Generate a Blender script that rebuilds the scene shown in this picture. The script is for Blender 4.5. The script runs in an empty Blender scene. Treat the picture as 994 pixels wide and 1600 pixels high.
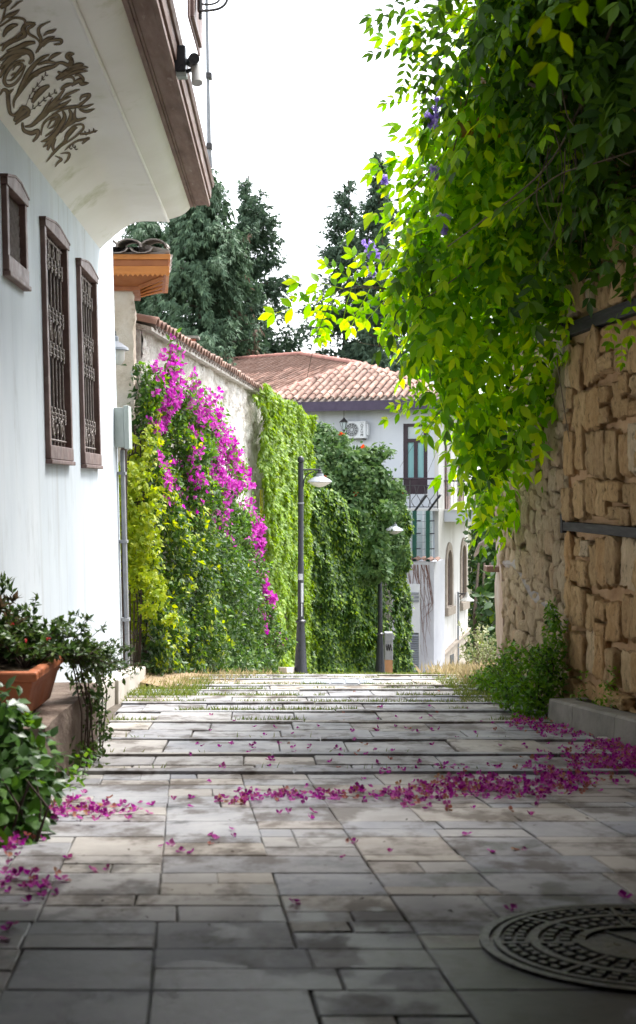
import bpy, bmesh, math, random
import numpy as np
from mathutils import Vector, Matrix, Euler, noise

R = math.radians
random.seed(7)
rng = np.random.default_rng(11)
scene = bpy.context.scene
COL = scene.collection

# ---------------------------------------------------------------- camera, sky, sun, exposure
F = 2000.0            # focal length in pixels of the 994 x 1600 picture
CX, HZ = 497.0, 757.0 # principal column and horizon row
cam_data = bpy.data.cameras.new('camera')
cam = bpy.data.objects.new('camera', cam_data)
COL.objects.link(cam)
cam.location = (0, 0, 0)
cam.rotation_euler = (R(90), 0, 0)
cam_data.sensor_fit = 'AUTO'
cam_data.sensor_width = 36.0
cam_data.lens = F / 1600 * 36
cam_data.shift_y = -(800 - HZ) / 1600
cam_data.clip_start = 0.05
cam_data.clip_end = 3000
cam_data.dof.use_dof = True
cam_data.dof.focus_distance = 15.0
cam_data.dof.aperture_fstop = 4.5
scene.camera = cam

SUN_AZ, SUN_EL = 44.0, 63.0      # degrees right of the view axis, and above the horizon
world = bpy.data.worlds.new('World')
scene.world = world
world.use_nodes = True
wn = world.node_tree
for n in list(wn.nodes): wn.nodes.remove(n)
wo = wn.nodes.new('ShaderNodeOutputWorld')
bg = wn.nodes.new('ShaderNodeBackground')
sky = wn.nodes.new('ShaderNodeTexSky')
sky.sky_type = 'NISHITA'
sky.sun_disc = False
sky.sun_elevation = R(SUN_EL)
sky.sun_rotation = R(SUN_AZ)
sky.altitude = 0
sky.air_density = 1.0
sky.dust_density = 2.0
sky.ozone_density = 1.0
hs = wn.nodes.new('ShaderNodeHueSaturation')
hs.inputs['Saturation'].default_value = 0.22
hs.inputs['Value'].default_value = 1.0
wn.links.new(sky.outputs[0], hs.inputs['Color'])
wn.links.new(hs.outputs[0], bg.inputs['Color'])
bg.inputs['Strength'].default_value = 0.15
wn.links.new(bg.outputs[0], wo.inputs['Surface'])

sd = bpy.data.lights.new('sun', 'SUN')
sun = bpy.data.objects.new('sun', sd)
COL.objects.link(sun)
sd.energy = 1.8
sd.angle = R(25)
sd.color = (1.0, 0.965, 0.92)
_to = Vector((math.sin(R(SUN_AZ)) * math.cos(R(SUN_EL)), math.cos(R(SUN_AZ)) * math.cos(R(SUN_EL)), math.sin(R(SUN_EL))))
sun.rotation_euler = _to.to_track_quat('Z', 'Y').to_euler()
sun.location = _to * 40

scene.view_settings.view_transform = 'Standard'
scene.view_settings.look = 'None'
scene.view_settings.gamma = 1.0
scene.view_settings.use_curve_mapping = False
scene.view_settings.exposure = 2.1
scene.render.engine = 'CYCLES'
scene.cycles.use_denoising = True
scene.cycles.max_bounces = 8
scene.cycles.diffuse_bounces = 4
scene.cycles.transmission_bounces = 6
scene.cycles.transparent_max_bounces = 12

# ---------------------------------------------------------------- helpers
def P(px, py, Y):
    return np.array([(px - CX) / F * Y, Y, (HZ - py) / F * Y])

GP = [(-30, -0.4), (-8, -0.55), (0, -0.9), (15, -2.25), (25, -3.69), (34, -5.02), (46, -7.1), (60, -9.2), (120, -10)]
def gz(Y):
    for (a, za), (b, zb) in zip(GP, GP[1:]):
        if Y <= b:
            return za + (zb - za) * (Y - a) / (b - a)
    return GP[-1][1]

def tag(o, label=None, cat=None, group=None, kind=None):
    if label: o['label'] = label
    if cat: o['category'] = cat
    if group: o['group'] = group
    if kind: o['kind'] = kind
    return o

def thing(name, label, cat, loc, group=None, kind=None):
    o = bpy.data.objects.new(name, None)
    o.empty_display_size = 0.1
    o.location = Vector([float(c) for c in loc])
    COL.objects.link(o)
    return tag(o, label, cat, group, kind)

def link(name, me, mat=None, par=None):
    o = bpy.data.objects.new(name, me)
    if mat is not None and len(me.materials) == 0:
        me.materials.append(mat)
    COL.objects.link(o)
    if par is not None:
        o.parent = par
        o.matrix_parent_inverse = mat_world(par).inverted()
    return o

def mat_world(o):
    m = o.matrix_basis.copy()
    if o.parent is None: return m
    return mat_world(o.parent) @ o.matrix_parent_inverse @ m

def pymesh(name, verts, faces, smooth=False):
    me = bpy.data.meshes.new(name)
    me.from_pydata([tuple(map(float, v)) for v in verts], [], faces)
    if smooth:
        me.shade_smooth()
    me.update()
    return me

def npmesh(name, V, T, smooth=False):
    """V (n,3) float, T (m,3) int triangles"""
    me = bpy.data.meshes.new(name)
    V = np.ascontiguousarray(V, dtype=np.float32); T = np.ascontiguousarray(T, dtype=np.int32)
    me.vertices.add(len(V)); me.vertices.foreach_set('co', V.ravel())
    me.loops.add(T.size); me.loops.foreach_set('vertex_index', T.ravel())
    me.polygons.add(len(T))
    me.polygons.foreach_set('loop_start', np.arange(0, T.size, 3, dtype=np.int32))
    try:
        me.polygons.foreach_set('loop_total', np.full(len(T), 3, dtype=np.int32))
    except Exception:
        pass
    me.update(calc_edges=True)
    if smooth: me.shade_smooth()
    return me

class MB:
    """collects shapes, then links them as one mesh"""
    def __init__(s): s.v = []; s.f = []
    def add(s, v, f):
        n = len(s.v); s.v += [tuple(map(float, p)) for p in v]; s.f += [tuple(i + n for i in q) for q in f]; return s
    def box(s, x0, x1, y0, y1, z0, z1, fn=None):
        c = [(x0,y0,z0),(x1,y0,z0),(x1,y1,z0),(x0,y1,z0),(x0,y0,z1),(x1,y0,z1),(x1,y1,z1),(x0,y1,z1)]
        if fn: c = [fn(*p) for p in c]
        return s.add(c, [(0,3,2,1),(4,5,6,7),(0,1,5,4),(1,2,6,5),(2,3,7,6),(3,0,4,7)])
    def prism(s, poly, y0, y1, fn):
        """poly of (a,b) swept from y0 to y1, fn(a,y,b)->world"""
        n = len(poly)
        v = [fn(a, y0, b) for a, b in poly] + [fn(a, y1, b) for a, b in poly]
        f = [tuple(range(n))[::-1], tuple(range(n, 2*n))] + [(i, (i+1) % n, n+(i+1) % n, n+i) for i in range(n)]
        return s.add(v, f)
    def tube(s, pts, rad, seg=6, cap=True):
        pts = [Vector([float(c) for c in p]) for p in pts]
        if not hasattr(rad, '__len__'): rad = [rad] * len(pts)
        rings = []
        up = Vector((0, 0, 1)); prev = None
        for i, p in enumerate(pts):
            d = (pts[min(i+1, len(pts)-1)] - pts[max(i-1, 0)])
            if d.length < 1e-9: d = Vector((0, 0, 1))
            d.normalize()
            if prev is None:
                a = d.cross(up) if abs(d.z) < .95 else d.cross(Vector((1, 0, 0)))
            else:
                a = prev - d * prev.dot(d)
                if a.length < 1e-6: a = d.cross(Vector((1, 0, 0)))
            a.normalize(); prev = a; b = d.cross(a)
            rings.append([p + (a * math.cos(t) + b * math.sin(t)) * rad[i] for t in [2*math.pi*k/seg for k in range(seg)]])
        v = [q for r in rings for q in r]; f = []
        for i in range(len(rings)-1):
            for k in range(seg):
                f.append((i*seg+k, i*seg+(k+1) % seg, (i+1)*seg+(k+1) % seg, (i+1)*seg+k))
        if cap:
            f.append(tuple(range(seg))[::-1]); f.append(tuple(range((len(rings)-1)*seg, len(rings)*seg)))
        return s.add(v, f)
    def lathe(s, prof, c, seg=16):
        """prof of (r,z) from bottom to top about the vertical through c"""
        v = []; f = []
        for r, z in prof:
            for k in range(seg):
                t = 2*math.pi*k/seg; v.append((c[0]+r*math.cos(t), c[1]+r*math.sin(t), c[2]+z))
        for i in range(len(prof)-1):
            for k in range(seg):
                f.append((i*seg+k, i*seg+(k+1) % seg, (i+1)*seg+(k+1) % seg, (i+1)*seg+k))
        f.append(tuple(range(seg))[::-1]); f.append(tuple(range((len(prof)-1)*seg, len(prof)*seg)))
        return s.add(v, f)
    def build(s, name, mat, par=None, smooth=False, bevel=0, kind=None):
        me = pymesh(name, s.v, s.f)
        bm = bmesh.new(); bm.from_mesh(me)
        bmesh.ops.recalc_face_normals(bm, faces=bm.faces)
        bm.to_mesh(me); bm.free()
        if smooth:
            me.shade_smooth()
            if smooth == 'auto':
                me.set_sharp_from_angle(angle=R(40))
        o = link(name, me, mat, par)
        if bevel:
            m = o.modifiers.new('bevel', 'BEVEL'); m.width = bevel; m.segments = 2; m.limit_method = 'ANGLE'; m.angle_limit = R(35)
        if kind: o['kind'] = kind
        return o

def crom(pts, n=6, closed=False):
    """Catmull-Rom through points"""
    pts = [np.array(p, float) for p in pts]; out = []
    m = len(pts)
    for i in range(m - 1):
        p0 = pts[max(i-1, 0)]; p1 = pts[i]; p2 = pts[i+1]; p3 = pts[min(i+2, m-1)]
        for k in range(n):
            t = k / n
            out.append(.5*((2*p1) + (-p0+p2)*t + (2*p0-5*p1+4*p2-p3)*t*t + (-p0+3*p1-3*p2+p3)*t**3))
    out.append(pts[-1])
    return out

# ---------------------------------------------------------------- materials
MATS = {}
def nodes_of(name):
    m = bpy.data.materials.new(name); m.use_nodes = True
    nt = m.node_tree
    for n in list(nt.nodes): nt.nodes.remove(n)
    out = nt.nodes.new('ShaderNodeOutputMaterial')
    bs = nt.nodes.new('ShaderNodeBsdfPrincipled')
    nt.links.new(bs.outputs[0], out.inputs['Surface'])
    MATS[name] = m
    return m, nt, bs, out

def noise_node(nt, scale, detail=6, rough=.6, vec=None, dim=None):
    n = nt.nodes.new('ShaderNodeTexNoise'); n.inputs['Scale'].default_value = scale
    n.inputs['Detail'].default_value = detail; n.inputs['Roughness'].default_value = rough
    if vec is not None: nt.links.new(vec, n.inputs['Vector'])
    return n

def ramp(nt, fac, stops):
    r = nt.nodes.new('ShaderNodeValToRGB')
    e = r.color_ramp.elements
    while len(e) > 1: e.remove(e[-1])
    e[0].position = stops[0][0]; e[0].color = (*stops[0][1], 1)
    for p, c in stops[1:]:
        k = e.new(p); k.color = (*c, 1)
    nt.links.new(fac, r.inputs['Fac'])
    return r

def mixc(nt, fac, a, b, mode='MIX'):
    m = nt.nodes.new('ShaderNodeMix'); m.data_type = 'RGBA'; m.blend_type = mode
    if isinstance(fac, (int, float)): m.inputs[0].default_value = fac
    else: nt.links.new(fac, m.inputs[0])
    for s, x in ((6, a), (7, b)):
        if isinstance(x, tuple): m.inputs[s].default_value = (*x, 1)
        else: nt.links.new(x, m.inputs[s])
    return m.outputs[2]

def posvec(nt, scale=(1, 1, 1)):
    g = nt.nodes.new('ShaderNodeNewGeometry')
    mp = nt.nodes.new('ShaderNodeMapping'); mp.inputs['Scale'].default_value = scale
    nt.links.new(g.outputs['Position'], mp.inputs['Vector'])
    return mp.outputs[0]

def val(nt, fac, lo, hi, a=0., b=1.):
    m = nt.nodes.new('ShaderNodeMapRange')
    m.inputs['From Min'].default_value = a; m.inputs['From Max'].default_value = b
    m.inputs['To Min'].default_value = lo; m.inputs['To Max'].default_value = hi
    nt.links.new(fac, m.inputs['Value'])
    return m.outputs[0]

def surf(name, cols, scale=4, rough=.7, bump=.0, bscale=40, stretch=(1, 1, 1), spec=.3, metal=0, stain=None, rnd=0, bdist=.01, detail=7, streak=None):
    """noise-coloured surface; cols two or three colours; stain=(colour, scale, threshold, amount)"""
    m, nt, bs, out = nodes_of(name)
    v = posvec(nt, stretch)
    n = noise_node(nt, scale, detail, .62, v)
    k = len(cols)
    st = [(.3 + .4*i/(k-1), c) for i, c in enumerate(cols)] if k > 1 else [(0, cols[0])]
    c = ramp(nt, n.outputs['Fac'], st).outputs[0]
    if stain:
        sc, ss, th, am = stain
        n2 = noise_node(nt, ss, 8, .7, v)
        f = val(nt, n2.outputs['Fac'], 0, am, th, th + .12)
        c = mixc(nt, f, c, sc)
    if streak:
        sc, ss, th, am = streak
        n4 = noise_node(nt, ss, 6, .6, posvec(nt, (3, 3, .16)))
        c = mixc(nt, val(nt, n4.outputs['Fac'], 0, am, th, th + .14), c, sc)
    if rnd:
        oi = nt.nodes.new('ShaderNodeObjectInfo')
        f = val(nt, oi.outputs['Random'], 1 - rnd, 1 + rnd)
        hsv = nt.nodes.new('ShaderNodeHueSaturation')
        nt.links.new(f, hsv.inputs['Value']); nt.links.new(c, hsv.inputs['Color'])
        c = hsv.outputs[0]
    nt.links.new(c, bs.inputs['Base Color'])
    nr = noise_node(nt, scale*2.3, 5, .6, v)
    nt.links.new(val(nt, nr.outputs['Fac'], max(rough-.15, .05), min(rough+.15, 1), .3, .7), bs.inputs['Roughness'])
    bs.inputs['Specular IOR Level'].default_value = spec
    bs.inputs['Metallic'].default_value = metal
    if bump:
        nb = noise_node(nt, bscale, 8, .65, v)
        b = nt.nodes.new('ShaderNodeBump'); b.inputs['Strength'].default_value = bump; b.inputs['Distance'].default_value = bdist
        nt.links.new(nb.outputs['Fac'], b.inputs['Height']); nt.links.new(b.outputs[0], bs.inputs['Normal'])
    return m

def leafmat(name, cols, trans=.35, rough=.45, spec=.35, tcol=None, big=None):
    """each leaf (mesh island) takes its own tint between cols"""
    m, nt, bs, out = nodes_of(name)
    g = nt.nodes.new('ShaderNodeNewGeometry')
    oi = nt.nodes.new('ShaderNodeObjectInfo')
    ad = nt.nodes.new('ShaderNodeMath'); ad.operation = 'ADD'
    nt.links.new(g.outputs['Random Per Island'], ad.inputs[0]); nt.links.new(oi.outputs['Random'], ad.inputs[1])
    fr = nt.nodes.new('ShaderNodeMath'); fr.operation = 'FRACT'; nt.links.new(ad.outputs[0], fr.inputs[0])
    k = len(cols)
    c = ramp(nt, fr.outputs[0], [(i/(k-1), q) for i, q in enumerate(cols)]).outputs[0]
    if big:
        n = noise_node(nt, big[1], 3, .5, posvec(nt))
        c = mixc(nt, val(nt, n.outputs['Fac'], 0, big[2], .42, .62), c, big[0])
    nt.links.new(c, bs.inputs['Base Color'])
    bs.inputs['Roughness'].default_value = rough; bs.inputs['Specular IOR Level'].default_value = spec
    if trans:
        tr = nt.nodes.new('ShaderNodeBsdfTranslucent')
        hsv = nt.nodes.new('ShaderNodeHueSaturation')
        hsv.inputs['Hue'].default_value = .485; hsv.inputs['Saturation'].default_value = 1.1; hsv.inputs['Value'].default_value = 1.5
        nt.links.new(c, hsv.inputs['Color']); nt.links.new(hsv.outputs[0], tr.inputs['Color'])
        mx = nt.nodes.new('ShaderNodeMixShader'); mx.inputs[0].default_value = trans
        nt.links.new(bs.outputs[0], mx.inputs[1]); nt.links.new(tr.outputs[0], mx.inputs[2])
        nt.links.new(mx.outputs[0], out.inputs['Surface'])
    return m

# ---------------------------------------------------------------- leaves
def T_leaf(w=.5, fold=.12, droop=.12):
    V = np.array([(0,0,0), (-w/2,.42,fold*.6), (0,.45,0), (w/2,.42,fold*.6), (0,1,-droop)], float)
    T = np.array([(0,2,1),(0,3,2),(1,2,4),(2,3,4)])
    return V, T
def T_leaf6(w=.5, fold=.1, droop=.12):
    V = np.array([(0,0,0), (-w*.42,.25,fold*.5), (-w/2,.55,fold*.6-.03), (0,.5,-.02), (w*.42,.25,fold*.5), (w/2,.55,fold*.6-.03), (0,1,-droop)], float)
    T = np.array([(0,3,1),(1,3,2),(2,3,6),(0,4,3),(4,5,3),(5,6,3)])
    return V, T
def T_ivy():
    V = np.array([(0,0,0),(-.46,.24,.05),(-.26,.55,.02),(0,1.05,-.12),(.26,.55,.02),(.46,.24,.05),(0,.38,-.03)], float)
    T = np.array([(0,6,1),(1,6,2),(2,6,3),(3,6,4),(4,6,5),(5,6,0)])
    return V, T
def T_spray():
    V = []; T = []
    for k, (a, l) in enumerate([(-.7,.6),(-.22,.95),(.22,.95),(.7,.6)]):
        n = len(V); s, c = math.sin(a), math.cos(a)
        V += [(-.09*c, .02, 0), (.09*c, .02, .0), (s*l*.6+.1, c*l*.55, .06*(-1)**k), (s*l, c*l, -.12)]
        T += [(n, n+1, n+2), (n, n+2, n+3)]
    return np.array(V, float), np.array(T)
def T_join(parts):
    V = []; T = []; n = 0
    for v, t in parts:
        V.append(v); T.append(t + n); n += len(v)
    return np.vstack(V), np.vstack(T)
def xf(t, R3, off, s=1):
    return t[0] * s @ np.array(R3).T + np.array(off), t[1]
def rotz(a): c, s = math.cos(a), math.sin(a); return np.array([(c,-s,0),(s,c,0),(0,0,1)])
def rotx(a): c, s = math.cos(a), math.sin(a); return np.array([(1,0,0),(0,c,-s),(0,s,c)])
def roty(a): c, s = math.cos(a), math.sin(a); return np.array([(c,0,s),(0,1,0),(-s,0,c)])
def T_pinnate(n=6, w=.42, ll=.3, droop=.35):
    """compound leaf of unit length: pairs of leaflets along a drooping midrib"""
    parts = []
    lf = T_leaf6(w, .08, .12)
    for i in range(n):
        t = .18 + .74*i/(n-1); z = -droop*t*t
        for sgn in (-1, 1):
            a = sgn*(-1.15 + .25*t)
            Rm = rotz(a) @ rotx(-.25 - .3*t)
            parts.append(xf(lf, Rm, (0, t, z), ll*(1 - .25*abs(t-.55))))
    parts.append(xf(lf, rotx(-.6), (0, .95, -droop*.9), ll))
    rib = (np.array([(-.006,0,0),(.006,0,0),(.004,.5,-droop*.25),(-.004,.5,-droop*.25),(.003,.98,-droop*.95),(-.003,.98,-droop*.95)]), np.array([(0,1,2),(0,2,3),(3,2,4),(3,4,5)]))
    parts.append(rib)
    return T_join(parts)
def T_palmate(n=5, w=.42):
    lf = T_leaf6(w, .1, .15)
    return T_join([xf(lf, rotz((k-(n-1)/2)*1.05*4/(n-1)*.55) @ rotx(-.1), (0, 0, 0), 1 - .13*abs(k-(n-1)/2)) for k in range(n)])
def T_bract():
    V, T = [], []
    lf = (np.array([(0,0,0),(-.52,.5,.34),(0,.5,.12),(.52,.5,.34),(0,.95,.5)], float), np.array([(0,2,1),(0,3,2),(1,2,4),(2,3,4)]))
    return T_join([xf(lf, rotz(k*2.094+.2) , (0,0,0)) for k in range(3)])

def basis(ydir, zdir):
    y = ydir / (np.linalg.norm(ydir, axis=1, keepdims=True) + 1e-9)
    z = zdir - y * np.sum(zdir*y, axis=1, keepdims=True)
    z = z / (np.linalg.norm(z, axis=1, keepdims=True) + 1e-9)
    x = np.cross(y, z)
    return np.stack([x, y, z], axis=2)       # columns
def scatter(tpl, pos, ydir, zdir, scale):
    V0, T0 = tpl
    B = basis(np.asarray(ydir, float), np.asarray(zdir, float)) * np.asarray(scale, float).reshape(-1, 1, 1)
    V = np.einsum('nij,kj->nki', B, V0) + np.asarray(pos, float)[:, None, :]
    N, k = len(pos), len(V0)
    T = (T0[None] + (np.arange(N) * k)[:, None, None]).reshape(-1, 3)
    return V.reshape(-1, 3), T
def rnd_unit(n):
    v = rng.normal(size=(n, 3)); return v / np.linalg.norm(v, axis=1, keepdims=True)
def leaves(name, tpls, pos, nrm, size, mat, par, droop=.6, jit=.7, var=.35, kind='stuff'):
    """leaves at pos facing about nrm, tips hanging; tpls a list of shapes"""
    pos = np.asarray(pos, float); nrm = np.asarray(nrm, float); n = len(pos)
    z = nrm + rnd_unit(n)*jit
    y = rnd_unit(n) + np.array([0, 0, -droop]) + nrm*.35
    s = size * (1 + var*(rng.random(n)*2-1))
    if hasattr(size, '__len__'): s = np.asarray(size) * (1 + var*(rng.random(n)*2-1))
    which = rng.integers(0, len(tpls), n)
    ms = []
    for k, t in enumerate(tpls):
        q = which == k
        if q.any(): ms.append(scatter(t, pos[q], y[q], z[q], s[q]))
    V, T = T_join(ms)
    o = link(name, npmesh(name, V, T), mat, par)
    if kind: o['kind'] = kind
    return o
def fnoise(p, sc, seed=0):
    return np.array([noise.noise(Vector((float(a)*sc + seed*7.3, float(b)*sc - seed*3.1, float(c)*sc + seed))) for a, b, c in p])
LEAF = T_leaf(.55); LEAFN = T_leaf(.34); LEAF6 = T_leaf6(.55); IVY = T_ivy(); SPRAY = T_spray(); BRACT = T_bract()

# ---------------------------------------------------------------- surface materials
plaster = surf('white_plaster', [(.50,.555,.61),(.575,.63,.68),(.62,.665,.71)], 1.3, .8, .35, 9, stretch=(1, 1, .35), stain=((.42,.455,.48), 3.2, .57, .55), bdist=.012, streak=((.36,.37,.37), 2.0, .54, .45))
soffit_m = surf('soffit_paint', [(.76,.75,.69),(.83,.82,.78),(.86,.85,.82)], .9, .6, .05, 30, stain=((.40,.42,.22), 1.1, .58, .55))
brown_wood = surf('brown_painted_wood', [(.11,.067,.06),(.17,.11,.098),(.23,.155,.14)], 5, .55, .25, 70, stain=((.30,.24,.21), 9, .62, .6), bdist=.004)
cornice_m = surf('weathered_cornice_wood', [(.12,.07,.055),(.20,.125,.10),(.27,.19,.16)], 3, .65, .4, 50, stretch=(3, .6, 3), stain=((.42,.36,.32), 7, .60, .7), bdist=.006)
ornament_dark = surf('ornament_dark_paint', [(.055,.034,.018),(.08,.052,.028)], 6, .7)
ornament_mid = surf('ornament_brown_paint', [(.15,.105,.05),(.21,.15,.075)], 8, .7)
iron = surf('wrought_iron', [(.035,.033,.035),(.06,.055,.055)], 20, .5, .2, 90, spec=.5)
grille_m = surf('rusted_grille_iron', [(.20,.165,.15),(.32,.28,.26)], 25, .6, .2, 90)
glass_dark = surf('dark_window_glass', [(.012,.014,.016),(.02,.024,.028)], 2, .12, spec=.6)
black_paint = surf('black_post_paint', [(.012,.014,.02),(.022,.026,.036)], 9, .38, .1, 50, stain=((.12,.12,.13), 14, .68, .4), spec=.5)
lamp_white = surf('enamel_lamp_shade', [(.50,.50,.47),(.62,.61,.57)], 6, .4, spec=.5)
lamp_grey = surf('grey_lamp_metal', [(.20,.22,.25),(.30,.32,.35)], 6, .4, spec=.5)
grey_box = surf('grey_green_box_paint', [(.33,.38,.36),(.42,.46,.44)], 5, .5)
pipe_m = surf('grey_conduit', [(.22,.23,.25),(.34,.35,.37)], 8, .5, .1, 40)
terracotta = surf('terracotta_pot', [(.30,.09,.035),(.40,.13,.055),(.44,.16,.08)], 4, .55, .15, 60, stain=((.45,.30,.22), 7, .62, .4))
tile_m = surf('clay_roof_tile', [(.19,.105,.078),(.27,.165,.128),(.35,.24,.195)], 3, .75, .3, 40, stain=((.17,.13,.12), 7, .56, .6), rnd=.34)
tile_old = surf('weathered_coping_tile', [(.17,.135,.115),(.27,.23,.205),(.36,.325,.30)], 6, .85, .5, 40, stain=((.10,.09,.085), 9, .55, .75), rnd=.2)
ridge_m = surf('ridge_tile_mortar', [(.34,.15,.12),(.44,.22,.18)], 4, .75, .3, 40, stain=((.40,.40,.42), 3, .58, .7), rnd=.15)
fascia_m = surf('purple_brown_fascia', [(.055,.042,.075),(.085,.065,.11)], 3, .5)
blue_wall = surf('pale_blue_wall', [(.57,.60,.66),(.64,.67,.72)], 1.0, .8, .08, 40, stain=((.42,.46,.54), 1.6, .62, .4), streak=((.40,.42,.46), 1.0, .54, .35))
house_white = surf('house_white_render', [(.56,.55,.53),(.66,.65,.63)], .8, .8, .1, 40, stain=((.42,.40,.37), 1.5, .60, .5), streak=((.34,.31,.28), 1.2, .53, .5))
cool_white = surf('annex_white_render', [(.46,.47,.52),(.58,.59,.63)], .9, .8, .12, 40, stain=((.40,.40,.42), 1.8, .58, .55))
stone_trim = surf('window_stone_trim', [(.26,.22,.18),(.36,.31,.26)], 5, .8, .4, 40)
rubble_flat = surf('plinth_rubble', [(.34,.29,.24),(.48,.42,.35),(.56,.50,.43)], 4, .9, .7, 14, bdist=.05, stain=((.22,.18,.15), 6, .58, .6))
render_old = surf('peeling_lime_render', [(.40,.35,.30),(.66,.63,.58),(.80,.79,.76)], 4, .9, 1.0, 9, stain=((.26,.21,.17), 8, .55, .85), bdist=.10, detail=12)
pier_m = surf('pier_plaster', [(.42,.34,.25),(.58,.50,.40),(.66,.60,.52)], 2.5, .9, .6, 12, stain=((.30,.22,.15), 4, .58, .6), bdist=.04)
orange_wood = surf('varnished_orange_wood', [(.40,.135,.03),(.54,.21,.05)], 4, .45, .15, 50, stretch=(1, 1, 6), stain=((.14,.045,.02), 6, .58, .6))
dark_orange_wood = surf('dark_varnished_wood', [(.26,.085,.03),(.36,.13,.045)], 5, .5)
mortar_m = surf('lane_mortar', [(.06,.05,.04),(.12,.10,.08)], 9, .95, .6, 60)
concrete = surf('kerb_concrete', [(.13,.12,.105),(.20,.185,.16),(.27,.25,.22)], 3, .85, .5, 40, stain=((.10,.095,.085), 5, .58, .6))
pale_concrete = surf('pale_step_concrete', [(.42,.38,.33),(.56,.52,.47)], 3, .85, .4, 30, stain=((.30,.25,.19), 4, .56, .6))
wall_mortar = surf('ochre_wall_mortar', [(.44,.26,.135),(.60,.38,.21),(.68,.46,.27)], 3, .95, .8, 16, bdist=.04)
beam_m = surf('dark_timber_beam', [(.028,.026,.026),(.055,.05,.05)], 6, .65, .4, 40, stretch=(1, .3, 3), bdist=.006)
soil = surf('soil', [(.05,.035,.022),(.09,.065,.04)], 8, 1, .7, 30)
terrain_m = surf('hill_ground', [(.05,.06,.03),(.10,.09,.05)], .6, 1)
bark = surf('bark', [(.06,.045,.035),(.12,.09,.07)], 9, .95, .7, 30, stretch=(1, 1, .3))
stem_m = surf('vine_stem', [(.10,.075,.05),(.19,.15,.10)], 12, .8)
thin_stem = surf('thin_dark_stem', [(.05,.035,.03),(.09,.06,.05)], 12, .8)
cast_iron = surf('cast_iron_cover', [(.012,.013,.014),(.03,.031,.033)], 14, .38, .35, 60, spec=.5, stain=((.07,.05,.035), 8, .60, .5))
green_post = surf('green_fence_post', [(.012,.07,.05),(.02,.10,.07)], 6, .5)
yellow_m = surf('yellow_sign_paint', [(.72,.62,.03),(.80,.70,.06)], 4, .5, stain=((.45,.38,.06), 12, .6, .6))
ac_white = surf('ac_casing', [(.62,.64,.67),(.70,.72,.74)], 3, .45)
ac_dark = surf('ac_grille', [(.06,.065,.07),(.10,.105,.11)], 6, .5)
door_m = surf('dark_door_wood', [(.035,.022,.03),(.06,.04,.05)], 4, .45)
curtain_m = surf('turquoise_curtain_glass', [(.20,.42,.44),(.34,.56,.58)], 2.0, .15, stretch=(4, 4, .5), spec=.6)
pale_glass = surf('pale_fanlight_glass', [(.42,.50,.52),(.58,.66,.68)], 2.0, .1, spec=.6)
board_white = surf('white_board', [(.60,.61,.62),(.70,.71,.72)], 2, .5, stain=((.42,.43,.42), 4, .6, .5))
camera_white = surf('camera_housing', [(.55,.55,.53),(.66,.66,.64)], 4, .4)
camera_dark = surf('camera_dark', [(.02,.022,.026),(.04,.043,.05)], 4, .35)
sticker_m = surf('sticker_paper', [(.40,.42,.46),(.58,.60,.63)], 30, .6)
brick_m = surf('chimney_brick', [(.36,.11,.07),(.46,.17,.11)], 5, .8, .3, 40, rnd=.2)
shade_house_m = surf('shade_house_plaster', [(.16,.13,.11),(.24,.20,.17)], 2, .9, .3, 20)  # dark finish of the added, unseen shading house
lettering_m = surf('dark_lettering', [(.012,.012,.014),(.02,.02,.022)], 4, .6)

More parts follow.
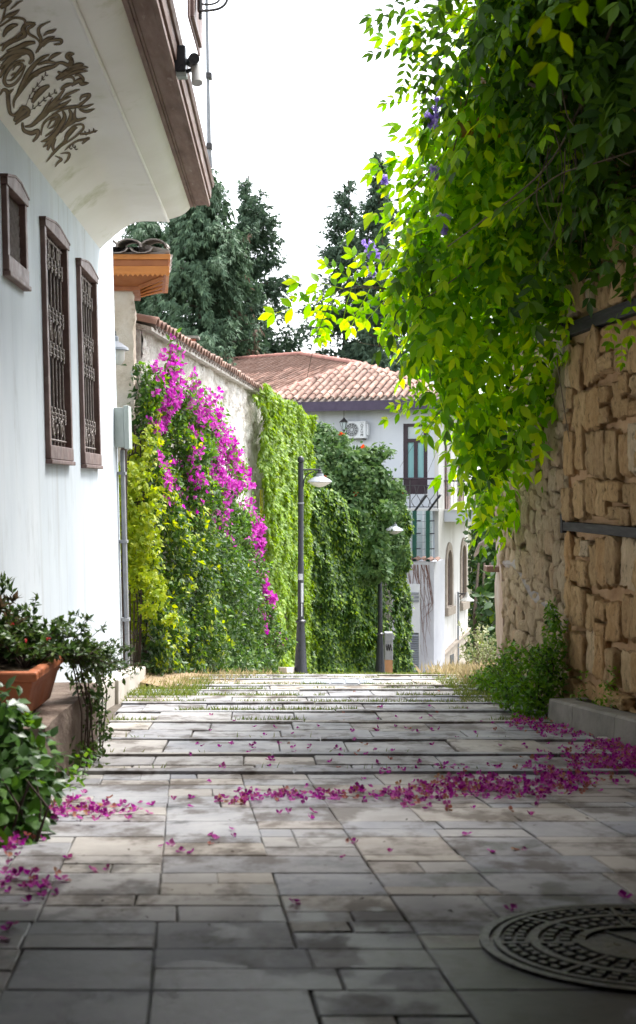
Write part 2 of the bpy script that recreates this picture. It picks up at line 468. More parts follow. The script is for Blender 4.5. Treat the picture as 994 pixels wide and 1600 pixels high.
def slab_material():
    m, nt, bs, out = nodes_of('lane_slab_stone')
    v = posvec(nt, (1, 1, 1))
    n = noise_node(nt, 2.6, 9, .68, v)
    c = ramp(nt, n.outputs['Fac'], [(.28,(.15,.138,.135)),(.45,(.27,.255,.25)),(.58,(.39,.37,.355)),(.72,(.52,.485,.44))]).outputs[0]
    oi = nt.nodes.new('ShaderNodeObjectInfo')
    w = ramp(nt, oi.outputs['Random'], [(0,(.34,.285,.225)),(.2,(.21,.235,.285)),(.45,(.31,.33,.36)),(.7,(.42,.37,.30)),(.85,(.29,.305,.335)),(1,(.19,.20,.225))]).outputs[0]
    c = mixc(nt, .5, c, w)
    st = noise_node(nt, 4.2, 10, .66, posvec(nt, (1, .75, 1)))
    f = val(nt, st.outputs['Fac'], 0, .9, .49, .60)
    dk = nt.nodes.new('ShaderNodeHueSaturation'); dk.inputs['Value'].default_value = .45; dk.inputs['Saturation'].default_value = 1.2; nt.links.new(c, dk.inputs['Color'])
    c = mixc(nt, f, c, mixc(nt, .5, dk.outputs[0], (.10, .072, .052)))
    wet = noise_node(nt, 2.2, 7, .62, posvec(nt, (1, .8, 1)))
    # damp patches; their darkening, stronger toward the viewer, also paints in foreground shade
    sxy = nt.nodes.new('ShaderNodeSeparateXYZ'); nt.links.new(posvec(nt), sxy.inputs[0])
    wet_shade_sum = nt.nodes.new('ShaderNodeMath'); wet_shade_sum.operation = 'ADD'
    nt.links.new(val(nt, wet.outputs['Fac'], -.3, 1.3, .2, .8), wet_shade_sum.inputs[0]); nt.links.new(val(nt, sxy.outputs['Y'], .16, -.55, 2.7, 6.0), wet_shade_sum.inputs[1])
    wet_shade = val(nt, wet_shade_sum.outputs[0], 0, 1, .42, .56)
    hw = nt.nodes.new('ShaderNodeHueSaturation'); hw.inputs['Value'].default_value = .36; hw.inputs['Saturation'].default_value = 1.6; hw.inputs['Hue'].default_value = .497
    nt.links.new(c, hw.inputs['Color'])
    c = mixc(nt, wet_shade, c, hw.outputs[0])
    nt.links.new(c, bs.inputs['Base Color'])
    # roughness: slightly higher near the viewer, lower on the darkened patches
    sx = nt.nodes.new('ShaderNodeSeparateXYZ'); nt.links.new(posvec(nt), sx.inputs[0])
    near = val(nt, sx.outputs['Y'], .72, .66, 3.4, 8.5)
    mm = nt.nodes.new('ShaderNodeMath'); mm.operation = 'ADD'; mm.use_clamp = True
    nt.links.new(near, mm.inputs[0]); nt.links.new(val(nt, wet.outputs['Fac'], -.16, .22, .35, .68), mm.inputs[1])
    rw_ = nt.nodes.new('ShaderNodeMix'); rw_.data_type = 'FLOAT'
    nt.links.new(wet_shade, rw_.inputs[0]); nt.links.new(mm.outputs[0], rw_.inputs[2]); rw_.inputs[3].default_value = .36
    nt.links.new(rw_.outputs[0], bs.inputs['Roughness'])
    bs.inputs['Specular IOR Level'].default_value = .2
    nb = noise_node(nt, 22, 8, .7, v)
    b = nt.nodes.new('ShaderNodeBump'); b.inputs['Strength'].default_value = .35; b.inputs['Distance'].default_value = .006
    nt.links.new(nb.outputs['Fac'], b.inputs['Height']); nt.links.new(b.outputs[0], bs.inputs['Normal'])
    return m
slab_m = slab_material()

def stone_material(name, stops, tint, dark):
    m, nt, bs, out = nodes_of(name)
    v = posvec(nt, (1.3, 1.3, .6))
    n = noise_node(nt, 13, 12, .8, v)
    c = ramp(nt, n.outputs['Fac'], stops).outputs[0]
    oi = nt.nodes.new('ShaderNodeObjectInfo')
    w = ramp(nt, oi.outputs['Random'], tint).outputs[0]
    c = mixc(nt, .42, c, w)
    vo = nt.nodes.new('ShaderNodeTexVoronoi'); vo.inputs['Scale'].default_value = 26
    nt.links.new(v, vo.inputs['Vector'])
    n3 = noise_node(nt, 16, 8, .75, v)
    f = val(nt, n3.outputs['Fac'], .8, 0, .32, .46)
    c = mixc(nt, f, c, dark)
    nt.links.new(c, bs.inputs['Base Color'])
    bs.inputs['Roughness'].default_value = .9; bs.inputs['Specular IOR Level'].default_value = .2
    b = nt.nodes.new('ShaderNodeBump'); b.inputs['Strength'].default_value = .9; b.inputs['Distance'].default_value = .06
    nt.links.new(n3.outputs['Fac'], b.inputs['Height']); nt.links.new(b.outputs[0], bs.inputs['Normal'])
    return m
ochre_stone = stone_material('ochre_wall_stone', [(.3,(.22,.12,.05)),(.45,(.52,.33,.16)),(.58,(.70,.48,.26)),(.7,(.82,.63,.41))],
    [(0,(.56,.32,.13)),(.2,(.74,.50,.25)),(.4,(.44,.29,.14)),(.55,(.66,.35,.13)),(.7,(.38,.25,.13)),(.84,(.76,.56,.31)),(.93,(.86,.75,.56)),(1,(.87,.78,.62))], (.07,.04,.02))
rubble_stone = stone_material('rubble_wall_stone', [(.3,(.27,.19,.115)),(.5,(.46,.36,.24)),(.68,(.62,.52,.39))],
    [(0,(.42,.29,.16)),(.35,(.52,.39,.24)),(.6,(.42,.29,.17)),(.85,(.60,.47,.31)),(1,(.52,.31,.16))], (.10,.065,.04))

# ---------------------------------------------------------------- ground and lane
def sheet(name, x0, x1, ys, dz, mat, kind='structure'):
    v = []; f = []
    for y in ys:
        for x in (x0, x1): v.append((x, y, gz(y) + dz))
    for i in range(len(ys)-1): f.append((2*i, 2*i+1, 2*i+3, 2*i+2))
    o = link(name, pymesh(name, v, f), mat); o['kind'] = kind
    return o
terrain = sheet('ground', -900, 900, [-60, -30, -8, 0, 5, 15, 25, 34, 46, 60, 120, 1500], -.35, terrain_m)
lane = sheet('lane', -3.2, 6.0, [-10, -8, -4, 0, 2, 4, 6, 8, 10, 12, 15, 18, 21, 25, 29, 34, 46, 60], -.016, mortar_m)

def slab(quad, par, tilt=.0016, name='slab', mat=None, th=.05, bv=.005, lift=0):
    """quad of four (x,y,z) corners of the top face"""
    q = np.array(quad, float); c = q.mean(0)
    q[:, 2] += rng.normal(0, tilt, 4) + rng.normal(0, tilt*1.2) + lift
    ins = np.array([c + (p - c) * (1 - bv*1.6/ max(.05, np.linalg.norm((p-c)[:2]))) for p in q]); ins[:, 2] = q[:, 2]
    mid = q.copy(); mid[:, 2] -= bv
    bot = q.copy(); bot[:, 2] -= th
    V = np.vstack([bot, mid, ins]); f = []
    for a in (0, 4):
        for i in range(4): f.append((a+i, a+(i+1) % 4, a+4+(i+1) % 4, a+4+i))
    f.append((8, 9, 10, 11))
    return link(name, pymesh(name, V, f), mat or slab_m, par)

SK = .1035
def near_quad(u0, u1, y0, y1, g=.0018):
    g1 = g * random.uniform(.5, 1.5)
    u0 += g1; u1 -= g1; y0 += g1; y1 -= g1
    return [(u - SK*y + rng.normal(0, .0015), y + rng.normal(0, .0015), gz(y)) for u, y in ((u0, y0), (u1, y0), (u1, y1), (u0, y1))]
MHX, MHY, MHR = .848, 3.33, .42
us = [-1.95, -1.52, -1.15, -.78, -.42, -.08, .286, .621, .97, 1.33, 1.68, 2.03, 2.4, 2.8, 3.2]
bands = [2.62, 2.95, 3.30, 3.58, 3.90, 4.22, 4.50, 4.86, 5.20, 5.55, 5.86, 6.22, 6.60]
nslab = 0
for bi, (b0, b1) in enumerate(zip(bands, bands[1:])):
    i = 0
    while i < len(us) - 1:
        u0, u1 = us[i], us[i+1]
        w = 1
        if random.random() < .22 and i + 2 < len(us): u1 = us[i+2]; w = 2
        i += w
        xm = (u0+u1)/2 - SK*(b0+b1)/2
        if abs(xm) > .2485*b1 + .42 : continue
        k = random.random()
        yj0, yj1 = b0, b1
        rows = [yj0, yj1]
        if k < .55:
            rows = [yj0, yj0 + (yj1-yj0)*random.choice((.36, .44, .5, .58, .66)), yj1]
        for r0, r1 in zip(rows, rows[1:]):
            if random.random() < .34 + .3*(w == 2) and (r1-r0) < .33:
                um = u0 + (u1-u0)*random.choice((.38, .5, .56, .64))
                cells = [(u0, um), (um, u1)]
            else: cells = [(u0, u1)]
            for c0, c1 in cells:
                xm = (c0+c1)/2 - SK*(r0+r1)/2; ym = (r0+r1)/2
                if abs(xm) > .2485*r1 + .30: continue
                if math.hypot(xm-MHX, ym-MHY) < MHR*.72: continue
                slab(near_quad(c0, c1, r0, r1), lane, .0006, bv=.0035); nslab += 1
STEPS = [6.64, 7.38, 8.16, 9.33, 10.2, 10.98, 11.76, 12.6, 13.25, 14.3, 15.0]
def lane_edges(y): 
    xl = -1.25 - .10*(y-6.6) if y < 13 else -1.95 + .03*(y-13)
    xr = 2.35 - .12*(y-6.6) if y < 9.5 else 2.0 + .01*(y-9.5)
    return xl, xr
def row_of(y0, y1, z0, z1, wmin, wmax, name='slab', lift=0, skew=.05, bv=.005):
    global nslab
    xl, xr = lane_edges((y0+y1)/2)
    x = xl - random.uniform(0, .3)
    while x < xr:
        w = random.uniform(wmin, wmax); x1 = min(x+w, xr+.05)
        xa = max(x, xl)
        if x1 - xa > .05:
            ym = (y0+y1)/2
            if abs((xa+x1)/2) < .2485*y1 + .35:
                g = random.uniform(.002, .005)
                q = [(xa+g - skew*(y0-ym), y0+rng.normal(0,.003), z0), (x1-g - skew*(y0-ym), y0+rng.normal(0,.003), z0), (x1-g - skew*(y1-ym), y1+rng.normal(0,.003), z1), (xa+g - skew*(y1-ym), y1+rng.normal(0,.003), z1)]
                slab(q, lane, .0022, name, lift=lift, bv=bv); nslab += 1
        x = x1
for i, (s0, s1) in enumerate(zip(STEPS, STEPS[1:])):
    z0 = gz(s0) - .012; z1 = gz(s1) + .014
    y0, y1 = s0 + .045, s1 - .075
    if (i % 3 == 2 and i < 6) or i == 0:
        ym = y0 + (y1-y0)*random.uniform(.45, .6); zm = z0 + (z1-z0)*(ym-y0)/(y1-y0)
        row_of(y0, ym-.004, z0, zm, .38, .7); row_of(ym+.004, y1, zm, z1, .38, .7)
    else:
        row_of(y0, y1, z0, z1, .4, .75)
for i, s in enumerate(STEPS):
    row_of(s - .048, s + .018, gz(s) + .016, gz(s) + .016, 1.0, 1.9, 'edging_stone', lift=.006)
# the lane beyond the brow, seen at a grazing angle only
far = MB()
y = 15.06
while y < 40:
    far.box(-2.6, 4.6, y, y + .78, -.06, 0, fn=lambda a, b, c: (a, b, gz(b) + c)); y += .86
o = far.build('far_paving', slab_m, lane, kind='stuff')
# ---- round inspection cover in the foreground
def MH(r, t, dz):
    x = MHX + r*math.cos(t); y = MHY + r*math.sin(t)
    return (x, y, gz(y) + dz)
mh = thing('manhole_cover', 'round cast iron manhole cover with ring of raised tread blocks, set in near paving', 'manhole cover', MH(0, 0, 0))
def annulus(mb, r0, r1, z0, z1, seg=64):
    v = []; f = []
    for k in range(seg):
        t = 2*math.pi*k/seg
        v += [MH(r0, t, z0), MH(r1, t, z0), MH(r1, t, z1), MH(r0, t, z1)]
    for k in range(seg):
        a = 4*k; b = 4*((k+1) % seg)
        for j in range(4): f.append((a+j, b+j, b+(j+1) % 4, a+(j+1) % 4))
    mb.add(v, f)
m = MB(); annulus(m, .40, .425, -.05, .009); m.build('frame', cast_iron, mh)
m = MB(); annulus(m, .005, .392, -.05, .002); m.build('cover_plate', cast_iron, mh)
m = MB(); annulus(m, .372, .388, -.0, .010); m.build('outer_rim', cast_iron, mh)
m = MB(); annulus(m, .272, .296, -.0, .010); m.build('middle_rim', cast_iron, mh)
m = MB(); annulus(m, .150, .172, -.0, .010); m.build('inner_rim', cast_iron, mh)
m = MB()
for r0, r1, ns in ((.180, .266, 8), (.302, .366, 8)):
    for s in range(ns):
        t0 = 2*math.pi*(s+.06)/ns; t1 = 2*math.pi*(s+.94)/ns
        nr = 2; nc = 4 if r0 < .2 else 6
        for a in range(nr):
            for b in range(nc):
                ra = r0 + (r1-r0)*(a+.12)/nr; rb = r0 + (r1-r0)*(a+.88)/nr
                ta = t0 + (t1-t0)*(b+.14)/nc; tb = t0 + (t1-t0)*(b+.86)/nc
                bb = [MH(ra, ta, 0), MH(rb, ta, 0), MH(rb, tb, 0), MH(ra, tb, 0)]
                c = [sum(q[i] for q in bb)/4 for i in range(3)]
                tp = [(c[0]+(q[0]-c[0])*.78, c[1]+(q[1]-c[1])*.78, q[2]+.011) for q in bb]
                m.add(bb+tp, [(4,5,6,7),(0,1,5,4),(1,2,6,5),(2,3,7,6),(3,0,4,7)])
m.build('tread_blocks', cast_iron, mh, kind='stuff')
m = MB()
for k in range(8):
    t = 2*math.pi*k/8
    n = Vector((-math.sin(t), math.cos(t), 0)); 
    for (r0, r1) in ((.172, .272), (.296, .372)):
        a = Vector(MH(r0, t, 0)); b = Vector(MH(r1, t, 0)); w = n*.006
        up = Vector((0, 0, .009))
        m.add([a-w, a+w, b+w, b-w, a-w+up, a+w+up, b+w+up, b-w+up], [(4,5,6,7),(0,1,5,4),(1,2,6,5),(2,3,7,6),(3,0,4,7)])
m.build('radial_ribs', cast_iron, mh, kind='stuff')
m = MB(); a = Vector(MH(.145, R(120), .003)); b = Vector(MH(.145, R(-60), .003)); n = (b-a).normalized().cross(Vector((0,0,1)))*.004
m.add([a-n, a+n, b+n, b-n, a-n+Vector((0,0,.004)), a+n+Vector((0,0,.004)), b+n+Vector((0,0,.004)), b-n+Vector((0,0,.004))], [(4,5,6,7),(0,1,5,4),(1,2,6,5),(2,3,7,6),(3,0,4,7)])
m.build('centre_bar', cast_iron, mh)
# ---- rectangular drain cover set in a far tread
def gpt(px, py):
    Yq = .9/((py-HZ)/F - .09); return ((px-CX)/F*Yq, Yq)
dc = thing('drain_cover', 'pale rectangular metal drain cover let into a far step of the lane', 'drain cover', (0.1, 13.7, gz(13.7)))
m = MB(); m.box(-.19, .60, 13.36, 14.1, -.02, .022, fn=lambda a, b, c: (a, b, gz(b)+c)); m.build('frame', pipe_m, dc)
for k in range(5):
    for j in range(2):
        m = MB(); m.box(-.17+.15*k+.012, -.17+.15*(k+1)-.012, 13.40+.35*j, 13.72+.35*j, .02, .029, fn=lambda a, b, c: (a, b, gz(b)+c)); m.build('panel', lamp_grey, dc)
# ---- kerb along the right wall
kerb = thing('kerb', 'grey concrete kerb at the foot of the ochre stone wall', 'kerb', (1.7, 9, gz(9)), kind='structure')
def KX(y): return 1.69 + (9.33-y)*.126
ks = [9.36, 8.86, 8.05, 7.2, 6.3, 5.4, 4.5]
for a, b in zip(ks, ks[1:]):
    v = []
    for y in (a-.004, b+.004):
        zt = gz(y) + .175
        v += [(KX(y), y, gz(y)-.1), (KX(y)+.015, y, zt-.015), (KX(y)+.03, y, zt), (KX(y)+.17, y, zt), (KX(y)+.17, y, gz(y)-.1)]
    m = MB(); m.add(v, [(4,3,2,1,0), (5,6,7,8,9)] + [(i, (i+1) % 5, 5+(i+1) % 5, 5+i) for i in range(5)]); m.build('kerb_stone', concrete, kerb)
m = MB(); m.add([(KX(9.36), 9.36, gz(9.36)-.1), (KX(9.36)+.02, 9.36, gz(9.36)+.165), (2.3, 9.45, gz(9.36)+.165), (2.3, 9.45, gz(9.36)-.1), (KX(9.36), 9.44, gz(9.36)-.1), (KX(9.36)+.02, 9.44, gz(9.36)+.165), (2.3, 9.53, gz(9.36)+.165), (2.3, 9.53, gz(9.36)-.1)], [(0,1,2,3),(4,7,6,5),(1,5,6,2),(0,4,5,1)])
m.build('kerb_return', concrete, kerb)
bed = MB()
for a, b in zip(ks, ks[1:]): bed.add([(KX(a)+.16, a, gz(a)+.15), (KX(a)+1.4, a, gz(a)+.15), (KX(b)+1.4, b, gz(b)+.15), (KX(b)+.16, b, gz(b)+.15)], [(0,1,2,3)])
bed.add([(1.72,9.5,gz(9.5)+.03),(2.6,9.5,gz(9.5)+.03),(2.6,16,gz(16)+.06),(1.95,16,gz(16)+.04)], [(0,1,2,3)])
o = bed.build('soil_bed', soil); o['kind'] = 'structure'

# ---------------------------------------------------------------- white house on the left
WD, WB = .028, .025
def W(t, d, z): return (-1.686 - WD*t - WB*z + d, t, z)
def S(s, t, z): return (s - WD*t, t, z)      # unbattered frame of the upper floor
house = thing('white_house', 'white rendered house with a jettied upper floor and brown windows on the left', 'house', (-2, 10, gz(10)))
wins = [(7.90, 8.50, 1.32, 1.85), (9.17, 10.14, .185, 1.855), (10.77, 11.72, .175, 1.84)]
ts = sorted({1.0, 13.2} | {w[0] for w in wins} | {w[1] for w in wins})
zs = sorted({-2.6, 2.6} | {w[2] for w in wins} | {w[3] for w in wins})
m = MB()
def inwin(t, z): return any(a < t < b and c < z < e for a, b, c, e in wins)
for t0, t1 in zip(ts, ts[1:]):
    for z0, z1 in zip(zs, zs[1:]):
        if inwin((t0+t1)/2, (z0+z1)/2): continue
        m.add([W(t0, 0, z0), W(t1, 0, z0), W(t1, 0, z1), W(t0, 0, z1)], [(0, 1, 2, 3)])
for a, b, c, e in wins:                         # reveals
    m.add([W(a,0,c), W(b,0,c), W(b,0,e), W(a,0,e), W(a,-.2,c), W(b,-.2,c), W(b,-.2,e), W(a,-.2,e)], [(0,4,5,1),(1,5,6,2),(2,6,7,3),(3,7,4,0)])
m.add([W(13.2,0,-2.6), W(13.2,-6,-2.6), W(13.2,-6,5.6), W(13.2,-1,5.6), W(13.2,0,2.6)], [(0,1,2,3,4)])
m.add([W(1,0,-2.6), W(1,-6,-2.6), W(1,-6,2.6), W(1,0,2.6)], [(3,2,1,0)])
m.build('wall', plaster, house)
m = MB(); m.box(12.2, 13.2, -1.0, .0, 2.6, 5.6, fn=lambda t, d, z: W(t, d-.003, z)); m.build('return_wall', plaster, house)
m = MB()
for t0 in (7.2, 9.2, 11.2):
    m.box(t0, t0+1.99 if t0 < 11 else 13.42, .005, .17 if t0 < 11 else .2, 0, .2, fn=lambda t, d, z: (W(t, d, 0)[0]+.055, t, gz(t)-.06+z*1.3))
m.build('plinth', pale_concrete, house, bevel=.012)
# jetty: curved soffit, bead, cornice, upper wall
SP = [(-1.744,2.252),(-1.68,2.315),(-1.616,2.368),(-1.54,2.43),(-1.456,2.485),(-1.39,2.507),(-1.322,2.515),(-1.2,2.513),(-1.095,2.509)]
SP2 = [(-1.088,2.532),(-1.03,2.548),(-.967,2.570),(-.925,2.595),(-.893,2.625),(-.874,2.65),(-.863,2.674)]
JE = 12.24
def extr(mb, prof, t0, t1, n=12):
    tt = np.linspace(t0, t1, n)
    v = [S(s, t, z) for t in tt for s, z in prof]; k = len(prof)
    mb.add(v, [(i*k+j, i*k+j+1, (i+1)*k+j+1, (i+1)*k+j) for i in range(n-1) for j in range(k-1)])
m = MB(); extr(m, SP, 2.0, JE); m.build('soffit_panel', soffit_m, house, smooth=True)
m = MB(); extr(m, SP2, 2.0, JE); m.build('soffit_cove', soffit_m, house, smooth=True)
m = MB(); endp = SP + SP2 + [(-.863, 2.9), (-1.7, 2.9)]
m.prism([(s, z) for s, z in endp], JE-.02, JE, lambda a, y, b: S(a, y, b)); m.build('jetty_end', soffit_m, house)
m = MB(); m.tube([S(-1.09, t, 2.518) for t in np.linspace(2, JE, 10)], .014, 8); m.build('soffit_bead', soffit_m, house, smooth=True)
for nm, prof in (('cornice_board', [(-.868,2.66),(-.70,2.668),(-.70,2.73),(-.868,2.73)]),
                 ('cornice_inner_strip', [(-.880,2.645),(-.846,2.648),(-.846,2.672),(-.880,2.672)]),
                 ('cornice_strip', [(-.842,2.652),(-.826,2.652),(-.826,2.668),(-.842,2.668)]),
                 ('cornice_edge_strip', [(-.722,2.656),(-.690,2.658),(-.690,2.70),(-.722,2.70)]),
                 ('fascia_board', [(-.712,2.731),(-.680,2.731),(-.675,2.83),(-.712,2.83)]),
                 ('crown_moulding', [(-.72,2.831),(-.660,2.831),(-.645,2.87),(-.655,2.90),(-.72,2.90)]),
                 ('top_rail', [(-.76,2.901),(-.668,2.901),(-.668,2.95),(-.69,2.99),(-.76,2.99)])):
    m = MB(); m.prism(prof, 2.0, JE + random.uniform(-.02, .03), lambda a, y, b: S(a, y, b)); m.build(nm, cornice_m, house, bevel=.004)
m = MB(); m.box(2.0, JE-.05, -3.5, -1.05, 2.74, 5.6, fn=lambda t, s, z: S(s, t, z)); m.build('upper_wall', plaster, house)
m = MB(); m.add([S(-.6,1.9,5.55), S(-.6,13.3,5.55), S(-3.2,13.3,6.6), S(-3.2,1.9,6.6), S(-.6,1.9,5.7), S(-.6,13.3,5.7), S(-3.2,13.3,6.75), S(-3.2,1.9,6.75)], [(0,3,2,1),(4,5,6,7),(0,1,5,4),(1,2,6,5),(2,3,7,6),(3,0,4,7)])
m.build('roof', tile_m, house)
# painted scrollwork on the soffit, brushed onto the curved panel
_sp = SP
def sprof(s):
    for (a, za), (b, zb) in zip(_sp, _sp[1:]):
        if a <= s <= b: return za + (zb-za)*(s-a)/(b-a)
    return None
def on_soffit(px, py, off):
    k = (px-CX)/F; mz = (HZ-py)/F
    lo, hi = 4.0, 12.3; prev = None
    for Yq in np.linspace(5.5, 12.2, 140):
        s = (k+WD)*Yq; zp = sprof(s)
        if zp is None: continue
        d = mz*Yq - zp
        if prev is not None and prev[1] < 0 <= d:
            a = prev[0] + (Yq-prev[0])*(-prev[1])/(d-prev[1])
            s = (k+WD)*a
            return S(s, a, (sprof(s) or mz*a) - off)
        prev = (Yq, d)
    return None
def stroke(mb, pts, w0, wm, w1, off, n=6, peak=.5):
    c = crom([np.array(p)/5.925 for p in pts], n)
    m_ = len(c); L = []; Rr = []
    for i, p in enumerate(c):
        d = c[min(i+1, m_-1)] - c[max(i-1, 0)]; d = d/(np.linalg.norm(d)+1e-9)
        t = i/(m_-1)
        w = (w0 + (wm-w0)*math.sin(min(1, t/peak)*math.pi/2)) if t < peak else (w1 + (wm-w1)*math.cos((t-peak)/(1-peak)*math.pi/2))
        w = w/5.925/2
        nn = np.array([-d[1], d[0]])*w
        L.append(on_soffit(*(p+nn), off)); Rr.append(on_soffit(*(p-nn), off))
    v = []; f = []
    idx = {}
    for i in range(m_):
        if L[i] is None or Rr[i] is None: continue
        idx[i] = len(v); v += [L[i], Rr[i]]
    for i in range(m_-1):
        if i in idx and i+1 in idx: f.append((idx[i], idx[i]+1, idx[i+1]+1, idx[i+1]))
    if f: mb.add(v, f)
ORN = [ # points in picture units, start, middle, end widths
 ([(-60,280),(40,215),(120,165),(190,165),(232,190),(225,260),(160,330),(80,380),(0,420)], 20,30,20),
 ([(30,340),(60,280),(110,240),(170,225)], 20,62,14),
 ([(0,70),(50,40),(110,0)], 30,60,20), ([(20,190),(40,120),(60,40)], 10,26,10), ([(0,215),(60,150),(120,120),(185,85)], 6,34,8),
 ([(60,160),(120,130),(185,85)], 10,44,4), ([(90,90),(130,55),(170,20),(215,0)], 6,24,6), ([(0,20),(60,-10),(90,-40)], 30,50,10),
 ([(100,400),(170,360),(230,320),(215,270),(250,220),(330,215)], 12,60,34), ([(330,215),(300,240),(262,265),(270,310),(330,345),(372,390)], 26,34,20),
 ([(20,470),(60,410),(130,370),(200,360)], 20,56,16), ([(60,470),(160,440),(250,400),(330,390)], 24,60,26),
 ([(350,480),(372,410),(380,350),(360,310),(360,260),(400,225),(470,195)], 16,42,8), ([(400,330),(440,300),(490,285),(525,265)], 10,40,4),
 ([(330,490),(380,420),(440,360),(510,335)], 14,50,14), ([(400,430),(450,380),(520,365),(570,370),(560,400),(500,410)], 14,38,16),
 ([(0,560),(80,500),(180,470),(270,480),(300,540),(270,590)], 30,70,26), ([(0,640),(60,570),(150,510),(240,495)], 20,60,20), ([(0,720),(40,640),(110,560),(200,515)], 26,50,16),
 ([(240,600),(200,690),(140,770),(70,790),(40,740),(70,660),(130,590),(190,560),(230,560)], 16,40,20), ([(60,740),(110,735),(160,680),(205,620),(200,590),(150,600),(120,650)], 10,40,12),
 ([(100,700),(140,680),(130,720)], 8,26,6),
 ([(130,940),(170,860),(220,760),(270,660),(340,580),(420,520)], 12,62,10), ([(160,900),(230,790),(300,700),(400,640),(500,610),(560,570)], 10,58,20),
 ([(200,830),(280,720),(360,690)], 10,44,10), ([(300,600),(380,540),(460,500)], 10,40,10), ([(440,560),(500,510),(570,485)], 8,44,8), ([(350,600),(430,570),(520,580)], 10,40,18),
 ([(520,580),(580,580),(640,600),(660,550),(620,520),(640,490),(690,495)], 24,54,16), ([(690,495),(650,515),(668,570),(640,640),(590,680),(535,660)], 14,46,26),
 ([(520,730),(600,680),(690,630),(820,620)], 40,80,10), ([(600,690),(700,610),(780,590)], 20,60,12), ([(620,700),(720,660),(815,655)], 20,40,10),
 ([(570,745),(620,710),(680,720),(690,790)], 12,32,14), ([(660,790),(740,740),(760,770),(825,765)], 30,62,10), ([(690,700),(730,690),(770,720),(780,750)],14,34,8),
 ([(0,880),(30,830),(70,850),(80,960),(100,1050),(160,1060)], 14,50,20), ([(90,950),(80,870),(130,820)], 16,34,6), ([(100,1060),(150,1060),(200,1010),(210,970)], 20,50,20),
 ([(130,1000),(130,930),(170,850)], 8,30,6), ([(130,1120),(190,1060),(260,1010)], 30,76,20), ([(140,1150),(210,1090),(280,1060)], 16,40,14), ([(180,1000),(230,990),(270,1030),(230,1090)], 20,44,20),
 ([(210,1130),(220,1200),(290,1230),(350,1210),(345,1260),(305,1310)], 24,52,22), ([(230,1170),(290,1160),(340,1120),(400,1050),(440,970),(490,900)], 20,50,6),
 ([(300,950),(340,880),(400,820),(460,790)], 30,74,24), ([(350,1130),(420,1060),(470,980),(540,900),(600,820)], 10,54,20), ([(400,1080),(480,1000),(560,930),(660,890)], 8,40,8),
 ([(450,1040),(540,990),(600,960),(660,920)], 8,44,8), ([(480,1060),(600,1000),(720,980),(800,930)], 10,40,16), ([(560,930),(630,870),(740,825)], 8,34,14), ([(560,830),(610,790),(680,770)], 10,44,14),
 ([(740,930),(760,890),(830,875),(800,920),(740,960)], 14,40,20), ([(700,990),(780,990),(870,958)], 8,34,4), ([(730,1010),(800,1030),(880,1005)], 8,36,4),
 ([(380,1250),(400,1150),(460,1090),(530,1060),(550,1110),(500,1200),(420,1260)], 14,36,16), ([(440,1180),(480,1110),(530,1100),(500,1160),(450,1190)], 10,34,8),
 ([(580,1020),(600,1080),(570,1150),(510,1240),(440,1290),(380,1310)], 24,64,14), ([(640,1010),(660,1060),(630,1140),(560,1230)], 26,50,10), ([(700,1000),(690,1080),(720,1110),(800,1085)], 14,44,14), ([(620,1170),(680,1120),(720,1110)], 12,50,14),
 ([(610,1320),(620,1260),(680,1190),(720,1180)], 14,60,8), ([(500,1400),(600,1330),(700,1260),(770,1190),(760,1150),(690,1160),(640,1200)], 8,26,12), ([(540,1380),(600,1300),(640,1220)], 6,24,6),
 ([(400,1360),(460,1310),(520,1260)], 12,40,16), ([(440,1390),(460,1340),(500,1290)], 22,40,14), ([(500,1400),(490,1340),(520,1280)], 24,40,10), ([(430,1500),(500,1410),(580,1330),(620,1310)], 4,34,10),
 ([(600,1390),(700,1310),(830,1280)], 6,22,30), ([(760,1330),(800,1290),(835,1270)], 16,36,4), ([(740,1240),(820,1230),(905,1205)], 24,26,6), ([(510,1440),(570,1470),(540,1500),(510,1545)], 8,30,4), ([(560,1420),(640,1415),(630,1470),(595,1510)], 8,30,6),
 ([(240,980),(270,900),(320,820),(370,760),(425,685)], 5,9,5), ([(275,1020),(340,980),(430,900),(530,845)], 5,9,5),
]
md = MB(); ml = MB()
for pts, a, b, c in ORN:
    stroke(md, pts, a*.8, b*.88, c*.8, .0025)
    if b > 20: stroke(ml, [np.array(p)+(-3, -4) for p in pts], a*.25, b*.5, c*.35, .0045)
for (x, y) in [(268,905),(300,840),(340,790),(385,730),(415,690),(300,995),(350,970),(400,925),(450,885),(500,855),(640,1370),(670,1355),(690,1375),(780,1240),(820,1225),(860,1215)]:
    stroke(md, [(x, y), (x+8, y-18), (x+4, y-34)], 4, 14, 3, .0025, 3); stroke(md, [(x, y), (x+18, y+6), (x+32, y)], 4, 13, 3, .0025, 3)
od = md.build('painted_ornament', ornament_dark, house); ml.build('ornament_highlight', ornament_mid, od)

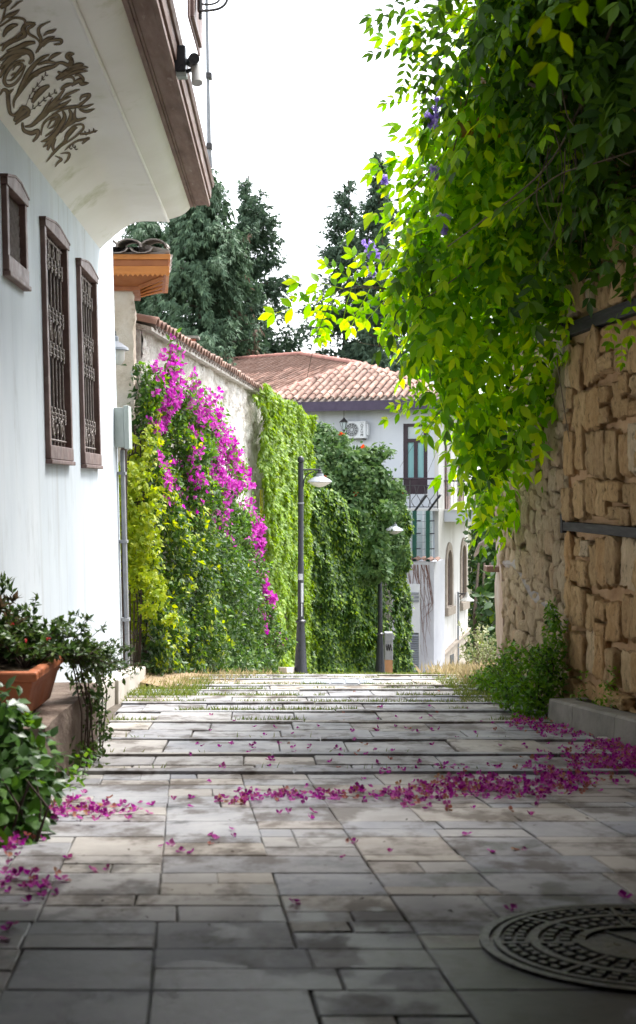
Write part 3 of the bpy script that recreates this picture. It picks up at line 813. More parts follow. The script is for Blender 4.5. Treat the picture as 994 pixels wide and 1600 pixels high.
# windows with pedimented brown frames
def window(i, lab):
    a, b, c, e = wins[i]
    fr = MB()
    fw = .045
    for (t0, t1, z0, z1) in ((a-.02, a+fw, c, e), (b-fw, b+.02, c, e)):
        fr.box(t0, t1, -.06, .035, z0, z1, fn=W)
    fr.box(a-.017, b+.017, -.057, .039, c-.002, c+.10, fn=W)
    fo = fr.build('window_frame', brown_wood, house, bevel=.006); fo['label'] = lab
    tm = (a+b)/2
    m = MB(); m.prism([(a-.03, e-.002), (b+.03, e-.002), (b+.03, e+.045), (tm+.08, e+.095), (tm-.08, e+.095), (a-.03, e+.045)], -.05, .045, W); m.build('pediment', brown_wood, fo, bevel=.004)
    m = MB()
    pr = [(a-.045, e+.042), (tm-.09, e+.092), (tm+.09, e+.092), (b+.045, e+.042)]
    top = [(t, z+.018) for t, z in pr]
    m.prism(pr + top[::-1], -.04, .05, W); m.build('hood_moulding', brown_wood, fo, bevel=.004)
    m = MB(); m.box(a-.03, b+.03, -.05, .05, c-.035, c-.004, fn=W); m.build('sill', brown_wood, fo, bevel=.006)
    m = MB()
    for (t0, t1, z0, z1) in ((a+fw, a+fw+.02, c+.1, e-.005), (b-fw-.02, b-fw, c+.1, e-.005), (a+fw+.02, b-fw-.02, e-.035, e-.005)):
        m.box(t0, t1, -.1, -.02, z0, z1, fn=W)
    m.build('inner_frame', brown_wood, fo, bevel=.003)
    m = MB(); m.box(a, b, -.19, -.15, c, e, fn=W); m.build('glass', glass_dark, fo)
    t0, t1, z0, z1 = a+fw+.005, b-fw-.005, c+.10, e-.01
    g = MB()
    if i == 0:
        n = 13
        for k in range(-n, n+1):
            p0 = t0 + (t1-t0)*k/n
            pts = []
            for sgn in (1, -1):
                q0 = (p0, z0); q1 = (p0 + sgn*(z1-z0)*.55, z1)
                # clip to the opening
                def clip(q0, q1):
                    (xa, za), (xb, zb) = q0, q1
                    lo, hi = 0., 1.
                    dx = xb-xa
                    for lim, s in ((t0, 1), (t1, -1)):
                        da = (xa-lim)*s; db = (xb-lim)*s
                        if da < 0 and db < 0: return None
                        if da < 0: lo = max(lo, da/(da-db))
                        elif db < 0: hi = min(hi, da/(da-db))
                    if hi-lo < .02: return None
                    return (xa+dx*lo, za+(zb-za)*lo), (xa+dx*hi, za+(zb-za)*hi)
                cl = clip(q0, q1)
                if cl: g.tube([W(q[0], -.012 + .004*sgn, q[1]) for q in cl], .0045, 4)
        g.build('lattice', grille_m, fo)
        return
    nb = 6
    for k in range(nb):
        t = t0 + (t1-t0)*(k+.5)/nb
        bm_ = MB(); bm_.tube([W(t, -.012, z0), W(t, -.012, z1)], .0085, 6); bm_.build('grille_bar', grille_m, fo)
    H = z1 - z0
    def circ(tc, zc, r, d=.0, n=12, a0=0, a1=2*math.pi):
        g.tube([W(tc + r*math.cos(a0+(a1-a0)*q/n), d, zc + r*math.sin(a0+(a1-a0)*q/n)) for q in range(n+1)], .0075, 5)
    for zc in (.03, .14, .16, .445, .475, .615, .645, .86, .88, .985):
        g.tube([W(t0, -.008, z0+H*zc), W(t1, -.008, z0+H*zc)], .008, 5)
    for zc in (.15, .46, .63, .87):
        for k in range(nb):
            t = t0 + (t1-t0)*(k+.5)/nb
            circ(t, z0+H*zc, .022, n=8); circ(t, z0+H*zc+.04, .014, n=7); circ(t, z0+H*zc-.04, .014, n=7)
    def scroll(tc, zc, s, fl):
        pts = []
        for q in range(22):
            th = q/21*3.6*math.pi; r = s*(1-.8*q/21)
            pts.append(W(tc + fl*(s*.55 - r*math.cos(th)*.75), .002, zc + r*math.sin(th)))
        g.tube(pts, [.010*(1-.4*q/21) for q in range(22)], 5)
    wq = (t1-t0)/4
    for zc, s in ((.085, .075), (.545, .085), (.93, .075)):
        scroll(t0+wq, z0+H*zc, s, 1); scroll(t1-wq, z0+H*zc, s, -1)
        circ((t0+t1)/2, z0+H*zc, .03)
    g.build('grille_scrollwork', grille_m, fo, kind='stuff')
window(0, 'small square window with diamond lattice'); window(1, 'tall window with wrought grille, nearer one'); window(2, 'tall window with wrought grille, farther one')
# conduit pipe on the far corner, and its box
cp = MB(); 
cp.tube([W(13.12, .055, -1.95), W(13.12, .055, .35)], .022, 8)
cp.tube([W(13.17, .06, -1.95), W(13.17, .06, .35)], .016, 8)
cp.build('conduit', pipe_m, house, smooth='auto')
for z in (-1.4, -.6, .1):
    m = MB(); m.box(13.08, 13.2, .0, .085, z, z+.03, fn=W); m.build('conduit_clip', pipe_m, house)
mbx = thing('meter_box', 'grey green electrical box on the corner of the white house', 'electrical box', W(13.1, .1, .5))
m = MB(); m.box(12.95, 13.19, .003, .10, .38, .78, fn=W); m.build('casing', grey_box, mbx, bevel=.006)
m = MB(); m.box(12.94, 13.20, .10, .15, .36, .80, fn=W); m.build('lid', grey_box, mbx, bevel=.006)
# posts behind the conduit
pl = thing('wall_lamp', 'grey bell lamp shade peeping out past the white house corner', 'lamp', P(183, 530, 13.7))
c = P(181, 548, 13.7)
m = MB(); m.lathe([(.10,0),(.14,.005),(.135,.03),(.07,.075),(.03,.10),(.03,.15),(.012,.16)], c, 18); m.build('lamp_shade', lamp_grey, pl, smooth='auto')
m = MB(); m.lathe([(.06,-.15),(.095,-.1),(.10,0),(.02,.003)], c, 14); m.build('diffuser', lamp_white, pl, smooth='auto')
m = MB(); m.tube([(c[0], c[1], c[2]+.15), (c[0], c[1], c[2]+.2), (c[0]-.3, c[1], c[2]+.2), (c[0]-.5, 13.3, c[2]+.1)], .012, 6); m.build('arm', iron, pl)
# security cameras on the cornice
def cctv():
    base = P(284, 95, 8.3)
    t = thing('security_camera', 'pair of small security cameras on a dark box fixed to the brown cornice', 'security camera', base)
    x, y, z = base
    m = MB(); m.box(x-.045, x+.03, y-.06, y+.06, z-.085, z+.085); m.build('mounting_box', camera_dark, t, bevel=.008)
    m = MB(); m.box(x-.03, x+.035, y-.05, y+.03, z-.115, z-.086); m.build('lower_box', grey_box, t, bevel=.005)
    for k, (cx, cz, dirv, mt) in enumerate(((.075, -.008, (.25, -1, -.12), camera_dark), (.10, -.10, (.1, -.35, -1), camera_white))):
        c = Vector((x+cx, y-.03, z+cz)); d = Vector(dirv).normalized()
        m = MB(); m.tube([c - d*.07, c - d*.065, c + d*.06, c + d*.065, c+d*.064, c+d*.055], [.02, .034, .036, .036, .028, .026], 14); bo = m.build('camera_body', mt, t, smooth='auto')
        m = MB(); m.tube([c + d*.05, c + d*.058], [.024, .018], 12); m.build('lens', glass_dark, bo)
        m = MB(); m.tube([Vector((x+.03, y, z - .02 - .05*k)), c - d*.03 + Vector((-.035, .01, .01)), c - d*.05], .014, 8); m.build('bracket', camera_dark, bo)
cctv()
# upper storey fittings seen edge on above the cornice
sh = thing('window_shutter', 'open dark brown shutter leaf high on the white house upper floor', 'shutter', P(309, 30, 9.9))
m = MB(); a = P(310, 48, 9.9); m.box(a[0]-.03, a[0]-.005, 9.6, 10.3, a[2], a[2]+1.3); m.build('leaf', brown_wood, sh, bevel=.004)
m = MB(); m.box(a[0]+.005, a[0]+.045, 9.75, 9.8, a[2]+.105, a[2]+1.3); m.box(a[0]-.045, a[0]-.03, 9.5, 10.4, a[2]-.03, a[2]+1.3); m.build('batten', brown_wood, sh)
m = MB(); m.box(S(-1.08, 9.9, 0)[0], a[0]-.046, 9.9, 9.96, a[2]+.35, a[2]+.40); m.build('hinge_arm', iron, sh)
br = thing('iron_bracket', 'curled wrought iron bracket high beside the shutter on the white house', 'bracket', P(320, 10, 9.6))
a = P(314, 14, 9.7)
pts = [P(312, 17, 9.7), P(330, 16, 9.7), P(343, 13, 9.7), P(352, 6, 9.7), P(356, -6, 9.7), P(352, -22, 9.7), P(335, -30, 9.7)]
m = MB(); m.tube(crom(pts, 5), .010, 7); m.build('outer_scroll', iron, br, smooth=True)
pts = [P(314, 6, 9.72), P(328, 7, 9.72), P(340, 3, 9.72), P(344, -6, 9.72), P(336, -14, 9.72), P(322, -10, 9.72), P(324, 0, 9.72)]
m = MB(); m.tube(crom(pts, 5), .008, 7); m.build('inner_scroll', iron, br, smooth=True)
m = MB(); b0 = P(313, 30, 9.72); m.tube([b0, P(313, -20, 9.72)], .014, 6); m.tube([P(313, -5, 9.72), (S(-1.06, 9.72, 0)[0], 9.72, P(313, -5, 9.72)[2])], .014, 6); m.build('wall_bar', iron, br)
dp = thing('drain_pipe', 'thin grey vertical pipe rising beside the white house cornice', 'pipe', P(327, 250, 12.1))
m = MB(); m.tube([P(329, 262, 12.1), P(327, 232, 12.1), P(326.5, 200, 12.1), P(325, 120, 12.1), P(322, -60, 12.1)], [.022, .022, .02, .016, .014], 8); m.build('pipe', pipe_m, dp, smooth='auto')
for px, py in ((328, 118), (328.5, 228)):
    q = P(px, py, 12.1); m = MB(); m.box(q[0]-.035, q[0]+.02, 12.06, 12.14, q[2]-.035, q[2]+.02); m.build('pipe_clip', iron, dp, bevel=.004)
# planted ledge against the house

# ---------------------------------------------------------------- gate pier with tiled roof
def barrel(name, L, w, h, seg=6, th=.012, wave=0):
    """half-round clay tile lying along +y, crown up"""
    v = []; f = []
    for (y, sc) in ((0, 1.), (L, .86)):
        for rr, dz in ((1, 0), (1 - th*2/w, -th*.4)):
            for k in range(seg+1):
                t = math.pi*k/seg
                v.append((-math.cos(t)*w/2*sc*rr, y, math.sin(t)*h*sc*rr + dz*0))
    n = seg+1
    for k in range(seg):
        f.append((k, k+1, 2*n+k+1, 2*n+k)); f.append((n+k+1, n+k, 3*n+k, 3*n+k+1)); f.append((k+1, k, n+k, n+k+1)); f.append((2*n+k, 2*n+k+1, 3*n+k+1, 3*n+k))
    me = pymesh(name, v, f); me.shade_smooth(); me.set_sharp_from_angle(angle=R(45))
    return me
def place(name, me, mat, par, loc, xdir, ydir, scale=(1, 1, 1)):
    """piece with its local x,y axes along the given directions"""
    o = bpy.data.objects.new(name, me)
    if len(me.materials) == 0: me.materials.append(mat)
    COL.objects.link(o)
    y = Vector(ydir).normalized(); x = Vector(xdir); x = (x - y*x.dot(y)).normalized(); z = x.cross(y)
    M = Matrix(((x[0]*scale[0], y[0]*scale[1], z[0]*scale[2], loc[0]), (x[1]*scale[0], y[1]*scale[1], z[1]*scale[2], loc[1]), (x[2]*scale[0], y[2]*scale[1], z[2]*scale[2], loc[2]), (0, 0, 0, 1)))
    if par is not None:
        o.parent = par; o.matrix_parent_inverse = mat_world(par).inverted()
    o.matrix_basis = M
    return o
gp = thing('gate_pier', 'plastered gate pier with orange timber eaves and tiled cap beside white house', 'gate pier', (-2.3, 14.6, gz(14.6)))
m = MB()
def rough_box(mb, x0, x1, y0, y1, z0, z1, nx, ny, nz, amp, sc, fn=None):
    """box skin with a bumpy surface"""
    def pt(x, y, z):
        q = Vector((x*sc, y*sc, z*sc)); n = noise.noise_vector(q)*amp + noise.noise_vector(q*2.7)*amp*.5
        p = (x+n.x, y+n.y, z+n.z*.3); return fn(*p) if fn else p
    def grid(fn2, na, nb):
        v = [fn2(i/na, j/nb) for i in range(na+1) for j in range(nb+1)]
        f = [(i*(nb+1)+j, (i+1)*(nb+1)+j, (i+1)*(nb+1)+j+1, i*(nb+1)+j+1) for i in range(na) for j in range(nb)]
        mb.add(v, f)
    L = lambda a, b, t: a+(b-a)*t
    grid(lambda a, b: pt(L(x0, x1, a), y0, L(z0, z1, b)), nx, nz); grid(lambda a, b: pt(L(x0, x1, a), y1, L(z0, z1, b)), nx, nz)
    grid(lambda a, b: pt(x0, L(y0, y1, a), L(z0, z1, b)), ny, nz); grid(lambda a, b: pt(x1, L(y0, y1, a), L(z0, z1, b)), ny, nz)
    grid(lambda a, b: pt(L(x0, x1, a), L(y0, y1, b), z1), nx, ny)
rough_box(m, -2.62, -2.02, 14.35, 15.0, -2.4, 2.18, 14, 14, 80, .035, 4.0)
m.build('pier', pier_m, gp, smooth=True)
m = MB()   # underside boards, an inverted hopper down to the pier
top = [(-3.0,14.06,2.30),(-1.66,14.06,2.30),(-1.66,15.34,2.30),(-3.0,15.34,2.30)]; bot = [(-2.66,14.3,2.20),(-1.98,14.3,2.20),(-1.98,15.06,2.20),(-2.66,15.06,2.20)]
m.add(top+bot, [(0,1,5,4),(1,2,6,5),(2,3,7,6),(3,0,4,7),(4,5,6,7)]); m.build('eaves_soffit', dark_orange_wood, gp)
for k in range(4):
    m = MB(); t = k/4 + .05
    a0 = Vector(top[1]).lerp(Vector(top[2]), t); a1 = Vector(bot[1]).lerp(Vector(bot[2]), t)
    m.tube([a0 + Vector((-.04, 0, -.012)), a1 + Vector((.02, 0, -.012))], .016, 4); m.build('eaves_batten', orange_wood, gp)
m = MB(); m.tube([(-1.96,14.28,2.21), (-1.70,14.09,2.285)], .03, 4); m.build('eaves_bracket', dark_orange_wood, gp)
m = MB(); m.box(-2.68, -1.95, 14.27, 15.1, 2.165, 2.21); m.build('collar_board', dark_orange_wood, gp, bevel=.005)
m = MB(); m.box(-3.04, -1.625, 14.0, 15.4, 2.30, 2.39); m.build('lower_fascia', orange_wood, gp, bevel=.006)
m = MB(); m.box(-3.03, -1.635, 14.01, 15.39, 2.391, 2.46); m.build('middle_fascia', dark_orange_wood, gp, bevel=.004)
m = MB(); m.box(-3.05, -1.615, 13.99, 15.41, 2.461, 2.52); m.build('upper_fascia', orange_wood, gp, bevel=.006)
m = MB()
for k in range(26):
    x = -3.02 + k*.054; m.add([(x,13.995,2.302),(x+.046,13.995,2.302),(x+.023,13.995,2.275),(x,14.008,2.302),(x+.046,14.008,2.302),(x+.023,14.008,2.275)], [(0,1,2),(5,4,3),(0,3,4,1),(1,4,5,2),(2,5,3,0)])
m.build('scalloped_trim', orange_wood, gp)
m = MB(); m.box(-3.0, -1.66, 14.03, 15.37, 2.521, 2.55); m.build('roof_deck', tile_old, gp)
bar_me = barrel('tile', .44, .30, .10, 7, .02)
pan_me = barrel('pan_tile', .44, .26, -.06, 5, .02)
for row in range(2):
    for k in range(5):
        x = -2.88 + k*.27
        y0 = 13.93 + row*.36; z0 = 2.585 + row*.055
        place('tile', bar_me, tile_old, gp, (x, y0, z0), (1, 0, 0), (0, 1, .14), (random.uniform(.95, 1.05), 1, random.uniform(.9, 1.1)))
        if k < 4: place('pan_tile', pan_me, tile_old, gp, (x+.135, y0+.01, z0-.005), (1, 0, 0), (0, 1, .14))
for k in range(3):
    place('ridge_tile', bar_me, tile_m if k == 0 else tile_old, gp, (-2.96 + k*.40, 14.62, 2.70 - .006*k), (0, 1, 0), (1, 0, 0.0), (1.0, 1.02, 1.1))
for row in range(4):
    place('tile', bar_me, tile_old, gp, (-1.60, 14.16 + row*.29, 2.565), (0, -1, 0), (-1, 0, .24), (1.0, .8, .85))
for _o in [q for q in bpy.data.objects if q.parent is gp]:
    sh_ = Matrix(((1, -.13, 0, .13*14.0), (0, 1, 0, 0), (0, 0, 1, 0), (0, 0, 0, 1)))
    if _o.data.users == 1: _o.data.transform(sh_)
    else: _o.matrix_basis = Matrix.Translation((-.13*(_o.matrix_basis.translation.y-14.0), 0, 0)) @ _o.matrix_basis
# ---------------------------------------------------------------- long garden wall
def GW(Y, d=0.): return (-2.05 + .079*(Y-15) + d, Y - .079*d)
gw = thing('garden_wall', 'long peeling lime rendered garden wall with clay tile coping on the left', 'wall', (*GW(22), gz(22)))
m = MB(); NY, NZ = 330, 90
vv = []
for i in range(NY+1):
    Yq = 14.9 + (34.3-14.9)*i/NY; zb = gz(Yq) - .3; zt = 1.80 - .003*(Yq-15)
    for j in range(NZ+1):
        z = zb + (zt-zb)*j/NZ
        d = .06*noise.noise(Vector((Yq*.9, z*1.1, 2.2))) + .06*noise.noise(Vector((Yq*3.6, z*4.1, 8.1))) + .05*noise.noise(Vector((Yq*8.1, z*9.3, 3.1)))
        x, y = GW(Yq, d); vv.append((x, y, z))
m.add(vv, [(i*(NZ+1)+j, (i+1)*(NZ+1)+j, (i+1)*(NZ+1)+j+1, i*(NZ+1)+j+1) for i in range(NY) for j in range(NZ)])
x0, y0 = GW(14.9, -.5); x1, y1 = GW(34.3, -.5); xa, ya = GW(14.9); xb, yb = GW(34.3)
m.add([(xa, ya, 1.8), (xb, yb, 1.742), (x1, y1, 1.742), (x0, y0, 1.8), (x1, y1, -6), (xb, yb, -6), (x0, y0, -3), (xa, ya, -3)], [(0,1,2,3),(1,5,4,2),(2,4,6,3),(0,3,6,7)])
m.build('wall_face', render_old, gw, smooth=True)
m = MB(); m.add([(*GW(14.9, .12), 1.79), (*GW(34.3, .12), 1.735), (*GW(34.3, -.55), 1.80), (*GW(14.9, -.55), 1.86), (*GW(14.9, .12), 1.835), (*GW(34.3, .12), 1.78), (*GW(34.3, -.55), 1.96), (*GW(14.9, -.55), 2.0)], [(0,3,2,1),(4,5,6,7),(0,1,5,4),(1,2,6,5),(2,3,7,6),(3,0,4,7)])
m.build('coping_bed', render_old, gw)
cop_me = barrel('coping_tile', .42, .20, .085, 6, .02); cpan = barrel('coping_pan', .42, .19, -.055, 5, .02)
Yq = 15.0; k = 0
while Yq < 30.5:
    x, y = GW(Yq, .17); zt = 1.865 - .003*(Yq-15) + random.uniform(-.008, .008)
    place('coping_tile', cop_me, tile_m if k in (0, 1) else tile_old, gw, (x, y, zt), (.079, 1, random.uniform(-.05, .05)), (-1, .079, .22), (random.uniform(.95, 1.08), 1, random.uniform(.9, 1.2)))
    x, y = GW(Yq+.115, .15)
    place('pan_tile', cpan, tile_old, gw, (x, y, zt+.005), (.079, 1, 0), (-1, .079, .22))
    Yq += .23; k += 1
# yellow strip sign and dark lantern on the wall
ys = thing('strip_sign', 'narrow yellow vertical strip sign on the peeling garden wall', 'sign', (*GW(25.5, .1), P(0, 790, 25.5)[2]))
Yq = 25.2
m = MB(); q0 = GW(Yq, .10); q1 = GW(Yq+.32, .10)
z1 = (HZ-765)/F*Yq; z0 = (HZ-811)/F*Yq
m.add([(q0[0], q0[1], z0), (q1[0], q1[1], z0), (q1[0], q1[1], z1), (q0[0], q0[1], z1), (q0[0]+.02, q0[1], z0), (q1[0]+.02, q1[1], z0), (q1[0]+.02, q1[1], z1), (q0[0]+.02, q0[1], z1)], [(0,1,2,3),(4,5,6,7),(0,1,5,4),(1,2,6,5),(2,3,7,6),(3,0,4,7)])
m.build('plate', yellow_m, ys)
m = MB()
for k in range(5):
    zc = z0 + (z1-z0)*(.14+.15*k); m.box(q0[0]+.022+.006, q0[0]+.03, q0[1]+.08, q0[1]+.22, zc, zc+.035)
m.build('lettering', lettering_m, ys)
wl = thing('wall_lantern', 'small black wall lantern half hidden in bougainvillea on the garden wall', 'lantern', (*GW(17.6, .1), .95))
Yq = 17.75; x, y = GW(Yq, .12); z = (HZ-640)/F*Yq
m = MB(); m.lathe([(.03,-.17),(.10,-.10),(.12,.10),(.15,.12),(.06,.22),(.02,.26)], (x, y, z), 6); m.build('lantern_body', iron, wl)
m = MB(); m.tube([(x-.15, y, z+.1), (x-.1, y, z+.3), (x, y, z+.26)], .012, 6); m.build('bracket', iron, wl)
# white board leaning in the shrubs on a stone block
wb = thing('white_board', 'plain white board standing on a stone block among the bougainvillea', 'sign board', P(333, 1010, 17.5))
a = P(333, 1005, 17.3)
m = MB(); m.add([a+np.array((-.13,-.02,.02)), a+np.array((.10,.06,.10)), a+np.array((.10,.06,.50)), a+np.array((-.13,-.02,.44)), a+np.array((-.14,.01,.02)), a+np.array((.09,.09,.10)), a+np.array((.09,.09,.50)), a+np.array((-.14,.01,.44))], [(0,1,2,3),(7,6,5,4),(0,4,5,1),(1,5,6,2),(2,6,7,3),(3,7,4,0)])
m.build('board', board_white, wb)
m = MB(); rough_box(m, a[0]-.2, a[0]+.15, a[1]-.1, a[1]+.3, gz(17.4)-.1, a[2]+.02, 5, 5, 5, .02, 5); m.build('stone_block', pale_concrete, wb, smooth=True)
lk = thing('low_kerb', 'low white kerb at the foot of the ivy wall by the lamp post', 'kerb', (*GW(26, .4), gz(26)))
for a, b in ((23.6, 25.3), (25.32, 27.4)):
    m = MB(); m.box(a, b, .42, .80, -.1, .13, fn=lambda t, d, z: (*GW(t, d), gz(t)+z)); m.build('kerb_block', pale_concrete, lk, bevel=.015)
# ---------------------------------------------------------------- street lamps
def street_lamp(px, Yb, zb, s, lab, arm=1):
    x = (px-CX)/F*Yb; c = (x, Yb, zb)
    t = thing('street_lamp', lab, 'street lamp', c, 'black street lamps along the lane')
    m = MB(); m.lathe([(.135*s,0),(.135*s,.05*s),(.125*s,.08*s),(.075*s,1.02*s)], c, 20); m.build('base', black_paint, t, smooth='auto')
    m = MB(); m.lathe([(.085*s,1.02*s),(.10*s,1.035*s),(.10*s,1.06*s),(.07*s,1.085*s)], c, 20); m.build('collar', black_paint, t, smooth='auto')
    m = MB(); m.lathe([(.062*s,1.085*s),(.060*s,2.2*s),(.056*s,2.21*s),(.054*s,4.14*s)], c, 18); m.build('post', black_paint, t, smooth='auto')
    m = MB(); m.lathe([(.03*s,4.14*s),(.06*s,4.16*s),(.068*s,4.20*s),(.055*s,4.25*s),(.02*s,4.275*s)], c, 14); m.build('finial', black_paint, t, smooth='auto')
    m = MB(); m.lathe([(.058*s,3.34*s),(.066*s,3.345*s),(.066*s,3.365*s),(.058*s,3.37*s)], c, 14); m.build('band', lamp_grey, t, smooth='auto')
    lx = x + .37*s; lz = zb + 3.98*s
    m = MB(); m.tube([(x+.05*s, Yb, lz+.03*s), (lx+.02, Yb, lz+.03*s)], .016*s, 8); m.tube(crom([(x+.055*s, Yb, lz-.30*s), (x+.07*s, Yb, lz-.16*s), (x+.15*s, Yb, lz-.05*s), (x+.26*s, Yb, lz+.0*s)], 5), .013*s, 8); m.build('arm', black_paint, t, smooth='auto')
    h = (lx, Yb, lz)
    m = MB(); m.lathe([(.02*s,-.03*s),(.055*s,-.045*s),(.055*s,-.02*s),(.035*s,-.01*s),(.035*s,.03*s),(.015*s,.04*s),(.01*s,.08*s)][::-1], h, 14); m.build('lamp_neck', black_paint, t, smooth='auto')
    m = MB(); m.lathe([(.24*s,-.215*s),(.245*s,-.205*s),(.20*s,-.165*s),(.13*s,-.125*s),(.08*s,-.10*s),(.07*s,-.05*s),(.03*s,-.045*s)], h, 24); sh_ = m.build('lamp_shade', lamp_grey, t, smooth='auto')
    m = MB(); m.lathe([(.02*s,-.315*s),(.10*s,-.295*s),(.18*s,-.25*s),(.232*s,-.216*s),(.05*s,-.214*s)], h, 24); m.build('diffuser', lamp_white, sh_, smooth='auto')
    return t, c
L1, c1 = street_lamp(470, 25.0, -3.72, 1.0, 'tall black street lamp with stickers, standing nearest, before the ivy wall')
m = MB()
for z0, z1, a0, a1 in ((1.86, 1.98, -2.3, -.9), (1.42, 1.80, -1.5, -.6), (1.15, 1.40, -1.4, -1.0)):
    pts = [(c1[0]+.0635*math.cos(a0+(a1-a0)*k/4), c1[1]+.0635*math.sin(a0+(a1-a0)*k/4)) for k in range(5)]
    m.add([(x, y, c1[2]+z0) for x, y in pts] + [(x, y, c1[2]+z1) for x, y in pts], [(k, k+1, 6+k, 5+k) for k in range(4)])
m.build('sticker', sticker_m, L1)
street_lamp(594, 33.7, -4.98, 1.0, 'black street lamp farther down, its head half buried in the trumpet vine')

# ---------------------------------------------------------------- pale blue house down the lane
th = R(-20)
HU = Vector((math.cos(th), math.sin(th), 0)); HV = Vector((-math.sin(th), math.cos(th), 0))
HC = Vector((3.95, 42.0, 0))
def H(a, b, z): p = HC + HU*a + HV*b; return (p.x, p.y, z)
def ha(px, b=0.):
    """a-coordinate on the plane b = const seen at column px, and its depth"""
    k = (px-CX)/F; o = HC + HV*b
    # o + a*HU = Y*(k,1)
    a = (k*o.y - o.x)/(HU.x - k*HU.y); Yq = o.y + a*HU.y
    return a, Yq
def hb(px, a=0.):
    k = (px-CX)/F; o = HC + HU*a
    b = (k*o.y - o.x)/(HV.x - k*HV.y); return b, o.y + b*HV.y
def hz(py, Yq): return (HZ-py)/F*Yq
bh = thing('blue_house', 'pale blue and white house with clay tile roof down the lane', 'house', H(-3, 0, gz(43)))
ZE = 2.44
da0, dY = ha(630); da1, _ = ha(668)
DZ0, DZ1 = hz(772, dY), hz(662, dY)
A0 = -9.0
m = MB()
aa = [A0, da0, da1, 0.0]; zz = [-8.5, DZ0, DZ1, ZE+.25]
for i in range(3):
    for j in range(3):
        if i == 1 and j == 1: continue
        m.add([H(aa[i],0,zz[j]), H(aa[i+1],0,zz[j]), H(aa[i+1],0,zz[j+1]), H(aa[i],0,zz[j+1])], [(0,1,2,3)])
m.add([H(da0,0,DZ0),H(da1,0,DZ0),H(da1,0,DZ1),H(da0,0,DZ1),H(da0,.3,DZ0),H(da1,.3,DZ0),H(da1,.3,DZ1),H(da0,.3,DZ1)], [(0,4,5,1),(1,5,6,2),(2,6,7,3),(3,7,4,0)])
m.build('front_wall', blue_wall, bh)
bend, _ = hb(731); 
# side wall with two pointed openings
def arch(b0, b1, z0, z1, n=5):
    """pointed arch outline, bottom left, anticlockwise"""
    bm_ = (b0+b1)/2; zs_ = z1 - (b1-b0)*.75
    r = [(b0, z0), (b1, z0), (b1, zs_)]
    for k in range(1, n+1):
        t = k/n; r.append((b1 + (bm_-b1)*(t**1.6), zs_ + (z1-zs_)*math.sin(t*math.pi/2)**.9))
    for k in range(n-1, -1, -1):
        t = k/n; r.append((b0 + (bm_-b0)*(t**1.6), zs_ + (z1-zs_)*math.sin(t*math.pi/2)**.9))
    return r
w1a, Ya = hb(697.5); w1b, Yb_ = hb(705); w2a, Yc = hb(720.5); w2b, Yd = hb(727)
o1 = arch(w1a, w1b, hz(948, Ya), hz(860, Ya)); o2 = arch(w2a, w2b, hz(940, Yc), hz(852, Yc))
bm = bmesh.new()
def loop(pts): 
    vs = [bm.verts.new(H(0, b, z)) for b, z in pts]
    return [bm.edges.new((vs[i], vs[(i+1) % len(vs)])) for i in range(len(vs))]
eds = loop([(0, -8.5), (bend, -8.5), (bend, ZE+.25), (0, ZE+.25)]) + loop(o1) + loop(o2)
bmesh.ops.triangle_fill(bm, edges=eds, use_beauty=True)
me = bpy.data.meshes.new('side_wall'); bm.to_mesh(me); bm.free()
link('side_wall', me, house_white, bh)
m = MB(); m.add([H(A0,0,-8.5),H(A0,8,-8.5),H(A0,8,ZE),H(A0,0,ZE)], [(0,1,2,3)]); m.add([H(0,bend,-8.5),H(-2,bend+.5,-8.5),H(-2,bend+.5,ZE),H(0,bend,ZE)], [(0,1,2,3)]); m.build('back_wall', house_white, bh)
m = MB(); m.box(-.12, .012, -.03, .16, -8.5, ZE+.2, fn=H); m.build('corner_pilaster', house_white, bh)
for k, op in enumerate((o1, o2)):
    b0, b1 = op[0][0], op[1][0]; z0 = op[0][1]; z1 = max(z for _, z in op)
    outer = arch(b0-.16, b1+.16, z0-.02, z1+.26)
    n = len(op); v = [H(.05, b, z) for b, z in outer] + [H(.05, b, z) for b, z in op] + [H(-.06, b, z) for b, z in op] + [H(-.02, b, z) for b, z in outer]
    m = MB(); f = []
    for i in range(n):
        j = (i+1) % n; f += [(i, j, n+j, n+i), (n+i, n+j, 2*n+j, 2*n+i), (3*n+i, 3*n+j, j, i)]
    m.add(v, f); fo = m.build('arched_window', stone_trim, bh)
    m = MB(); m.add([H(-.08, b, z) for b, z in op], [tuple(range(n))]); m.build('shutter_panel', brown_wood, fo)
    m = MB(); m.box(-.03, .12, b0-.18, b1+.2, z0-.3, z0-.03, fn=H); m.build('sill', stone_trim, fo)
# plinth of exposed rubble, its top following the falling lane
p0, Yp0 = hb(690); 
pz0, pz1 = hz(1030, 42.), hz(985, hb(729)[1])
m = MB(); m.add([H(.07,-.02,-9), H(.07,bend+.05,-9), H(.07,bend+.05,pz1), H(.07,-.02,pz0), H(-.1,-.02,-9), H(-.1,bend+.05,-9), H(-.1,bend+.05,pz1), H(-.1,-.02,pz0)], [(0,1,2,3),(7,6,5,4),(0,4,5,1),(1,5,6,2),(2,6,7,3),(3,7,4,0)])
m.build('rubble_plinth', rubble_flat, bh)
m = MB(); m.add([H(.12,-.04,pz0-.02), H(.12,bend+.08,pz1-.02), H(-.05,bend+.08,pz1+.04), H(-.05,-.04,pz0+.04), H(.12,-.04,pz0+.06), H(.12,bend+.08,pz1+.06), H(-.05,bend+.08,pz1+.1), H(-.05,-.04,pz0+.1)], [(0,1,2,3),(7,6,5,4),(0,4,5,1),(1,5,6,2),(2,6,7,3),(3,7,4,0)])
m.build('plinth_moulding', stone_trim, bh)
bq0, Yq0 = hb(700); bq1, _ = hb(705.5)
m = MB(); m.box(.06, .09, bq0, bq1, -9, hz(1024, Yq0), fn=H); m.build('cellar_opening', ac_dark, bh)
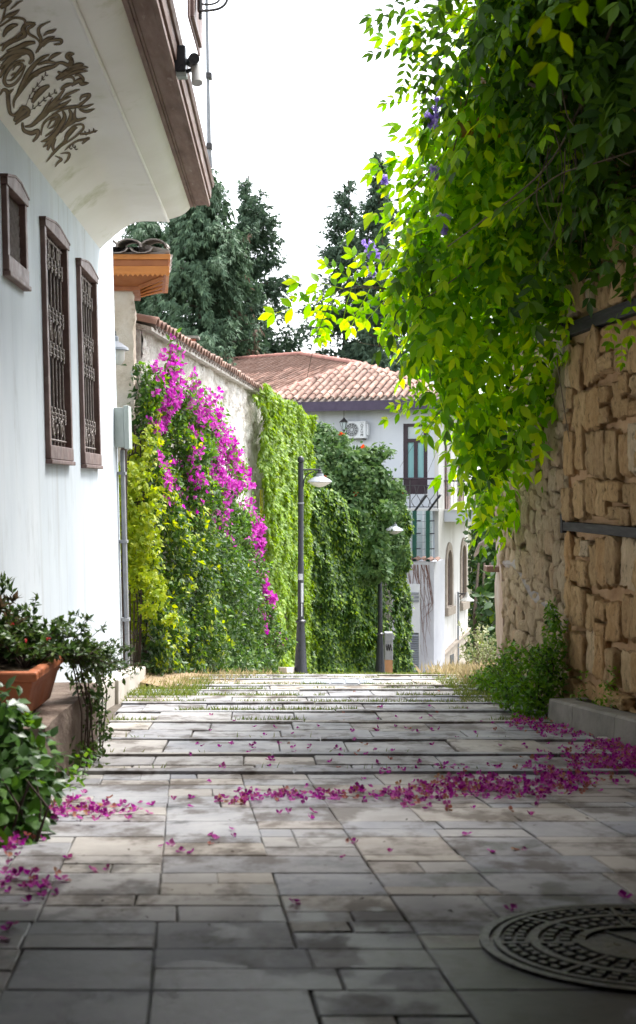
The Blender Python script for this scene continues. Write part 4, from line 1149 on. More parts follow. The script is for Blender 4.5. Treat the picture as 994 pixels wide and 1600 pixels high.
# door
do = MB(); dw = da1-da0
for (x0, x1, z0, z1) in ((da0, da0+.14, DZ0, DZ1), (da1-.14, da1, DZ0, DZ1), (da0+.14, da1-.14, DZ1-.10, DZ1), (da0+.14, da1-.14, DZ1-.62, DZ1-.50), ((da0+da1)/2-.06, (da0+da1)/2+.06, DZ0, DZ1-.62), (da0+.14, (da0+da1)/2-.06, DZ0, DZ0+.55), ((da0+da1)/2+.06, da1-.14, DZ0, DZ0+.55)):
    do.box(x0, x1, .04, .14, z0, z1, fn=H)
dob = do.build('balcony_door', door_m, bh)
m = MB(); m.box(da0+.14, (da0+da1)/2-.06, .10, .12, DZ0+.55, DZ1-.62, fn=H); m.build('pane', curtain_m, dob)
m = MB(); m.box((da0+da1)/2+.06, da1-.14, .10, .12, DZ0+.55, DZ1-.62, fn=H); m.build('pane', curtain_m, dob)
m = MB(); m.box(da0+.14, da1-.14, .10, .12, DZ1-.50, DZ1-.10, fn=H); m.build('pane', pale_glass, dob)
# front balcony
b0a, _ = ha(598, -.5); b1a, YB = ha(684, -.5)
zf = hz(797, YB)
m = MB(); m.box(b0a, b1a+.06, -.55, -.005, zf-.03, zf+.05, fn=H); bal = m.build('balcony', house_white, bh)
zr = hz(748, YB)
m = MB(); m.tube([H(b0a,-.02,zr), H(b0a,-.5,zr), H(b1a,-.5,zr), H(b1a,-.02,zr)], .032, 8); m.build('handrail', door_m, bal, smooth='auto')
m = MB(); m.tube([H(b0a,-.5,zf+.1), H(b1a,-.5,zf+.1)], .015, 6); m.tube([H(b0a,-.5,zr-.22), H(b1a,-.5,zr-.22)], .015, 6); m.build('lower_rail', iron, bal)
n = 12
for k in range(n+1):
    a = b0a + (b1a-b0a)*k/n
    m = MB()
    if k % 6 == 0: m.tube([H(a,-.5,zf), H(a,-.5,zr)], .022, 6)
    else:
        bow = .10*math.sin(math.pi*.5)
        m.tube(crom([H(a,-.5,zr-.22), H(a-.06*(-1)**k,-.56,zr-.5), H(a+.07*(-1)**k,-.62,zf+.3), H(a,-.5,zf+.1)], 4), .012, 5)
    m.build('baluster', iron, bal)
# side balcony
s0, _ = hb(694); s1, Ys = hb(731)
zs2 = hz(797, 44.0)
m = MB(); m.box(.003, .95, s0, s1+.05, zs2-.36, zs2+.0, fn=H); sb = m.build('side_balcony', blue_wall, bh)
m = MB(); m.box(.003, 1.0, s0-.04, s1+.1, zs2+.001, zs2+.05, fn=H); m.build('floor_slab', house_white, sb)
zr2 = zs2 + 1.0
m = MB(); m.tube([H(.0,s0,zr2), H(.93,s0,zr2), H(.93,s1,zr2)], .028, 7); m.build('handrail', iron, sb)
for k in range(8):
    m = MB(); a = .12 + .11*k; m.tube([H(a,s0,zs2+.05), H(a,s0-.02,zs2+.5), H(a,s0,zr2)], .010, 5); m.build('baluster', iron, sb)
for k in range(9):
    m = MB(); q = s0 + (s1-s0)*(k+.5)/9; m.tube([H(.93,q,zs2+.05), H(.93,q,zr2)], .010, 5); m.build('baluster', iron, sb)
# upper side windows with shutters
for px0, px1 in ((695, 701), (716, 723)):
    q0, Yw = hb(px0); q1, _ = hb(px1)
    m = MB(); m.box(.004, .05, q0, q1, zs2+.06, hz(664, Yw), fn=H); wf = m.build('side_door', brown_wood, bh)
    m = MB(); m.box(.051, .06, q0+.08, q1-.08, zs2+.5, hz(680, Yw), fn=H); m.build('pane', glass_dark, wf)
# roof
EB = -.75
eL = Vector(H(ha(400, EB)[0], EB, 2.80)); eR = Vector(H(.75, EB, 2.80))
apx = Vector(P(559, 569, 46.0)); rgt = Vector(P(700, 612, 52.0))
topL = Vector(P(470, 554, 51.0))
nL = (apx-eL).cross(topL-eL).normalized()
if nL.z < 0: nL = -nL
def onplane(px, py):
    d = Vector(((px-CX)/F, 1, (HZ-py)/F)); t = nL.dot(eL)/nL.dot(d); return d*t
farL = onplane(330, 565); lowL = onplane(330, 618)
eR2 = Vector(H(.75, 9, 2.80))
deck = MB()
dn = Vector((0, 0, -.07))
deck.add([eL+dn, eR+dn, apx+dn], [(0, 1, 2)]); deck.add([eR+dn, eR2+dn, rgt+dn, apx+dn], [(0, 1, 2, 3)])
deck.add([lowL+dn, eL+dn, apx+dn, topL+dn, farL+dn], [(0, 1, 2, 3, 4)])
deck.add([topL+dn, apx+dn, rgt+dn, Vector(P(560, 575, 60))+dn], [(0,1,2,3)])
roof = deck.build('roof', tile_old, bh)
def poly_in(p, poly):
    c = False; j = len(poly)-1
    for i in range(len(poly)):
        (xi, yi), (xj, yj) = poly[i], poly[j]
        if (yi > p[1]) != (yj > p[1]) and p[0] < (xj-xi)*(p[1]-yi)/(yj-yi)+xi: c = not c
        j = i
    return c
rt = barrel('roof_tile', .50, .20, .10, 6, .014); rp = barrel('roof_pan', .50, .20, -.045, 3, .014)
ntile = 0
far_tiles = MB()
def tile_plane(poly, eave0, eave1, pitch=.265, expo=.43, limit=300):
    global ntile
    p0 = Vector(eave0); ex = (Vector(eave1)-p0).normalized()
    nrm = None
    a, b, c = poly[0], poly[1], poly[2]
    nrm = (b-a).cross(c-a).normalized()
    if nrm.z < 0: nrm = -nrm
    ey = nrm.cross(ex)
    if ey.z < 0: ey = -ey
    loc = [((q-p0).dot(ex), (q-p0).dot(ey)) for q in poly]
    x0 = min(q[0] for q in loc); x1 = max(q[0] for q in loc); y1 = max(q[1] for q in loc)
    j = 0; y = -.06
    while y < y1:
        x = x0 + .1
        while x < x1:
            if poly_in((x, max(y, .02) + .12), loc):
                q = p0 + ex*x + ey*y + nrm*(.05 + random.uniform(-.008, .008))
                jx = random.uniform(-.012, .012)
                ntile += 1
                if ntile <= 300: place('roof_tile', rt, tile_m, roof, q+ex*jx, ex, ey + nrm*-.01, (1, 1, random.uniform(.9, 1.15)))
                else:
                    yy_ = (ey + nrm*-.01).normalized(); zz2 = ex.cross(yy_)
                    far_tiles.add([q + ex*v_.co.x + yy_*v_.co.y + zz2*v_.co.z for v_ in rt.vertices], [tuple(p_.vertices) for p_ in rt.polygons])
            x += pitch
        y += expo; j += 1
tile_plane([eL, eR, apx], eL, eR)
exL = nL.cross(Vector((0, 0, 1))).normalized()
tile_plane([lowL, eL, apx, topL, farL], eL, eL - exL if exL.x > 0 else eL + exL)
far_tiles.build('distant_roof_tiles', tile_m, roof, kind='stuff')
def ridge(a, b):
    d = b-a; L = d.length; n = max(1, int(L/.4))
    for k in range(n):
        q = a + d*(k/n) + Vector((0, 0, .0))
        side = d.cross(Vector((0, 0, 1)))
        place('ridge_tile', rt, ridge_m, roof, q, side, d, (1.25, L/n/.47, 1.5))
rt2 = rt.copy(); rt2.materials.clear(); rt2.materials.append(ridge_m)
def ridge(a, b):
    d = b-a; L = d.length; n = max(1, int(L/.45))
    for k in range(n):
        q = a + d*(k/n)
        place('ridge_tile', rt2, ridge_m, roof, q, d.cross(Vector((0, 0, 1))), d, (1.2, L/n/.47, 1.35))
ridge(eL, apx); ridge(topL, apx); ridge(apx, rgt); ridge(farL, topL)
m = MB(); m.add([eL+Vector((0,0,-.04)), eR+Vector((0,0,-.04)), eR+Vector((0,0,-.36)), eL+Vector((0,0,-.36)), eL+Vector(HV)*.06+Vector((0,0,-.04)), eR+Vector(HV)*.06+Vector((0,0,-.04)), eR+Vector(HV)*.06+Vector((0,0,-.36)), eL+Vector(HV)*.06+Vector((0,0,-.36))], [(0,1,2,3),(4,7,6,5),(0,4,5,1),(3,2,6,7),(0,3,7,4),(1,5,6,2)])
m.build('eaves_fascia', fascia_m, bh)
m = MB(); e0 = HV*(-EB); m.add([eL+Vector((0,0,-.34)), eR+Vector((0,0,-.34)), eR+e0+Vector((-.7,0,-.30)), eL+e0+Vector((0,0,-.30))], [(0,1,2,3)])
m.add([eR+Vector((0,0,-.34)), eR2+Vector((0,0,-.34)), eR2-HU*.75+Vector((0,0,-.30)), eR+e0-HU*.75+Vector((0,0,-.301))], [(0,1,2,3)]); m.build('eaves_soffit', fascia_m, bh)
# air conditioner and hanging lantern under the eaves
a0, Yac = ha(546, -.02); a1, _ = ha(574.5, -.02); z0, z1 = hz(685.5, Yac), hz(659, Yac)
ac = thing('air_conditioner', 'white outdoor air conditioning unit under the eaves of the blue house', 'air conditioner', H(a0, -.2, z0))
m = MB(); m.box(a0, a1+.04, -.36, -.06, z0, z1, fn=H); m.build('casing', ac_white, ac, bevel=.02)
m = MB(); cc = ((a0+a1)/2 - .12, (z0+z1)/2); rr = (z1-z0)*.40
def disc(mb, c, r, b, n=24, r0=0):
    v = [H(c[0]+r*math.cos(2*math.pi*k/n), b, c[1]+r*math.sin(2*math.pi*k/n)) for k in range(n)]
    v2 = [H(c[0]+r*math.cos(2*math.pi*k/n), b+.03, c[1]+r*math.sin(2*math.pi*k/n)) for k in range(n)]
    mb.add(v+v2, [tuple(range(n))]+[(k, (k+1) % n, n+(k+1) % n, n+k) for k in range(n)])
disc(m, cc, rr, -.375); m.build('fan_grille', ac_dark, ac)
m = MB()
for q in (.95, .7, .45, .2):
    m.tube([H(cc[0]+rr*q*math.cos(t), -.385, cc[1]+rr*q*math.sin(t)) for t in np.linspace(0, 2*math.pi, 21)], .006, 4)
for t in np.linspace(0, math.pi, 7)[:-1]: m.tube([H(cc[0]+rr*math.cos(t), -.384, cc[1]+rr*math.sin(t)), H(cc[0]-rr*math.cos(t), -.384, cc[1]-rr*math.sin(t))], .005, 4)
m.build('grille_wires', ac_white, ac)
m = MB(); m.box(a1+.041, a1+.10, -.30, -.10, z0+.10, z1-.1, fn=H); m.build('side_cover', ac_white, ac, bevel=.02)
for zz_ in (.08,): 
    m = MB(); m.box(a0+.08, a0+.13, -.34, -.005, z0-.05, z0-.002, fn=H); m.box(a1-.1, a1-.05, -.34, -.005, z0-.05, z0-.002, fn=H); m.build('bracket', iron, ac)
def text3d(name, txt, size, loc, xdir, zdir, mat, par, ext=.004):
    cu = bpy.data.curves.new(name, 'FONT'); cu.body = txt; cu.size = size; cu.extrude = ext; cu.align_x = 'CENTER'; cu.align_y = 'CENTER'
    tmp = bpy.data.objects.new(name, cu); COL.objects.link(tmp)
    dg = bpy.context.evaluated_depsgraph_get(); me = bpy.data.meshes.new_from_object(tmp.evaluated_get(dg))
    bpy.data.objects.remove(tmp)
    me.materials.clear(); me.materials.append(mat)
    x = Vector(xdir).normalized(); y = Vector(zdir).normalized(); z = x.cross(y)
    M = Matrix(((x[0],y[0],z[0],loc[0]),(x[1],y[1],z[1],loc[1]),(x[2],y[2],z[2],loc[2]),(0,0,0,1)))
    me.transform(M)
    return link(name, me, mat, par)
xt = a1 - .09
for k, ch_ in enumerate('\u00d6ZUM'):
    text3d('letter', ch_, .125, H(xt, -.366, z1 - .155 - .105*k), HU, (0, 0, 1), lettering_m, ac)
m = MB(); m.box(xt-.07, xt+.07, -.364, -.361, z1-.062, z1-.052, fn=H); m.build('badge_line', lamp_grey, ac)
aL, YL = ha(537.5, -.35); zl = hz(660, YL)
hl = thing('hanging_lantern', 'small black lantern hanging on a rod under the blue house eaves', 'lantern', H(aL, -.35, zl))
c = H(aL, -.35, zl)
m = MB(); m.tube([(c[0], c[1], zl+.15), (c[0], c[1], ZE+.05)], .012, 6); m.build('rod', iron, hl)
m = MB(); m.lathe([(.16,.0),(.15,.02),(.05,.11),(.02,.16)], c, 6); m.build('cap', iron, hl)
m = MB(); m.lathe([(.03,-.26),(.06,-.24),(.13,0.0),(.02,.001)], c, 6); m.build('glass', pale_glass, hl)
m = MB()
for k in range(6):
    t = 2*math.pi*k/6; m.tube([(c[0]+.06*math.cos(t), c[1]+.06*math.sin(t), zl-.24), (c[0]+.133*math.cos(t), c[1]+.133*math.sin(t), zl)], .009, 4)
m.lathe([(.02,-.33),(.03,-.29),(.065,-.25),(.06,-.24)], c, 6); m.build('cage', iron, hl)
# wall lamp on a pipe at the white side wall
bl, Yl = hb(712.5)
wl2 = thing('pipe_lamp', 'grey bell lamp on a thin pipe against the blue house side wall', 'street lamp', H(.1, bl, hz(1050, Yl)))
zt = hz(927, Yl)
m = MB(); m.tube([H(.08, bl, -8.6), H(.08, bl, zt+.05)], .035, 8); m.build('pole', lamp_grey, wl2, smooth='auto')
m = MB(); m.tube([H(.08, bl, zt), H(.40, bl-.1, zt)], .022, 6); m.tube(crom([H(.08,bl,zt-.22), H(.12,bl,zt-.1), H(.25,bl-.05,zt-.02)], 4), .016, 6); m.build('arm', iron, wl2)
c = H(.42, bl-.1, zt-.02)
m = MB(); m.lathe([(.24,-.22),(.24,-.205),(.15,-.13),(.08,-.08),(.05,0),(.03,.08)], c, 18); m.build('lamp_shade', lamp_white, wl2, smooth='auto')
# annex wall in front of the house with louvre, tile cap and fence posts
AF = -1.4
ax0, Yx0 = ha(600, AF); ax1, Yx1 = ha(678, AF)
azt = hz(878, Yx1)
an = thing('annex_wall', 'stained white annex wall with louvred panel and clay tile cap', 'wall', H(ax1, AF, gz(41)))
m = MB(); m.box(ax0, ax1, AF, -.01, -8.5, azt, fn=H); m.build('wall_face', cool_white, an)
for k in range(7):
    a = ax1 + .05 - .22*k; place('cap_tile', cop_me, tile_m, an, H(a, AF-.10, azt+.03), HU, HV + Vector((0, 0, .15)), (1.05, 1, .9))
l0, Yl0 = ha(641.5, AF); l1, _ = ha(655, AF)
lz0, lz1 = hz(1052, Yl0), hz(988, Yl0)
m = MB(); m.box(l0-.04, l1+.04, AF-.04, AF-.003, lz0-.6, hz(912, Yl0), fn=H); lf = m.build('louvre_frame', ac_white, an)
nl = 18
for k in range(nl):
    z = lz0 + (lz1-lz0)*k/nl
    m = MB(); m.add([H(l0,AF-.045,z), H(l1,AF-.045,z), H(l1,AF-.10,z-.045), H(l0,AF-.10,z-.045), H(l0,AF-.045,z+.012), H(l1,AF-.045,z+.012), H(l1,AF-.10,z-.033), H(l0,AF-.10,z-.033)], [(0,1,2,3),(4,7,6,5),(0,4,5,1),(1,5,6,2),(2,6,7,3),(3,7,4,0)]); m.build('louvre_slat', lamp_grey, lf)
m = MB(); m.box(l0, l1, AF-.044, AF-.0405, lz0, lz1, fn=H); m.build('louvre_back', ac_dark, lf)
nx0 = hz(925, Yl0)
for k in range(3):
    m = MB(); m.box(l0, l1, AF-.09, AF-.041, nx0-.12*k-.07, nx0-.12*k, fn=H); m.build('upper_slat', lamp_grey, lf)
# glazed lean-to above the annex, green fence posts and wires
g0, Yg = ha(632, -.6); g1, _ = ha(676, -.6)
gs = thing('glazed_screen', 'pale blue translucent screen behind green posts below the balcony', 'screen', H(g0, -.6, azt))
m = MB(); m.box(g0-.35, g1, -.62, -.58, azt+.03, zf-.04, fn=H); m.build('panel', pale_glass, gs)
m = MB(); m.box(g0+.62, g0+.68, -.66, -.625, azt+.03, zf-.04, fn=H); m.build('mullion', ac_white, gs)
for px in (648, 669):
    a, Yf = ha(px, AF+.15)
    gpz = thing('fence_post', 'green metal fence post with angled top, %s' % ('left of the pair on the annex' if px < 660 else 'right of the pair on the annex'), 'fence post', H(a, AF+.15, azt), 'green fence posts')
    zt = hz(798, Yf)
    m = MB(); m.box(a-.06, a+.06, AF+.10, AF+.20, azt-.02, zt, fn=H); m.build('post', green_post, gpz)
    m = MB(); m.tube([H(a, AF+.15, zt-.02), H(a+.48, AF-.1, zt+.52)], .04, 5); m.build('angled_arm', black_paint, gpz)
    for q in (.25, .55, .8):
        m = MB(); m.tube([H(a+.05, AF+.12, azt+(zt-azt)*q), H(a+.22, AF+.08, azt+(zt-azt)*q+.01)], .02, 5); m.build('insulator', black_paint, gpz)
for j in range(7):
    zq = azt + .2 + j*.22
    a, _ = ha(640, AF+.12); b, _ = ha(676, AF+.12)
    m = MB(); m.tube([H(a, AF+.12, zq), H((a+b)/2, AF+.12, zq-.03), H(b, AF+.12, zq)], .008, 4); m.build('wire', lamp_grey, gs)
# outdoor units half hidden behind the vine
for k, py in enumerate((822, 853)):
    a0, Yac = ha(627, -1.2); a1, _ = ha(640, -1.2)
    u = thing('outdoor_unit', 'white fan unit half hidden by the trumpet vine, %s one' % ('upper' if k == 0 else 'lower'), 'air conditioner', H(a0, -1.2, hz(py, Yac)))
    z = hz(py, Yac)
    m = MB(); m.box(a0-.6, a1, -1.25, -.95, z-.33, z+.28, fn=H); m.build('casing', ac_white, u, bevel=.02)
    m = MB(); disc(m, (a0-.12, z), .26, -1.27); m.build('fan_grille', ac_dark, u)
# dry creeper stems on the annex wall
cr = MB()
for k in range(16):
    a = ax1 - .1 - random.random()*.8; z = azt - .1; pts = []
    dx = random.uniform(-.01, .07)
    L = random.uniform(.8, 3.2)
    for q in range(9):
        pts.append(H(a + dx*q + random.uniform(-.03, .03), AF-.012, z - L*q/8))
        if a + dx*q > ax1-.05: dx = -abs(dx)*.3
    cr.tube(pts, [.010*(1-q/10) for q in range(9)], 4)
o = cr.build('dry_creeper', surf('dry_creeper_stem', [(.16,.08,.06),(.28,.16,.13)], 9, .9)); tag(o, 'leafless brown creeper stems hanging down the white annex wall', 'creeper')
# utility cabinet beside the far lamp
ub = thing('utility_cabinet', 'grey cabinet with scribbles on an orange base beside the far street lamp', 'cabinet', P(606, 1050, 35.5))
a = P(607, 1053, 35.5)
m = MB(); m.box(a[0]-.10, a[0]+.11, 35.4, 35.8, a[2]-.3, a[2]+.40); m.build('base', surf('orange_render', [(.42,.22,.11),(.50,.28,.15)], 4, .85), ub)
m = MB(); m.box(a[0]-.11, a[0]+.12, 35.38, 35.82, a[2]+.401, a[2]+1.15); m.build('cabinet', pipe_m, ub, bevel=.02)
m = MB(); m.tube(crom([(a[0]-.07+.03*k, 35.37, a[2]+.75+.09*(-1)**k) for k in range(6)], 5), .01, 4); m.build('scribble', lettering_m, ub)
# brick chimney behind the garden wall
ch = thing('brick_chimney', 'small red brick chimney showing above the garden wall coping', 'chimney', P(296, 548, 30))
q = P(296, 548, 30)
for j in range(7):
    for k in range(2):
        m = MB(); x0 = q[0]-.16 + k*.165; m.box(x0, x0+.155, 29.85, 30.15, q[2]-.25+j*.075, q[2]-.25+j*.075+.066); m.build('brick', brick_m, ch)
m = MB(); m.box(q[0]-.155, q[0]+.16, 29.86, 30.14, q[2]-2.6, q[2]+.26); m.build('core', mortar_m, ch)
m = MB(); m.box(q[0]-.23, q[0]+.23, 29.78, 30.22, q[2]+.27, q[2]+.33); m.build('cap', concrete, ch)

# ---------------------------------------------------------------- stone walls on the right
def stone_mesh(seed, n=7, rnd=.42, amp=.10):
    bm = bmesh.new(); bmesh.ops.create_cube(bm, size=2)
    bmesh.ops.subdivide_edges(bm, edges=bm.edges[:], cuts=n-1, use_grid_fill=True)
    for v in bm.verts:
        p = v.co.copy(); s = p.normalized()*1.18
        q = p.lerp(s, rnd)
        k = noise.noise(q*1.1 + Vector((seed*5.1, seed*2.3, 0)))*amp*1.6 + noise.noise(q*2.9 + Vector((seed*1.7, 0, seed*3.3)))*amp*1.2 + noise.noise(Vector((q.x*7, q.y*7, q.z*4)) + Vector((0, seed*1.7, seed*3.3)))*amp*1.15
        q += p.normalized()*k
        v.co = q*.5
    me = bpy.data.meshes.new('stone'); bm.to_mesh(me); bm.free(); me.shade_smooth()
    return me
ochre_me = [stone_mesh(k, 8, .12 + .2*random.random(), .15) for k in range(12)]
rub_me = [stone_mesh(40+k, 6, .50, .20) for k in range(10)]
def pier_x(y): return 1.94 + .145*(9.9-y)
PA = Vector((-.145, 1, 0)).normalized(); PN = Vector((-1, -.145, 0)).normalized()
sw = thing('ochre_stone_wall', 'ochre rough stone wall with two dark timber beams, nearest on the right', 'wall', (1.95, 9.9, gz(9.9)))
def PW(s, z, d=0):
    """s metres back toward the camera from the far corner"""
    q = Vector((1.94, 9.9, 0)) - PA*s + PN*d; return Vector((q.x, q.y, z))
m = MB()
NS, NZ = 40, 50
vv = []
for i in range(NS+1):
    for j in range(NZ+1):
        s = 5.2*i/NS; z = -2.2 + 5.2*j/NZ
        vv.append(PW(s, z, -.02 + .035*noise.noise(Vector((s*2.2, z*2.2, 3))) + .02*noise.noise(Vector((s*7, z*7, 1)))))
m.add(vv, [(i*(NZ+1)+j, (i+1)*(NZ+1)+j, (i+1)*(NZ+1)+j+1, i*(NZ+1)+j+1) for i in range(NS) for j in range(NZ)])
m.add([PW(0,-2.2), PW(0,3.0), PW(0,3.0,-.8), PW(0,-2.2,-.8), PW(5.2,3.0,-.8), PW(5.2,3.0)], [(0,1,2,3),(1,5,4,2)])
m.build('mortar_face', wall_mortar, sw, smooth=True)
zb0, zb1 = -.355, -.285
def beam(z0, z1, s0=-.02):
    m = MB(); c = []
    for s in (s0, 5.2):
        for d, z in ((-.15, z0), (.055, z0), (.055, z1), (-.15, z1)): c.append(PW(s, z, d))
    m.add(c, [(0,1,2,3),(7,6,5,4),(0,4,5,1),(1,5,6,2),(2,6,7,3),(3,7,4,0)]); m.build('timber_beam', beam_m, sw, bevel=.006)
    m = MB(); c = []
    for s in (s0-.015, s0+.035):
        for d, z in ((-.1, z0-.02), (.06, z0-.02), (.06, z1+.06), (-.1, z1+.06)): c.append(PW(s, z, d))
    m.add(c, [(0,1,2,3),(7,6,5,4),(0,4,5,1),(1,5,6,2),(2,6,7,3),(3,7,4,0)]); m.build('beam_end', beam_m, sw, bevel=.005)
beam(-.355, -.285); beam(1.135, 1.235)
def course(zlo, zhi, wmin, wmax, smax, pal, mat, par, fn, depth=.15, namez='stone', gap=.016, a=None, nrm=None, proud=.02, jit=.09):
    s = -random.uniform(0, .1)
    cnt = 0
    while s < smax:
        w = random.uniform(wmin, wmax); s0 = max(s, 0.0); s1 = min(s+w, smax)
        if s1 - s0 > .05:
            hl = random.uniform(0, .03)*(zhi-zlo)/.3; hh = random.uniform(0, .05)*(zhi-zlo)/.3
            parts_ = [(zlo+hl, zhi-hh)]
            if (zhi-zlo) > .26 and random.random() < .22: zm = zlo+(zhi-zlo)*random.uniform(.4, .6); parts_ = [(zlo+hl, zm-.01), (zm+.01, zhi-hh)]
            for za, zb in parts_:
                c = fn((s0+s1)/2, (za+zb)/2 + .035*math.sin((s0+s1)*2.3+zlo*5), random.uniform(-.012, .03)+proud-depth*.35)
                rot = random.uniform(-1, 1)*jit
                xd = (a + Vector((0, 0, rot)));
                o = place(namez, random.choice(pal), mat, par, c, xd, -nrm, ((s1-s0-gap)*random.uniform(.94, 1.06), depth*random.uniform(.8, 1.25), (zb-za-gap)*random.uniform(.95, 1.08)))
                cnt += 1
        s = s1 if s + w < smax else smax
    return cnt
nst = 0
zrows = [-1.78, -1.42, -1.08, -.74, -.37]
for a, b in zip(zrows, zrows[1:]): nst += course(a, b, .15, .34, 2.0, ochre_me, ochre_stone, sw, PW, a=PA, nrm=PN)
zrows = [-.27, .04, .42, .73, 1.12]
for a, b in zip(zrows, zrows[1:]): nst += course(a, b, .15, .32, 2.0, ochre_me, ochre_stone, sw, PW, a=PA, nrm=PN)
zrows = [1.25, 1.58, 1.92, 2.3, 2.65]
for a, b in zip(zrows, zrows[1:]): nst += course(a, b, .18, .36, 2.0, ochre_me, ochre_stone, sw, PW, a=PA, nrm=PN)
# second wall, weathered rubble, running back from the corner
rw = thing('rubble_wall', 'weathered beige rubble wall running back behind the green shrub, right', 'wall', (2.0, 12, gz(12)))
RA = Vector((.012, 1, 0)).normalized(); RN = Vector((-1, .012, 0)).normalized()
def RW(s, z, d=0):
    q = Vector((1.955, 9.92, 0)) + RA*s + RN*d; return Vector((q.x, q.y, z))
m = MB(); vv = []
NS, NZ = 36, 50
for i in range(NS+1):
    for j in range(NZ+1):
        s = 3.75*i/NS; z = -2.6 + 5.0*j/NZ
        vv.append(RW(s, z, -.03 + .03*noise.noise(Vector((s*2.2, z*2.2, 9)))))
m.add(vv, [(i*(NZ+1)+j, (i+1)*(NZ+1)+j, (i+1)*(NZ+1)+j+1, i*(NZ+1)+j+1) for i in range(NS) for j in range(NZ)])
m.add([RW(3.75,-2.6), RW(3.75,2.4), RW(3.75,2.4,-.7), RW(3.75,-2.6,-.7), RW(0,2.4,-.7), RW(0,2.4)], [(0,1,2,3),(1,5,4,2)])
m.build('mortar_face', surf('brown_rubble_mortar', [(.15,.10,.06),(.25,.18,.115),(.33,.25,.17)], 4, .95, .9, 14, bdist=.05), rw, smooth=True)
z = -2.25
nr = 0
while z < .95:
    h = random.uniform(.12, .25)
    nr += course(z-.01, z+h+.015, .13, .42, 3.72, rub_me, rubble_stone, rw, RW, depth=.13, a=RA, nrm=RN, gap=.0, proud=.012, jit=.22); z += h
m = MB()
pts = [(s, -1.12 + .36*(s/3.7) + .05*math.sin(s*3)) for s in np.linspace(.05, 3.7, 14)]
v = []
for s, zz_ in pts:
    v += [RW(s, zz_-.05+.02*math.sin(s*7), .02), RW(s, zz_, .058), RW(s, zz_+.05+.02*math.cos(s*9), .02)]
m.add(v, [(3*i+j, 3*i+j+1, 3*i+j+4, 3*i+j+3) for i in range(13) for j in range(2)]); m.build('mortar_repair_band', surf('grey_repair_mortar', [(.26,.23,.21),(.40,.36,.34)], 6, .95, .8, 18, bdist=.04), rw, smooth=True)
# pale end pier beyond it
ep = thing('wall_end_pier', 'pinkish plastered end of the rubble wall, by the dark shrubs', 'wall', (2.0, 14.2, gz(14.2)))
m = MB(); rough_box(m, 1.975, 2.7, 13.75, 14.25, -2.8, .6, 6, 6, 40, .03, 3.2); m.build('pier', surf('pink_peeling_plaster', [(.36,.22,.16),(.52,.40,.32),(.66,.60,.55)], 2.6, .9, .7, 12, stretch=(1, 1, .5), stain=((.26,.17,.11), 4, .55, .6), bdist=.04), ep, smooth=True)
m = MB(); m.box(1.83, 2.0, 13.9, 14.1, P(0, 893, 14)[2], P(0, 884, 14)[2]); m.build('projecting_tile', tile_m, ep, bevel=.01)
# log and small roof end jutting over the far bushes
lg = MB(); lg.tube([P(742, 868, 19), P(752, 852, 18.6), P(775, 838, 18.0), P(800, 825, 17.5), P(840, 805, 17)], [.02, .05, .06, .07, .07], 9)
o = lg.build('cut_branch', surf('grey_bark', [(.20,.17,.15),(.32,.28,.25)], 9, .9, .6, 30), None, smooth=True); tag(o, 'thick grey cut branch jutting from behind the rubble wall', 'branch')
# unseen house added behind and above the viewer to shade the foreground
pv = thing('shade_house', 'unseen house added over the viewpoint to shade the foreground', 'house', (0, -3, gz(-3)))
m = MB(); m.box(-3.4, 3.2, -9.6, -9.02, -1.2, 5.0); m.build('shade_end_wall', shade_house_m, pv)
m = MB(); m.box(-1.70, 3.2, -9, 5.7, 2.2, 5.0); m.build('shade_room', shade_house_m, pv)
m = MB(); m.box(2.62, 3.2, -9, 5.7, -1.7, 2.19); m.build('shade_right_wall', shade_house_m, pv)
m = MB(); m.box(-3.4, -1.66, -9, 4.6, -1.6, 2.19); m.build('shade_left_wall', shade_house_m, pv)

# ---------------------------------------------------------------- foliage
lm_wist = leafmat('wisteria_leaf', [(.06,.19,.008),(.13,.34,.012),(.23,.47,.018),(.35,.56,.025),(.48,.60,.04)], .6, .45, .22)
lm_wist_old_shade = leafmat('shaded_old_wisteria_leaf', [(.028,.075,.012),(.05,.125,.014),(.085,.19,.018),(.13,.26,.022)], .42, .45, .3)  # darker green of older leaves, also standing in for shade
lm_ivy_l = leafmat('light_ivy_leaf', [(.10,.20,.014),(.17,.29,.02),(.25,.36,.03)], .4, .45)
lm_ivy_d = leafmat('dark_ivy_leaf', [(.035,.09,.018),(.06,.14,.025),(.09,.18,.032)], .3, .4)
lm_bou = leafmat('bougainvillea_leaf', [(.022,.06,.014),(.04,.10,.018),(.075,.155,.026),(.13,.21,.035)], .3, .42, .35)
lm_yel = leafmat('yellow_creeper_leaf', [(.20,.30,.015),(.30,.40,.02),(.42,.47,.03)], .42, .45)
lm_bract = leafmat('magenta_bract', [(.30,.025,.21),(.44,.04,.35),(.54,.08,.44),(.60,.16,.48)], .35, .6, .2)
lm_fall = leafmat('fallen_bract', [(.17,.010,.11),(.28,.015,.19),(.40,.03,.31),(.46,.12,.33),(.36,.07,.18)], .3, .6, .2)
lm_dry = leafmat('dried_bract', [(.28,.10,.07),(.40,.16,.13),(.36,.22,.10)], .25, .7, .15)
lm_trump = leafmat('trumpet_vine_leaf', [(.04,.09,.03),(.065,.13,.04),(.11,.18,.055)], .3, .55, .22)
lm_orange = leafmat('orange_trumpet_flower', [(.70,.08,.015),(.80,.15,.03)], .3, .5)
lm_cyp = leafmat('cypress_spray', [(.055,.10,.06),(.085,.145,.085),(.125,.195,.11)], .12, .6, .2)
lm_cyp2 = leafmat('dark_cypress_spray', [(.045,.08,.054),(.07,.118,.074),(.105,.16,.096)], .12, .6, .2)
